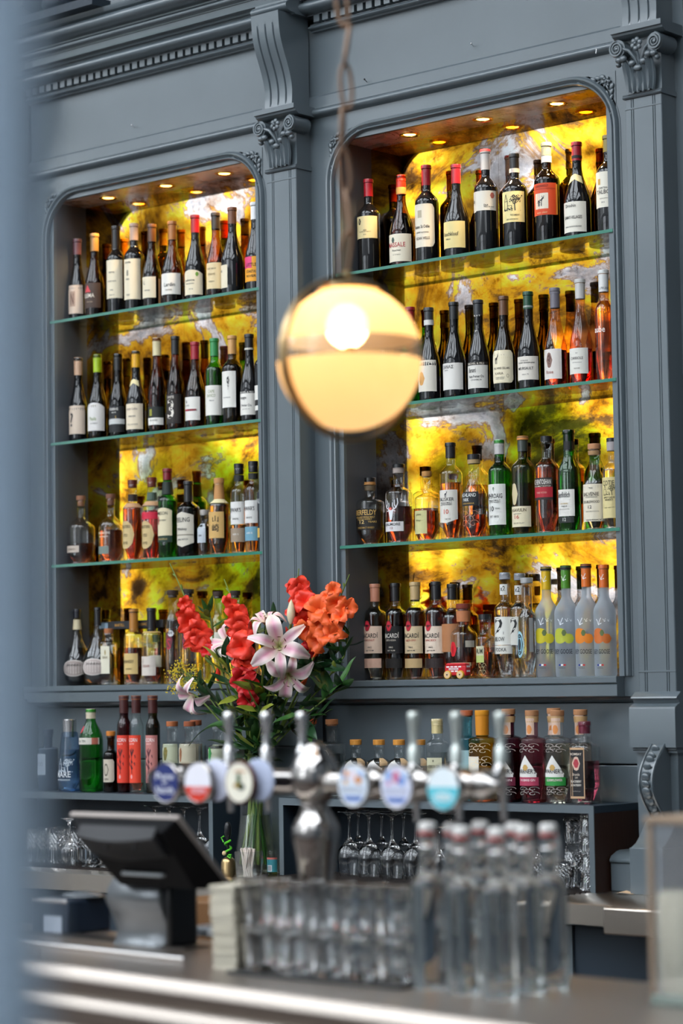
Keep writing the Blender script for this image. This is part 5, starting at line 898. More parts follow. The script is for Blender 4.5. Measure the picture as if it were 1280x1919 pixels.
for k, (px, Y, lb) in enumerate([(345, -.11, 'upturned wine glass directly behind the top corner of the till screen'), (374, -.13, 'upturned wine glass right of the till screen corner'), (402, -.11, 'upturned wine glass last before the vase, under the badge with red rim'), (318, -.10, 'upturned wine glass whose foot shows above the till screen'), (290, -.10, 'upturned wine glass behind the middle of the till screen')]):
    stem_glass(px, 0, WG, Y, lb, g2)
stem_glass(130, 0, WGs, -.28, 'small upturned wine glass in front of the cut crystal tumblers', g2)
stem_glass(168, 0, WGs, -.27, 'small wine glass standing upright by the edge of the till screen', g2, True); stem_glass(190, 0, WGs, -.26, 'second small upright wine glass partly hidden by the till screen', g2, True)
def cut_tumbler_me(r0=.040, r1=.036, H=.125):
    """upturned cut crystal tumbler: real diagonal facets on the wall"""
    seg, rows = 32, 14; mb = MB(); vs = []
    for j in range(rows + 1):
        for i in range(seg):
            t_ = j / rows; r = r0 + (r1 - r0) * t_; a = 2 * PI * i / seg
            if .08 < t_ < .9: r += .0019 * ((1 if (i + j) % 2 else -1) if j > 5 else (1 if i % 2 else -1))
            vs.append((r * math.sin(a), r * math.cos(a), H * t_))
    for r, z in ((r1 - .005, H - .016), (r0 - .004, 0)): vs += [(r * math.sin(2 * PI * i / seg), r * math.cos(2 * PI * i / seg), z) for i in range(seg)]
    q = lambda a, b: [(a * seg + i, b * seg + i, b * seg + (i + 1) % seg, a * seg + (i + 1) % seg) for i in range(seg)]
    fs = [f_ for j in range(rows) for f_ in q(j, j + 1)] + [tuple(rows * seg + i for i in range(seg))[::-1]] + [tuple((rows + 1) * seg + i for i in range(seg))] + q(rows + 1, rows + 2) + q(rows + 2, 0)
    mb.add(vs, fs); return mb
def closed_mesh(mb, name, m, sm):
    import bmesh
    me = mb.mesh(name, m, 0); b = bmesh.new(); b.from_mesh(me); bmesh.ops.recalc_face_normals(b, faces=b.faces); b.to_mesh(me); b.free()
    if sm: me.shade_smooth(); me.set_sharp_from_angle(angle=math.radians(sm))
    return me
CT = closed_mesh(cut_tumbler_me(), 'cut_tumbler', STEMG, 0); CTs = closed_mesh(cut_tumbler_me(.030, .036, .085), 'cut_tumbler', STEMG, 0); SHT = closed_mesh(cut_tumbler_me(.026, .021, .062), 'stacked_tumbler', STEMG, 0)
g3 = 'cut crystal tumblers on the left of the back counter'
for px, Y, lb in ((86, -.22, 'cut crystal highball tumbler nearest the door post'), (112, -.27, 'cut crystal highball tumbler, second from the door post, front'), (124, -.16, 'cut crystal highball tumbler in the rear row left of the small wine glass'), (150, -.20, 'cut crystal highball tumbler behind the small wine glass'), (176, -.17, 'cut crystal highball tumbler half hidden by the till screen'), (70, -.28, 'cut crystal highball tumbler hidden in the blur of the door post')):
    p = at(px, 1600, y=Y); o = bpy.data.objects.new('crystal_tumbler', CT); C.objects.link(o); o.location = (p.x, Y, CZ + .004); tag(o, lb, 'glass', g3)
g4 = 'cut crystal tumblers at the right end of the shelf box'
for px, Y, z, me, lb in ((1000, -.14, 0, CT, 'cut crystal tumbler behind the tallest swing-top necks'), (1025, -.12, 0, CTs, 'cut crystal rocks tumbler left of the last swing-top bottle neck'), (1056, -.15, 0, CTs, 'short cut crystal rocks tumbler just right of the last swing-top neck'), (1083, -.09, 0, CT, 'cut crystal tumbler under another in the corner of the shelf box'), (1081, -.09, .127, CTs, 'cut crystal tumbler on top in the corner of the shelf box')):
    p = at(px, 1640, y=Y); o = bpy.data.objects.new('crystal_tumbler', me); C.objects.link(o); o.location = (p.x, Y, CZ + .0 + z); tag(o, lb, 'glass', g4)
for k in range(4):
    p = at(1104, 1640, y=-.165); o = bpy.data.objects.new('shot_tumbler', SHT); C.objects.link(o); o.location = (p.x, -.165, CZ + k * .0545)
    tag(o, ['lowest', 'second from the bottom', 'third from the bottom', 'topmost'][k] + ' of the four small stacked tumblers by the brown end', 'glass', 'small tumblers stacked by the brown end')

# ---------------------------------------------------------------- vase with the bouquet
VP_ = at(479, 1637, z=CZ); VX, VY = VP_.x, VP_.y
VZ = CZ
vh = at(486, 1400, y=VY).z - VZ
vase = thing('flower_vase', 'tall waisted clear glass vase of flowers on the back counter', 'vase', (VX, VY, VZ))
vp = [(.070, 0), (.074, .004), (.070, .05), (.060, .12), (.052, .19), (.050, .26), (.055, .32), (.066, .38), (.077, vh)]
MB().lathe(vp, seg=40, cap1=False).build('glass', CRYSTAL, vase, smooth=60)
MB().lathe([(.04, .016)] + [(r - .004, max(z, .016)) for r, z in vp[1:5]] , seg=40).build('water', thin_glass('vase_water', (.86, .88, .70), (.45, .5, .25), 0, 1.33, 2), vase, smooth=60)
GRN = mat('leaf_green', (.035, .115, .022), .38); GRN2 = mat('leaf_yellow_green', (.26, .30, .035), .4); GRN_D = mat('leaf_dark_green', (.015, .055, .018), .35); STM = mat('flower_stem_green', (.15, .22, .04), .5)
GLR = mat('gladiolus_red', (.80, .040, .018), .45, sss=.1); GLO = mat('gladiolus_orange', (.90, .13, .025), .45, sss=.1); GLD = mat('gladiolus_deep_red', (.55, .008, .012), .45)
def lily_mat():
    m, n, L = node_mat('lily_petal_pink'); out = n.new('ShaderNodeOutputMaterial'); b = n.new('ShaderNodeBsdfPrincipled'); L(b.outputs[0], out.inputs[0]); b.inputs['Roughness'].default_value = .45
    a = n.new('ShaderNodeVertexColor'); a.layer_name = 'petal'; L(a.outputs[0], b.inputs['Base Color']); return m
LILY = lily_mat(); LBUD = mat('lily_bud_cream', (.72, .62, .42), .45); ANTH = mat('anther_brown', (.12, .03, .015), .6)
def leaf_me(name, m, L_=.10, W=.028, curl=.25, fold=.25):
    mb = MB()
    def f(u, v):
        s_ = (u - .5) * 2; w_ = W / 2 * math.sin(PI * min(.03 + v * .97, 1)) ** .8 * (1.15 - .4 * v); a = curl * v * PI / 2
        return (s_ * w_, L_ * v * math.cos(a * .6), abs(s_) * w_ * fold - L_ * v * math.sin(a * .6) * .6 + .002 * math.sin(v * 9))
    mb.grid(f, 4, 8); return mb.mesh(name, m, 60)
LEAVES = [leaf_me('leaf', GRN), leaf_me('leaf', GRN_D, .10, .034, .45), leaf_me('leaf', GRN, .10, .022, .1, .4), leaf_me('leaf', GRN2, .10, .026, .3), leaf_me('leaf', GRN_D, .10, .028, -.1)]
BLADE = [leaf_me('leaf_blade', GRN, .10, .014, .15, .5), leaf_me('leaf_blade', STM, .10, .012, -.05, .6)]
def petal_pts(L_, W, cup, curl, ruf, ph, nu=6, nv=7):
    def f(u, v):
        s_ = (u - .5) * 2; w_ = W / 2 * (math.sin(PI * (.10 + .80 * v)) ** .7) * (1 - .55 * max(0, v - .75) / .25 * .6)
        r = L_ * v; z = cup * (1 - (1 - v) ** 2) * L_ - curl * max(0, v - .45) ** 2 * L_ * 2.2
        return (s_ * w_, r * .92 - .25 * curl * L_ * max(0, v - .6) ** 2, z + ruf * math.sin(s_ * 5 + ph) * v * v + abs(s_) * w_ * .35 * (1 - v))
    return f, nu, nv
def floret_me(m, seed, L_=.054, W=.042, opening=.7):
    mb = MB(); rn_ = random.Random(seed)
    for k in range(6):
        f, nu, nv = petal_pts(L_ * rn_.uniform(.85, 1.12), W * (1.1 if k % 2 else .85), opening * rn_.uniform(.8, 1.15), rn_.uniform(.3, .8), .0035, rn_.uniform(0, 6), 5, 5); a = k * PI / 3 + rn_.uniform(-.15, .15); ca, sa = math.cos(a), math.sin(a)
        mb.grid(lambda u, v: (lambda p_: (p_[0] * ca - p_[1] * sa, p_[0] * sa + p_[1] * ca, p_[2]))(f(u, v)), nu, nv)
    mb.lathe([(.004, -.022), (.006, -.008), (.010, .004)], seg=8, cap1=False); return mb.mesh('floret', m, 70)
def aim(o, loc, d, roll=0., s_=1.):
    o.location = loc; q = Vector(d).to_track_quat('Z', 'Y'); o.rotation_mode = 'QUATERNION'
    from mathutils import Quaternion
    o.rotation_quaternion = q @ Quaternion((0, 0, 1), roll); o.scale = (s_,) * 3
def aim_y(o, loc, d, roll=0., s_=1.):
    from mathutils import Quaternion
    o.location = loc; q = Vector(d).to_track_quat('Y', 'Z'); o.rotation_mode = 'QUATERNION'; o.rotation_quaternion = q @ Quaternion((0, 1, 0), roll); o.scale = (s_ if not isinstance(s_, tuple) else s_[0],) * 3
    if isinstance(s_, tuple): o.scale = s_
TOW = (Vector(CAM) - Vector((VX, VY, 1.7))).normalized()
def bez(a, b, c_, n=12): return [Vector(a) * (1 - t) ** 2 + Vector(b) * 2 * t * (1 - t) + Vector(c_) * t * t for t in [i / n for i in range(n + 1)]]
FR = [floret_me(GLR, k) for k in range(3)]; FO = [floret_me(GLO, 7 + k) for k in range(3)]; FD = [floret_me(GLD, 13 + k) for k in range(2)]
mouth = Vector((VX, VY, VZ + vh - .03)); foot = Vector((VX, VY, VZ + .03))
def gladiolus(tip, mid, y_off, spots, fl, label, seed, budside=1):
    """tip, florets given where the photograph shows them; y_off sets the stem's distance"""
    Y = VY + y_off; T = at(*tip, y=Y); M = at(*mid, y=Y); t_ = thing('gladiolus', label, 'flower', foot, 'gladioli in the vase'); rn_ = random.Random(seed)
    f0 = foot + Vector((rn_.uniform(-.04, .04), rn_.uniform(-.03, .03), 0)); m0 = mouth + Vector((rn_.uniform(-.02, .02), rn_.uniform(-.02, .02), -.1))
    pts = [f0, m0] + bez(m0, M, T, 14)[1:]; N_ = len(pts)
    MB().tube([p - foot for p in pts], [.0055 - .0042 * i / N_ for i in range(N_)], 8).build('stalk', STM, t_, smooth=60)
    for (px, py, s_, kind) in spots:
        P0 = at(px, py, y=Y - .025 + rn_.uniform(-.012, .012)); me = (FD if kind == 2 else fl)[rn_.randrange(2)]
        o = part('floret', me, t_); d = TOW + Vector((rn_.uniform(-.7, .7), rn_.uniform(-.2, .2), rn_.uniform(-.35, .55))); aim(o, P0 - foot, d, rn_.uniform(0, 6), s_)
    # buds toward the tip
    for k in range(8):
        i = N_ - 2 - k; 
        if i < 3: break
        d = (pts[min(i + 1, N_ - 1)] - pts[i - 1]).normalized(); sd = Vector((1 if k % 2 else -1, -.3, 0)); q = pts[i]
        s_ = .4 + .13 * k; bm_ = MB(); a_ = q; b_ = q + (d * .8 + sd * .45).normalized() * .030 * s_ * 1.3
        bm_.tube([a_ - foot, (a_ + b_) / 2 - foot, b_ - foot], [.003 * s_ + .001, .006 * s_ + .001, .001], 8)
        bm_.build('bud', STM if k < 3 or k % 3 == 0 else (GLR if fl is FR else GLO), t_, smooth=60)
    for k in range(2):
        o = part('leaf_blade', BLADE[k % 2], t_); d = (M - m0).normalized() + Vector((rn_.uniform(-.25, .25), -.1, .1)); aim_y(o, pts[3] - foot, d, rn_.uniform(-1, 1), (1.0, 2.4, 1.0))
    return t_
gladiolus((318, 1056), (400, 1230), -.02, [(346, 1130, .55, 0), (350, 1148, .8, 0), (357, 1166, .95, 0), (366, 1184, 1.05, 0), (362, 1200, .9, 0), (374, 1205, .85, 0), (388, 1222, .6, 2)], FR, 'leftmost red gladiolus leaning toward the decanters', 1)
gladiolus((420, 1086), (486, 1240), -.07, [(432, 1128, .6, 0), (440, 1152, .9, 0), (445, 1172, 1.0, 0), (450, 1192, 1.05, 0), (455, 1212, 1.1, 0), (452, 1232, 1.05, 0), (462, 1243, .95, 0), (455, 1272, 1.0, 2), (464, 1290, .95, 2), (468, 1308, .9, 2)], FR, 'tall red gladiolus with florets down to the deep red ones', 2)
gladiolus((560, 1066), (545, 1230), .03, [(546, 1102, .55, 0), (562, 1100, .8, 0), (560, 1122, .95, 0), (572, 1130, .9, 0), (560, 1150, 1.0, 0), (570, 1166, .95, 0), (585, 1205, .8, 2), (575, 1225, .8, 2)], FR, 'red gladiolus standing straight in front of the middle pilaster', 3)
gladiolus((655, 1077), (590, 1240), -.01, [(625, 1108, .6, 0), (633, 1130, .85, 1), (648, 1140, .8, 1), (612, 1120, .5, 1), (600, 1148, 1.1, 1), (622, 1160, 1.05, 1), (605, 1172, 1.1, 1), (640, 1158, .8, 1), (580, 1178, 1.0, 1), (615, 1190, 1.0, 1), (598, 1200, .9, 0), (630, 1180, .9, 1)], FO, 'orange-red gladiolus leaning right toward the rum bottles', 4)
def lily_petal(seed, L_=.120, W=.050):
    rn_ = random.Random(seed); mb = MB(); f, nu, nv = petal_pts(L_, W, .55, .85, .0025, rn_.uniform(0, 6), 8, 12); mb.grid(f, nu, nv); me = mb.mesh('petal', LILY, 80)
    ca = me.color_attributes.new('petal', 'FLOAT_COLOR', 'POINT')
    for j in range(nv + 1):
        for i in range(nu + 1):
            u = abs(i / nu - .5) * 2; v = j / nv; k = max(0, 1 - u * 1.15) * (1 - abs(v - .45) * 1.1); g_ = max(0, 1 - v * 5)
            c_ = [.84 - .12 * k, .74 - .46 * k, .68 - .26 * k]; c_ = [c_[0] * (1 - g_) + .62 * g_, c_[1] * (1 - g_) + .66 * g_, c_[2] * (1 - g_) + .25 * g_]
            ca.data[j * (nu + 1) + i].color = (*c_, 1)
    return me
PT = [lily_petal(k) for k in range(3)] + [lily_petal(9, .120, .036)]
def lily_flower(t_, foot_, P0, d, s_, seed, n=6, stam=True):
    rn_ = random.Random(seed); fl_ = bpy.data.objects.new('flower', None); fl_.empty_display_size = .02; C.objects.link(fl_); fl_.parent = t_; aim(fl_, P0 - foot_, d, rn_.uniform(0, 1), s_)
    for k in range(n):
        part('petal', PT[3 if k % 2 else rn_.randrange(3)], fl_, rot=(rn_.uniform(-.22, .22), rn_.uniform(-.1, .1), k * 2 * PI / n + rn_.uniform(-.1, .1)))
    if stam:
        mb, an = MB(), MB()
        for k in range(6):
            a = k * PI / 3 + .4; q = [(.002 * math.cos(a), .002 * math.sin(a), 0), (.010 * math.cos(a), .010 * math.sin(a), .035), (.022 * math.cos(a), .022 * math.sin(a), .060)]; mb.tube(q, .0008, 5)
            e = Vector(q[2]); t2 = Vector((-math.sin(a), math.cos(a), .3)) * .0065; an.tube([e - t2, e, e + t2], [.0008, .0019, .0008], 6)
        mb.tube([(0, 0, 0), (.002, 0, .05), (.005, .002, .072)], .0012, 6); mb.build('stamen', mat('stamen_green', (.55, .62, .22), .5), fl_); an.build('anther', ANTH, fl_)
def stem_to(t_, P0, seed, r=.0035, m_=STM, foot_=foot):
    rn_ = random.Random(seed); f0 = foot + Vector((rn_.uniform(-.045, .045), rn_.uniform(-.035, .035), 0)); m0 = mouth + Vector((rn_.uniform(-.025, .025), rn_.uniform(-.02, .02), -.1))
    md = (m0 + P0) / 2 + Vector((0, 0, .06)); pts = [f0, m0] + bez(m0, md, P0, 10)[1:]; MB().tube([p - foot_ for p in pts], r, 8).build('stem', m_, t_, smooth=60); return pts
L1 = [((523, 1212), 1.0, -.15, (.0, 0, .15), 21), ((540, 1262), .85, -.12, (.25, -.1, -.75), 22), ((497, 1165), .62, -.05, (-.2, 0, .7), 23), ((420, 1180), .55, .02, (-.5, .1, .5), 24)]
t_ = thing('lily', 'big open pink and white lily with drooping bloom below it', 'flower', foot, 'lilies in the vase')
for (pp, s_, yo, dd, sd) in L1[:2]:
    P0 = at(*pp, y=VY + yo); lily_flower(t_, foot, P0, TOW + Vector(dd), s_, sd)
stem_to(t_, at(523, 1212, y=VY - .14), 31)
P0 = at(500, 1172, y=VY - .05); t_ = thing('lily', 'half-open pale lily behind the big pink one', 'flower', foot, 'lilies in the vase'); lily_flower(t_, foot, P0, TOW * .5 + Vector((-.3, 0, .8)), .62, 23, stam=True); stem_to(t_, P0, 32)
P0 = at(428, 1205, y=VY + .0); t_ = thing('lily', 'pale lily with recurved petals between the two left gladioli', 'flower', foot, 'lilies in the vase'); lily_flower(t_, foot, P0, TOW * .6 + Vector((-.6, 0, .2)), .72, 24, stam=False); stem_to(t_, P0, 33)
P0 = at(364, 1302, y=VY - .08); t_ = thing('lily', 'drooping pink lily hanging at the left below the yellow sprays', 'flower', foot, 'lilies in the vase'); lily_flower(t_, foot, P0, Vector((-.15, -.75, -.45)), .72, 25, n=6, stam=False); stem_to(t_, P0, 34)
t_ = thing('lily_bud', 'closed cream lily bud standing above the big lily', 'flower', foot); P0 = at(545, 1170, y=VY - .05); P1 = at(546, 1124, y=VY - .05)
MB().tube([P0 + (P1 - P0) * a - foot for a in (0, .15, .35, .6, .85, 1)], [.004, .010, .014, .0125, .007, .001], 12).build('bud', LBUD, t_, smooth=60); stem_to(t_, P0, 35)
def sprig(pts_px, yo, n, sizes, label, seed, mats_=(0, 1, 2, 4), nm='leafy_branch'):
    rn_ = random.Random(seed); Y = VY + yo; q = [at(*p_, y=Y) for p_ in pts_px]; t_ = thing(nm, label, 'foliage', foot, 'leafy branches in the vase')
    m0 = mouth + Vector((rn_.uniform(-.03, .03), rn_.uniform(-.02, .02), -.04)); pts = [foot + Vector((rn_.uniform(-.04, .04), rn_.uniform(-.03, .03), 0)), m0] + q; MB().tube([p - foot for p in pts], [.003] * (len(pts) - 1) + [.001], 6).build('twig', STM, t_)
    path = [m0] + q
    for k in range(n):
        s_ = (k + .6) / n * (len(path) - 1); i = min(int(s_), len(path) - 2); P0 = path[i].lerp(path[i + 1], s_ - i); ax_ = (path[i + 1] - path[i]).normalized()
        d = ax_ * .5 + Vector((rn_.uniform(-1, 1), rn_.uniform(-.9, .1), rn_.uniform(-.5, .7))); o = part('leaf', LEAVES[mats_[rn_.randrange(len(mats_))]], t_); aim_y(o, P0 - foot, d, rn_.uniform(-1, 1), rn_.uniform(*sizes) * 1.25)
    return t_
sprig([(520, 1330), (560, 1280), (600, 1250)], -.04, 22, (.7, 1.1), 'dark broad-leaved branch under the orange gladiolus', 41, (1, 4, 1, 0))
sprig([(560, 1350), (610, 1310), (640, 1290)], -.06, 20, (.7, 1.1), 'broad-leaved branch reaching toward the ledge on the right', 42, (1, 0, 4))
sprig([(600, 1290), (645, 1230), (655, 1185)], .0, 24, (.45, .8), 'fine-leaved branch with yellow tipped leaves at the far right', 43, (2, 3, 4, 0))
sprig([(470, 1350), (440, 1290), (420, 1240)], -.03, 22, (.6, 1.0), 'branch of narrow leaves between the two left gladioli', 44, (2, 0, 3, 4))
sprig([(440, 1360), (400, 1310), (360, 1270)], -.02, 22, (.6, 1.0), 'branch with dark leaves behind the drooping lily', 45, (1, 2, 4))
sprig([(500, 1330), (510, 1280), (520, 1240)], .02, 26, (.7, 1.1), 'dense green branch filling the middle of the bouquet', 46, (1, 0, 4, 3))
sprig([(490, 1360), (480, 1320), (500, 1290)], -.08, 30, (.7, 1.1), 'green branch hanging over the front of the vase', 47, (0, 3, 1))
sprig([(530, 1370), (560, 1360), (590, 1360)], -.05, 19, (.7, 1.0), 'low dark branch spreading to the right of the vase mouth', 48, (1, 4, 0))
sprig([(500, 1220), (505, 1180), (515, 1170)], .05, 15, (.6, .9), 'dark leaves rising behind the big lily', 49, (4, 1))
sprig([(570, 1250), (620, 1230), (650, 1210)], .05, 22, (.6, .9), 'reddish brown leafed branch behind the orange gladiolus', 50, (4, 1, 4), 'leafy_branch')
sprig([(400, 1200), (395, 1160), (390, 1150)], .03, 15, (.45, .7), 'small leaved branch between the red gladioli tips', 51, (3, 2, 4))
t_ = thing('strap_leaf', 'long drooping green strap leaf at the left of the vase', 'foliage', foot); q = [at(a, b, y=VY - .05) for a, b in ((455, 1370), (420, 1345), (385, 1352), (355, 1398))]; mb = MB(); dn_ = Vector((.3, 0, .25)); vs = []
bz = [q[0] * (1 - s) ** 3 + q[1] * 3 * s * (1 - s) ** 2 + q[2] * 3 * s * s * (1 - s) + q[3] * s ** 3 for s in [i / 14 for i in range(15)]]
for i, p_ in enumerate(bz):
    w_ = .018 * math.sin(PI * (.15 + .84 * i / 14)); vs += [p_ - foot - dn_ * w_ * 2.2, p_ - foot + Vector((0, -.004, 0)), p_ - foot + dn_ * w_ * 2.2]
mb.add(vs, [(i * 3 + j, i * 3 + j + 1, i * 3 + j + 4, i * 3 + j + 3) for i in range(14) for j in (0, 1)]).build('blade', GRN, t_, smooth=60)
t_ = thing('goldenrod', 'spray of tiny yellow flowers at the left of the bouquet', 'flower', foot); rn_ = random.Random(4); ms = MB(); ys = MB(); P_c = at(352, 1262, y=VY - .05); stem_to(t_, P_c, 36, .002)
for k in range(16):
    e = P_c + Vector((rn_.uniform(-.06, .055), rn_.uniform(-.03, .03), rn_.uniform(-.055, .05))); ms.tube([P_c - foot + Vector((.02, 0, -.05)), (P_c + e) / 2 - foot, e - foot], .0007, 4)
    for j in range(26): ys.ball(e - foot + Vector((rn_.gauss(0, .011), rn_.gauss(0, .010), rn_.gauss(0, .009))), rn_.uniform(.0014, .003), 5, 4)
ms.build('sprig', STM, t_); ys.build('blossom', mat('goldenrod_yellow', (.72, .55, .03), .6), t_, kind='stuff')
t_ = thing('goldenrod', 'small yellow flower tuft behind the tall red gladiolus', 'flower', foot); ys = MB(); P_c = at(445, 1268, y=VY - .03); stem_to(t_, P_c, 37, .002)
for j in range(160): ys.ball(P_c - foot + Vector((rn_.gauss(0, .022), rn_.gauss(0, .012), rn_.gauss(0, .018))), rn_.uniform(.0012, .0022), 5, 4)
ys.build('blossom', mat('goldenrod_yellow', (.75, .55, .03), .6), t_, kind='stuff')
# extra stems seen through the vase
t_ = thing('flower_bundle', 'bundle of pale green stalks standing in the vase water', 'flower stems', foot)
for k in range(12):
    a = k * 2.4; f0 = Vector((.045 * math.cos(a), .045 * math.sin(a), 0)); m0 = Vector((.03 * math.cos(a + 2.4), .03 * math.sin(a + 2.4), vh - .05)); MB().tube([f0, (f0 + m0) * .5 * .8 + Vector((0, 0, m0.z * .1)), m0], .0045, 7).build('stalk', STM if k % 2 else GRN, t_)

# ---------------------------------------------------------------- small things in front of the vase
def foot_at(px, py): return at(px, py, z=CZ)
p = foot_at(428, 1643); t = thing('hand_bell', 'brass hand bell with black knobbed handle wrapped in green ribbon', 'bell', p)
MB().lathe([(.025, 0), (.026, .004), (.0245, .012), (.0235, .045), (.020, .056), (.010, .062), (.004, .064)], seg=26).build('bell_body', BRASS, t, smooth=50)
MB().lathe([(.004, .064), (.004, .115), (.008, .125), (.0115, .140), (.0115, .160), (.008, .172), (.001, .176)], seg=18).build('handle', BLACKP, t, smooth=50)
mb = MB(); mb.tube([(.010 * math.cos(s * .75), .010 * math.sin(s * .75), .060 + .0033 * s) for s in range(18)], .0038, 6); mb.tube([(.012, -.01, .07), (.03, -.015, .072), (.022, -.012, .060), (.008, -.012, .066)], .0025, 6); mb.tube([(-.01, -.01, .11), (-.018, -.012, .125), (-.004, -.015, .130)], .0022, 6)
mb.build('ribbon', mat('green_ribbon', (.10, .55, .02), .35), t); MB().ball((-.004, -.014, .075), (.008, .006, .008), 12, 8).build('wooden_bead', WW, t)
p = foot_at(467, 1648); t = thing('straw_jar', 'square clear beaker of white paper straws before the vase', 'jar', p)
MB().lathe([(.030, 0), (.032, .003), (.037, .088), (.0355, .088), (.030, .006), (.001, .006)], seg=32, n=6, cap1=False, cap0=True).build('beaker', CRYSTAL, t, smooth=40)
rn_ = random.Random(8); st = MB().tube([(0, 0, 0), (0, 0, .092)], .0026, 8).mesh('paper_straw', paper('e6d8cc'), 60)
for k in range(24):
    o = part('paper_straw', st, t); a = Vector((rn_.uniform(-.016, .016), rn_.uniform(-.016, .016), .007)); b = a + Vector((rn_.uniform(-.022, .022) * (1.2), rn_.uniform(-.012, .012), .085)); b.x = max(-.026, min(.026, b.x)); b.y = max(-.026, min(.026, b.y)); aim(o, a, b - a)
p = foot_at(511, 1646); t = thing('bitters_bottle', 'little clear bottle with teal label right of the straws', 'bottle', p)
MB().lathe([(.015, 0), (.0172, .003), (.0172, .084), (.0165, .087)], seg=24).build('glass', CLEAR, t, smooth=40); P_ = [(.0172, 0), (.0172, 0), (.0172, 0), (.0172, 0), (.0172, .1)]
mb = MB(); wrap(mb, P_, 2, .020, .062, 100, 0); mb.build('label', paper('3c8a94'), t); mb = MB(); wrap(mb, P_, 2, .022, .042, 26, 10, 'rect', .0008); mb.build('barcode_print', paper('d8dce0'), t)
mb = MB()
for k in range(7): wrap(mb, P_, 2, .024, .040, 1.2, -10 + k * 6, 'rect', .0011)
mb.build('barcode_print', paper('3a3a3a'), t); MB().lathe([(.0150, .002), (.0150, .030)], seg=20).build('liquid', liquid('5a6a20'), t)
mb = MB(); wrap(mb, P_, 2, .060, .066, 100, 0, 'rect', .0008); mb.build('label_print', paper('c06a60'), t)
p = foot_at(1172, 1676); mb = MB(); mb.add([(-.03, -.012, .001), (.0, -.02, .006), (.034, -.012, .002), (.03, .012, .001), (.0, .006, .010), (-.03, .012, .002)], [(0, 1, 4, 5), (1, 2, 3, 4)])
o = mb.build('crumpled_paper', paper('cfae8c'), smooth=0); o.location = p; tag(o, 'scrap of crumpled paper lying on the back counter', 'paper')
# ---------------------------------------------------------------- the front bar
BZ = 1.03
bar = thing('front_bar', 'metal-topped front bar with rounded pewter edge', 'bar')
def bfront(x): return -2.625 - .135 * (x - .2) + .012 * math.sin((x - .2) * 1.2)
def brear(x): return -2.17 - .075 * (x - .2)
xs = [-1.6 + .12 * i for i in range(46)]; tb = MB(); vs = []
prof_ = [(0, 0, 1), (0, 0, 0), (-.006, .002, 0), (-.020, .003, 0), (-.032, -.006, 0), (-.037, -.022, 0), (-.030, -.038, 0), (-.018, -.046, 0), (-.014, -.052, 0), (-.024, -.062, 0), (-.030, -.078, 0), (-.024, -.092, 0), (-.008, -.10, 0), (-.002, -.115, 0), (-.010, -.125, 0), (-.014, -.26, 0)]
for x in xs:
    yf, yr = bfront(x), brear(x); vs += [(x, yr if f_ else yf + a_, BZ + b_) for a_, b_, f_ in prof_]
n_ = len(prof_); tb.add(vs, [(i * n_ + j, i * n_ + j + 1, (i + 1) * n_ + j + 1, (i + 1) * n_ + j) for i in range(len(xs) - 1) for j in range(n_ - 1)])
tb.build('bar_top', BARMETAL, bar, smooth=40)
tb = MB(); vs = []
for x in xs: yr = brear(x); vs += [(x, yr, BZ), (x, yr + .006, BZ - .004), (x, yr + .006, BZ - .05), (x, yr, BZ - .055), (x, yr - .02, BZ - .055), (x, yr - .02, 0)]
tb.add(vs, [(i * 6 + j, i * 6 + j + 1, (i + 1) * 6 + j + 1, (i + 1) * 6 + j) for i in range(len(xs) - 1) for j in range(5)]).build('rear_edge', BARMETAL, bar, smooth=40)
MB().box(-1.6, 3.8, -2.62, -2.55, 0, BZ - .2).build('bar_front', PAINT_DK, bar)
# raised strip and slotted drip tray along the service side, left
q0, q1 = at(75, 1768, z=BZ + .006), at(345, 1797, z=BZ + .006); dd = (q1 - q0).normalized()
MB().tube([q0 - dd * .3, q1], [.004, .004], 8).build('steel_strip', CHROME_D, bar)
dt = MB(); a0 = at(60, 1745, z=BZ + .002); nn = Vector((-dd.y, dd.x, 0)); L_ = (q1 - q0).length + .1
dt.obox(a0 + dd * L_ * .5 - nn * .0, (dd, nn, Vector((0, 0, 1))), (L_ * .5, .035, .001)); o = dt.build('drip_tray', mat('drip_tray_steel', (.10, .085, .075), .42, .6))
tag(o, 'slotted steel drip tray in front of the till stand', 'drip tray'); sl = MB()
for k in range(int(L_ / .017)): sl.obox(a0 + dd * (.01 + k * .017) + Vector((0, 0, .0012)), ((dd + nn * .25).normalized(), nn, Vector((0, 0, 1))), (.004, .030, .0004))
sl.build('slot', BLACKP, o, smooth=0, kind='stuff')

# ---------------------------------------------------------------- beer tap tower
TX, TY = 1.205, -2.43
tt = at(590, 1462, dep=4.75); TX, TY, TZ = tt.x, tt.y, tt.z
tower = thing('beer_tap_tower', 'polished chrome beer tap tower with six badged taps on a crossbar', 'beer taps', (TX, TY, BZ))
ht = TZ - BZ; ppm = F / 4.75
zt = lambda py: at(590, py, dep=4.75).z - BZ
def pr(*a): return [(w_ / 2 / ppm, zt(y)) for w_, y in a]
col = [(.060, 0), (.060, .006), (.045, .010), (.030, .018)] + pr((58, 1700), (62, 1660), (72, 1610), (84, 1580), (89, 1560), (86, 1548), (74, 1536), (58, 1524), (52, 1514), (56, 1508), (50, 1504))
MB().lathe(col, seg=44).build('column', CHROME, tower, smooth=50)
MB().lathe(pr((40, 1508), (60, 1500), (84, 1484), (94, 1462), (88, 1440), (70, 1420), (50, 1408), (44, 1404), (40, 1398), (20, 1392), (2, 1390)), seg=44).build('globe', CHROME, tower, smooth=50)
AX = (Vector((0, 1, 0)), Vector((0, 0, 1)), Vector((1, 0, 0)))
def xat(px): return at(px, 1468, y=TY).x - TX
xl_, xr_ = xat(285), xat(925); tz = ht - .005
seg_ = []; x = xl_
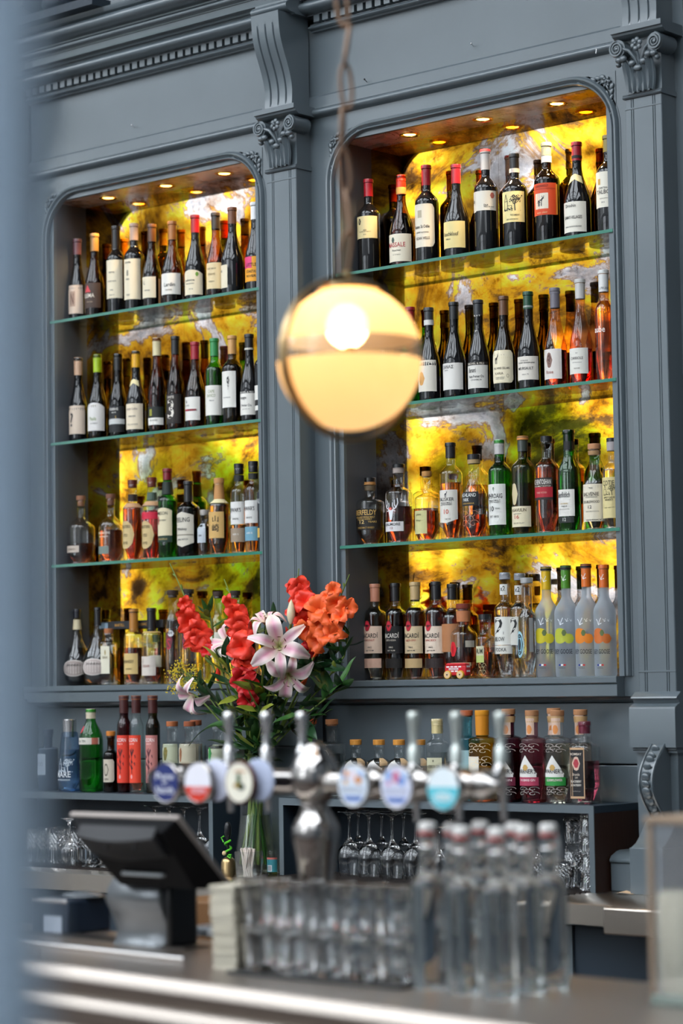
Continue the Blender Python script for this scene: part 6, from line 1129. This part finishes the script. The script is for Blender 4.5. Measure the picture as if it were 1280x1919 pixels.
tp = [(.001, xl_ - .004), (.010, xl_), (.022, xl_ + .006), (.027, xl_ + .02)]
N_ = 60
bul = [xat(v) for v in (345, 415, 490, 700, 785, 868)]
for i in range(N_ + 1):
    xx = xl_ + .02 + (xr_ - .06 - xl_) * i / N_; r = .0235 + .0105 * max([math.exp(-((xx - b_) / .022) ** 2) for b_ in bul]); tp.append((r, xx))
tp += [(.030, xr_ - .035), (.031, xr_ - .025), (.024, xr_ - .008), (.012, xr_ + .004), (.008, xr_ + .014), (.001, xr_ + .018)]
MB().lathe(tp, (0, 0, tz), 36, ax=AX).build('crossbar', CHROME, tower, smooth=50)
BD = [((309, 1467), '1c2c6c', [('oval', None)], 'Pure', 'North', 'blue badge with white lettering'), ((370, 1467), 'eceaf2', [], '', 'SODA', 'badge white above and orange red below'), ((447, 1467), 'f0ead8', [], '', '', 'cream badge with brown rim and small green figure'),
      ((661, 1472), 'dde6f2', [], 'BEAVERTOWN', '', 'pale badge with orange spots'), ((742, 1475), 'dfe2f6', [], 'BEAVERTOWN', '', 'white and blue badge with pink square'), ((830, 1478), 'eaf4f8', [], '', 'PALE', 'badge white above and turquoise below')]
yfw = Vector((.0, -1, 0)); bx_ = (Vector((1, 0, 0)), Vector((0, 0, 1)), Vector((0, 1, 0)))
for k, ((px, py), col_, _x, s1, s2, lb) in enumerate(BD):
    c = at(px, py, y=TY - .075) - Vector((TX, TY, BZ)); r = .0405
    bd = MB().lathe([(r * .88, .014), (r, .010), (r, .003), (r * .93, 0), (r * .90, .001)], tuple(c), 40, ax=bx_, sy=1.05, cap1=True).tube([c + Vector((0, .012, 0)), Vector((c.x + .005, 0, tz))], .012, 12).build('badge', CHROME if k != 2 else mat('badge_brown_rim', (.10, .03, .02), .4), tower, smooth=50, label=lb)
    def disc(x0, z0, rx, rz, mi, d=.0, zlo=-9, zhi=9, n=36):
        m_ = MB(); pts = [(c.x + x0 + rx * math.cos(2 * PI * i / n), c.y + .0005 - d, c.z + min(max(z0 + rz * math.sin(2 * PI * i / n), zlo), zhi)) for i in range(n)]; m_.add(pts, [tuple(range(n))]); return m_.build('badge_print', paper(mi), bd, smooth=0)
    disc(0, 0, r * .90, r * .95, col_)
    if k == 0:
        m_ = MB(); flat_text(m_, 'Pure', c + Vector((0, -.0012, .013)), (1, 0, 0), (0, 0, 1), .050, .014); flat_text(m_, 'of', c + Vector((0, -.0012, 0)), (1, 0, 0), (0, 0, 1), .014, .008) if 'of' in GLYPH else None
        flat_text(m_, 'North', c + Vector((0, -.0012, -.015)), (1, 0, 0), (0, 0, 1), .050, .015); m_.build('lettering', paper('e8e8f4'), bd, smooth=0)
    if k == 1:
        disc(0, 0, r * .90, r * .95, 'd8341c', .0006, -9, -.008); m_ = MB(); flat_text(m_, 'SODA', c + Vector((.004, -.0016, -.016)), (1, 0, 0), (0, 0, 1), .040, .012); m_.build('lettering', paper('f4dce6'), bd, smooth=0)
    if k == 2:
        disc(.0, .004, .006, .016, '3c5a2c', .0006); disc(.006, -.008, .010, .007, '20341c', .0008); disc(-.006, -.006, .008, .005, 'a8863a', .001); disc(.004, .022, .018, .003, 'd8b494', .0006)
    if k in (3, 4):
        cols = ('e8962c', 'd88a3c', 'e0a040') if k == 3 else ('8aa8e0', '6c94d8', 'd080b0')
        for (x0, z0, s_), c2 in zip(((-.016, .022, .006), (.014, .010, .008), (-.018, .006, .005)), cols): disc(x0, z0, s_, s_, c2, .0006)
        disc(0, .018, .009, .012, 'f0e0e8' if k == 3 else 'd0789c', .0005); disc(-.02, .018, .007, .012, 'a8c4ec', .0004); disc(.022, .022, .007, .008, 'a8c4ec', .0004)
        disc(0, 0, r * .7, r * .95, '5c7cc0', .0006, -.030, -.020); m_ = MB(); flat_text(m_, 'BEAVERTOWN', c + Vector((0, -.0016, -.008)), (1, 0, 0), (0, 0, 1), .056, .007); m_.build('lettering', paper('7a8098'), bd, smooth=0)
    if k == 5:
        disc(0, 0, r * .90, r * .95, '5fc8d8', .0006, -9, .002); disc(0, -.016, .022, .008, 'e4f4f6', .0009); m_ = MB(); flat_text(m_, 'PALE', c + Vector((0, -.0016, -.016)), (1, 0, 0), (0, 0, 1), .03, .006); m_.build('lettering', paper('5fb0c0'), bd, smooth=0)
    if k in (1, 2):
        e = c + Vector((.026 if k == 1 else .030, .024, .004)); q_ = MB().lathe([(r * .95, .006), (r * 1.04, .004), (r * 1.04, 0), (r * .9, -.002)], tuple(e), 36, ax=bx_).build('badge', mat('back_badge_%d' % k, (.62, .64, .78) if k == 1 else (.45, .50, .66), .3), tower, smooth=50, label='second badge showing behind the front one')
HN = [430, 500, 567, 777, 857, 940]
for k, px in enumerate(HN):
    b = at(px, 1430, y=TY + .085) - Vector((TX, TY, BZ)); zt_, zb_ = at(px, 1333, y=TY + .085).z - BZ, at(px, 1432, y=TY + .085).z - BZ; h = zt_ - zb_
    hd = MB().lathe([(.0125, 0), (.0125, h * .28), (.009, h * .32), (.0078, h * .40), (.0092, h * .62), (.0125, h * .86), (.0128, h * .94), (.009, h * .99), (.001, h)], (b.x, b.y, zb_), 22).build('tap_handle', CHROME_D if k < 3 else mat('pearl_handle', (.62, .66, .62), .12, .6), tower, smooth=50)
    MB().tube([(b.x - .03, 0, tz), (b.x, b.y * .6, tz - .002), (b.x, b.y, zb_ + .002)], [.012, .012, .009], 12).tube([(b.x, b.y, zb_ - .008), (b.x, b.y + .003, zb_ - .03), (b.x, b.y + .004, at(px, 1522 if k < 3 else 1540, y=TY + .085).z - BZ)], [.013, .0095, .0065], 12).build('tap_spout', CHROME_D, tower, smooth=50)

# ---------------------------------------------------------------- pendant lamp and its chain
lp = at(655, 672, dep=4.55); R_ = 136 / (F / 4.55)
lamp = thing('pendant_lamp', 'round glass globe pendant lamp with brass ring hanging over the taps', 'lamp', lp)
def band(t0, t1, m_, nm, r=R_, rough=0):
    pts = [(max(r * math.cos(t0 + (t1 - t0) * i / 14), .001), r * math.sin(t0 + (t1 - t0) * i / 14)) for i in range(15)]
    return MB().lathe(pts, seg=56, cap0=False, cap1=False).build(nm, m_, lamp, smooth=80)
def opal():
    m, n, L = node_mat('etched_lamp_glass'); out = n.new('ShaderNodeOutputMaterial'); tr = n.new('ShaderNodeBsdfTranslucent'); tr.inputs[0].default_value = (1, .78, .52, 1)
    d = n.new('ShaderNodeBsdfPrincipled'); d.inputs['Base Color'].default_value = (.85, .62, .38, 1); d.inputs['Roughness'].default_value = .3
    tp_ = n.new('ShaderNodeBsdfTransparent'); tp_.inputs[0].default_value = (1, .86, .6, 1)
    a = n.new('ShaderNodeMixShader'); a.inputs[0].default_value = .22; L(tr.outputs[0], a.inputs[1]); L(d.outputs[0], a.inputs[2]); b = n.new('ShaderNodeMixShader'); b.inputs[0].default_value = .12; L(a.outputs[0], b.inputs[1]); L(tp_.outputs[0], b.inputs[2]); L(b.outputs[0], out.inputs[0]); return m
OP = opal()
band(math.radians(13), math.radians(76), OP, 'upper_glass'); band(math.radians(-90), math.radians(-3), OP, 'lower_glass'); band(math.radians(-3), math.radians(13), thin_glass('clear_lamp_band', (.96, .84, .70), (.5, .35, .25), .1, 1.5, 2, (1, 1, 1), .10), 'clear_band')
# brass hoop standing upright round the globe, turned from the camera
rg = MB(); u_ = (RT * .60 + FW * .80); u_.z = 0; u_.normalize(); tq = u_.cross(Vector((0, 0, 1)))
RR = R_ * 1.125
ang = math.radians(38); hu = Vector((math.cos(YAW + ang), math.sin(YAW + ang), 0)); hn = Vector((-hu.y, hu.x, 0))
N_ = 72; vs = []
for i in range(N_):
    a = 2 * PI * i / N_; d = hu * math.cos(a) + Vector((0, 0, 1)) * math.sin(a)
    for rr, ww in ((RR - .003, -.009), (RR + .004, -.009), (RR + .004, .009), (RR - .003, .009)): vs.append(d * rr + hn * ww)
rg.add(vs, [(i * 4 + j, i * 4 + (j + 1) % 4, ((i + 1) % N_) * 4 + (j + 1) % 4, ((i + 1) % N_) * 4 + j) for i in range(N_) for j in range(4)])
rg.build('brass_hoop', BRASS, lamp, smooth=30)
MB().lathe([(R_ * .34, R_ * .93), (R_ * .42, R_ * .94), (R_ * .42, R_ * 1.0), (R_ * .30, R_ * 1.05), (.02, R_ * 1.08), (.010, R_ * 1.14), (.010, R_ * 1.2), (.004, R_ * 1.22)], seg=36, cap0=False).build('collar', BRASS, lamp, smooth=40)
MB().lathe([(.013, -.045), (.015, -.030), (.010, -.010)], (0, 0, .035), 16).build('bulb_holder', BRASS, lamp)
BE = mat('bulb_glow', (1, .8, .5), .4, emit=((1, .68, .32), 23.0))
MB().ball((-.005, 0, .062), (.040, .040, .042), 20, 12).build('bulb', BE, lamp)
pl = bpy.data.lights.new('bulb_light', 'POINT'); pl.energy = .7; pl.color = (1, .66, .32); pl.shadow_soft_size = .03; plo = bpy.data.objects.new('bulb_light', pl); C.objects.link(plo); plo.parent = lamp; plo.location = (0, 0, .035)
# chain: oval links, every second one turned, slightly slack
ch = thing('lamp_chain', 'rusty brown link chain holding the pendant lamp', 'chain', (lp.x, lp.y, lp.z + R_ * 1.2)); LK = .092; lk = MB(); ring_ = []
for i in range(20):
    a = 2 * PI * i / 20; ring_.append(Vector((.0105 * math.cos(a), 0, (LK / 2 - .006) * math.sin(a) + (.004 if math.sin(a) > 0 else -.004))))
ring_.append(ring_[0]); lk.tube(ring_, .0042, 8, caps=False); lme = lk.mesh('chain_link', mat('rusty_chain_iron', (.20, .12, .075), .42, .5), 60); rn_ = random.Random(2)
for k in range(11):
    z = .035 + k * (LK - .012); o = part('chain_link', lme, ch, (.006 * math.sin(k * 1.7) * (1.2 if k < 7 else .3) - .006 * max(0, (5 - k)) / 5, 0, z), (rn_.uniform(-.15, .15), rn_.uniform(-.25, .25), (PI / 2 if k % 2 else 0) + YAW + rn_.uniform(-.3, .3)))
MB().tube([(0, 0, .035 + 11 * (LK - .012) - .03), (0, 0, 7.0 - ch.location.z)], .004, 8).build('rod', BRASS, ch)

# ---------------------------------------------------------------- till
t = thing('till', 'black touchscreen till seen from behind on curved grey stand', 'till', at(232, 1766, z=BZ)); O = Vector(t.location)
TY_ = O.y
A = at(134, 1519, y=TY_ - .16) ; B = at(337, 1527, y=TY_ - .16); ux = (B - A); W_ = ux.length; ux.normalize(); ux = Vector((1, 0, 0))
A = B - ux * W_
D = at(439, 1660, x=B.x); dv_ = D - B; dv_.x = 0
Hh = dv_.length; dv_.normalize(); nb = ux.cross(dv_)
if nb.z > 0: nb = -nb
def sp(u, v, w): return A + ux * (u * W_) + dv_ * (v * Hh) + nb * w - O
sc_ = MB(); vs = [sp(u, v, w) for w in (0, .012) for u, v in ((0, 0), (1, 0), (1, 1), (0, 1))]; sc_.add(vs, [(0, 1, 2, 3), (4, 7, 6, 5), (0, 4, 5, 1), (1, 5, 6, 2), (2, 6, 7, 3), (3, 7, 4, 0)])
sc_.build('screen_bezel', mat('till_bezel_beige', (.34, .29, .26), .4), t, bevel=.003)
bk = MB(); vs = [sp(.01, .01, .012), sp(.99, .01, .012), sp(.99, .99, .012), sp(.01, .99, .012), sp(.10, .06, .040), sp(.90, .06, .040), sp(.84, .80, .050), sp(.16, .80, .050)]
bk.add(vs, [(4, 5, 6, 7), (0, 1, 5, 4), (1, 2, 6, 5), (2, 3, 7, 6), (3, 0, 4, 7)]); bk.build('screen_back', mat('till_back_black', (.004, .004, .005), .6, 0, 0, 1.4, .15), t, bevel=.004)
cv = MB(); vs = []
for i in range(13):
    u = .14 + .70 * i / 12; dp = .055 + .012 * math.sin(PI * i / 12); vs += [sp(u, .03, .030), sp(u, .06, dp), sp(u, .28 + .06 * math.sin(PI * i / 12), dp), sp(u, .36 + .07 * math.sin(PI * i / 12), .046)]
cv.add(vs, [(i * 4 + j, i * 4 + j + 1, (i + 1) * 4 + j + 1, (i + 1) * 4 + j) for i in range(12) for j in range(3)] + [(0, 1, 2, 3), (48, 51, 50, 49)]); cv.build('rear_cover', mat('till_cover_grey', (.022, .022, .024), .5, 0, 0, 1.45, .3), t, smooth=50)
for u in (.42, .68): q = sp(u, .13, .070); MB().ball(q, (.003, .003, .008), 10, 6).build('cover_slot', BLACKP, t)
MB().tube([sp(.30, .60, .052), sp(.31, .585, .056), sp(.67, .585, .056), sp(.68, .60, .052)], .0045, 8).build('cable_bar', mat('till_grey_metal', (.42, .44, .46), .3, .6), t)
# curved stand: strap profile swept sideways
sx0, sx1 = at(190, 1640, y=TY_ - .06).x - O.x, at(292, 1640, y=TY_ - .06).x - O.x
pt_ = [(at(240, 1618, y=TY_ + .00).z - O.z, .005), (at(240, 1640, y=TY_ - .02).z - O.z, -.028), (at(240, 1668, y=TY_ - .04).z - O.z, -.050), (at(240, 1690, y=TY_ - .05).z - O.z, -.052), (at(240, 1715, y=TY_ - .04).z - O.z, -.036), (.030, -.022), (.008, -.030), (.0, -.040)]
stn = MB(); vs = []
for i, (z, y) in enumerate(pt_):
    fl_ = (.012 if i < 3 else 0) * 1.0; k = 1.0 - .08 * abs(i - 3) / 3; xm = (sx0 + sx1) / 2; hw = (sx1 - sx0) / 2 * k; vs += [(xm - hw, y + .004, z), (xm - hw + .004, y, z), (xm + hw - .004, y, z), (xm + hw, y + .004, z), (xm + hw + .002, y + .06, z), (xm - hw, y + .06, z)]
stn.add(vs, [(i * 6 + j, i * 6 + (j + 1) % 6, (i + 1) * 6 + (j + 1) % 6, (i + 1) * 6 + j) for i in range(len(pt_) - 1) for j in range(6)] + [tuple(range(6))]); stn.build('stand', GREYM, t, smooth=60)
mb = MB()
for i in range(1): flat_text(mb, 'pos', ((sx0 + sx1) / 2, pt_[1][1] - .012, (pt_[1][0] + pt_[2][0]) / 2), (1, 0, 0), (0, -.3, 1), .030, .008)
mb.build('lettering', paper('d8dade'), t, smooth=0)
MB().box(sx1 - .002, sx1 + .016, -.035, .05, 0, pt_[1][0] - .01).build('stand_side', mat('till_side_black', (.01, .01, .011), .3), t, bevel=.008)
MB().box((sx0 + sx1) / 2 - .035, (sx0 + sx1) / 2 + .03, .0, .05, pt_[0][0] - .01, pt_[0][0] + .06).build('neck', BLACKP, t)
# receipt printer, cup, cash drawer
p = at(120, 1752, z=BZ); t = thing('receipt_printer', 'dark blue receipt printer with white label left of the till', 'printer', p)
z1 = at(120, 1688, y=p.y).z - BZ; xw0, xw1 = at(62, 1700, y=p.y).x - p.x, at(128, 1700, y=p.y).x - p.x
MB().box(xw0, xw1, 0, .13, 0, z1).build('body', mat('printer_blue', (.012, .022, .040), .35), t, bevel=.005); MB().box(xw0 + .002, xw1 - .004, -.002, .004, z1 - .006, z1 + .001).build('chrome_lip', CHROME_D, t, bevel=.001)
MB().ball(((xw0 + xw1) / 2 + .02, .08, z1 + .004), (.055, .045, .010), 20, 8).build('lid', mat('printer_lid', (.10, .11, .12), .25), t)
MB().box(at(85, 1735, y=p.y).x - p.x, at(117, 1735, y=p.y).x - p.x, -.0015, .0, at(100, 1748, y=p.y).z - BZ, at(100, 1717, y=p.y).z - BZ).build('label', paper('a8b0bc'), t)
p = at(307, 1772, z=BZ); t = tag(MB().lathe([(.0185, 0), (.0190, .002), (.0155, .062), (.0165, .064), (.0140, .064), (.0160, .004), (.001, .004)], seg=28, cap1=False).build('paper_cup', mat('grey_paper', (.42, .42, .42), .6), smooth=50), 'small upturned grey paper cup right of the till stand', 'cup'); t.location = p
p = at(372, 1762, z=BZ); t = thing('cash_drawer', 'low grey cash drawer behind the napkin stack', 'drawer', p + Vector((.01, .05, 0)))
zd = at(372, 1738, y=p.y + .05).z - BZ
MB().box(-.10, .16, 0, .16, 0, zd).build('body', mat('drawer_grey', (.16, .18, .20), .35, .5), t, bevel=.003); MB().box(-.098, .158, -.002, .001, zd - .012, zd - .009).box(-.045, -.043, -.002, .001, .002, zd - .012).build('gap_line', BLACKP, t)
MB().box(-.03, -.012, -.0022, 0, .004, .018).build('label', paper('b8b8b8'), t)
MB().box(-.02, .12, .03, .12, zd, zd + .02).build('cash_tray', BLACKP, t, bevel=.003)
p = at(378, 1705, y=-1.9); tag(MB().box(p.x - .12, p.x + .16, p.y, p.y + .18, 0, p.z + .018).build('wooden_cupboard', mat('brown_wood', (.16, .075, .028), .5, 0, 0, 1.5, .3, 0, (20, .3, (.4, 4, 4))), bevel=.003), 'low brown wooden cupboard top behind the till screen', 'cupboard')
# napkins
p = at(446, 1813, z=BZ); t = thing('napkin_stack', 'tall stack of cream paper napkins left of the tumblers', 'napkins', p); rn_ = random.Random(3); me = MB().box(-.031, .031, -.04, .04, 0, .0030).mesh('napkin', paper('c9c1ae'), 0); zt_ = at(446, 1658, y=p.y).z - BZ; n_ = 44
for k in range(n_): part('napkin', me, t, (.007 * math.sin(k * .06 + 1.2) - .004 + rn_.uniform(-.0015, .0015) + (.004 if k > n_ - 8 else 0), rn_.uniform(-.002, .002), k * zt_ / n_), (0, 0, rn_.uniform(-.03, .03)), (1 + (.08 if k > n_ - 3 else 0), 1, zt_ / n_ / .0032))
# tumblers in stacks on a rubber mat
q0, q1 = at(450, 1822, z=BZ), at(775, 1850, z=BZ); yy = (q0.y + q1.y) / 2
RM = mat('rubber_mat', (.012, .012, .012), .5)
tag(MB().box(q0.x, q1.x + .01, yy - .045, yy + .10, BZ, BZ + .006).build('bar_runner', RM, bevel=.002), 'black rubber bar runner under the stacked tumblers', 'bar mat')
tu = [(.0315, .084), (.0325, .080), (.0300, .010), (.0285, .001), (.024, 0)][::-1]
TM = MB().lathe([(.001, 0), (.024, 0), (.0265, .001), (.0285, .006), (.0325, .086), (.0325, .0900), (.0312, .0905), (.0300, .0890), (.0262, .014), (.022, .011), (.001, .011)], seg=14, cap0=False, cap1=False).mesh('tumbler', mat('tumbler_glass', (.97, .975, .975), .03, 0, 1.0, 1.5), 20)
hgt = at(600, 1660, y=yy).z - BZ - .006; step = hgt - .0905
k_ = 0
for row, (dy, cols_) in enumerate(((-.012, (487, 545, 606, 667, 733)), (.060, (470, 520, 580, 640, 700, 752)))):
    for j, px in enumerate(cols_):
        p = at(px, 1740, y=yy + dy)
        for lv in range(2):
            o = bpy.data.objects.new('tumbler', TM); C.objects.link(o); o.location = (p.x, yy + dy, BZ + .006 + lv * step)
            od = ['first', 'second', 'third', 'fourth', 'fifth', 'sixth'][j]
            tag(o, '%s tumbler of the %s stack from the napkins in the %s row' % (['lower', 'upper'][lv], od, ['front', 'rear'][row]), 'glass', 'stacked clear tumblers on the bar runner')
# swing-top bottles
SW = mat('swing_top_glass', (.95, .975, .965), .02, 0, 1.0, 1.42); CER = mat('white_ceramic', (.62, .60, .57), .3); RUB = mat('red_rubber', (.5, .05, .04), .5); WIRE = CHROME_D
swl = [((805, 1540), 1852, 'first from the left, front row'), ((869, 1548), 1862, 'second from the left, front row'), ((937, 1550), 1871, 'middle one of the front row, nearest the bar edge'), ((988, 1546), 1861, 'fourth from the left, front row'), ((1033, 1543), 1852, 'rightmost with its wire bail hanging'), ((850, 1542), 1835, 'rear row behind the first two'), ((903, 1538), 1838, 'rear row behind the middle bottle'), ((966, 1541), 1840, 'rear row between the middle and fourth bottles')]
for k, ((px, py), pyb, lb) in enumerate(swl):
    base = at(px + (1 if k < 5 else 2), pyb, z=BZ); H = at(px, py, y=base.y).z - BZ; ppm = F / depth(base); r = 33.5 / ppm
    t = thing('swing_top_bottle', 'clear glass swing-top water bottle, ' + lb, 'bottle', base, 'swing-top water bottles on the bar')
    zs = H * .60; P_ = [(r * .6, .004), (r * .92, 0), (r, .004), (r, .02), (r * .99, zs * .5), (r, zs)] + [(.0150 + (r - .0150) * (1 + math.cos(PI * (i / 10) ** 1.3)) / 2, zs + H * .10 * i / 10) for i in range(1, 11)] + [(.0150, H * .80), (.0145, H - .040), (.0165, H - .036), (.0165, H - .028), (.0135, H - .022)]
    P_ = [(x * (1 + .0), z) for x, z in P_]
    MB().lathe(P_, seg=40).build('glass', SW, t, smooth=50)
    MB().lathe([(.0135, H - .024), (.0158, H - .023), (.0158, H - .019), (.0135, H - .018)], seg=22).build('rubber_washer', RUB, t, smooth=40)
    MB().lathe([(.0135, H - .018), (.0160, H - .016), (.0160, H - .006), (.0120, H - .001), (.001, H)], seg=22).build('ceramic_stopper', CER, t, smooth=50)
    w_ = MB(); s_ = 1 if k == 4 else -1
    for sg in (-1, 1): w_.tube([(sg * .0175, 0, H - .010), (sg * .019, .002, H - .030), (sg * .0185, .008, H - .050), (sg * .012, .018, H - .066)], .0016, 6)
    w_.tube([(-.0175, 0, H - .010), (0, 0, H - .0085), (.0175, 0, H - .010)], .0016, 6); w_.tube([(-.012, .018, H - .066), (0, .020, H - .070), (.012, .018, H - .066)], .0016, 6); w_.tube([(.0170 * math.cos(a_ * PI / 8), .0170 * math.sin(a_ * PI / 8), H - .044) for a_ in range(17)], .0015, 6)
    w_.build('wire_bail', WIRE, t)
    if k == 4: MB().tube([(.019, 0, H - .020), (.026, -.004, H - .040), (.030, -.006, H - .064)], .0022, 6).build('wire_lever', WIRE, t)
# lantern at the right
p = at(1219, 1884, z=BZ); hl = at(1219, 1531, y=p.y).z - BZ
t = thing('candle_lantern', 'weathered wood and glass lantern with cream pillar candle at the right edge', 'lantern', p)
WP = mat('weathered_wood', (.30, .215, .15), .55, 0, 0, 1.5, .3, 0, (18, .4, (4, 4, .4))); w2 = .20; d2 = .16
for x, y in ((0, 0), (w2 - .012, 0), (0, d2 - .012), (w2 - .012, d2 - .012)): MB().box(x, x + .010, y, y + .010, .018, hl - .010).build('corner_post', WP, t, bevel=.001)
MB().box(-.003, w2 + .003, -.003, d2 + .003, hl - .012, hl).build('top_frame', WP, t, bevel=.002); MB().box(0, w2, 0, d2, 0, .018).build('base_glass', mat('green_edge_glass', (.30, .36, .31), .15, 0, .3), t, bevel=.002)
LG = thin_glass('lantern_pane', (.95, .95, .96), (.8, .8, .84), .04, 1.7, 2, (1, 1, 1), .10)  # slight milky share painted in for streaky reflections on the panes
for a, b, c_, d_ in ((.010, w2 - .012, .002, .004), (.010, w2 - .012, d2 - .004, d2 - .002)): MB().box(a, b, c_, d_, .018, hl - .012).build('glass_pane', LG, t, smooth=0)
for x in (.002, w2 - .004): MB().box(x, x + .002, .012, d2 - .012, .018, hl - .012).build('glass_pane', LG, t, smooth=0)
zc = at(1255, 1672, y=p.y + .06).z - BZ
cn = thing('pillar_candle', 'thick cream pillar candle standing inside the lantern', 'candle', p + Vector((at(1262, 1700, y=p.y + .07).x - p.x + .02, .07, .018)))
MB().lathe([(.040, 0), (.042, .003), (.042, zc - .022), (.038, zc - .018), (.030, zc - .022), (.001, zc - .024)], seg=40).build('wax', mat('cream_wax', (.90, .84, .60), .5), cn, smooth=50); MB().tube([(0, 0, zc - .026), (.001, 0, zc - .010)], .0012, 6).build('wick', BLACKP, cn)
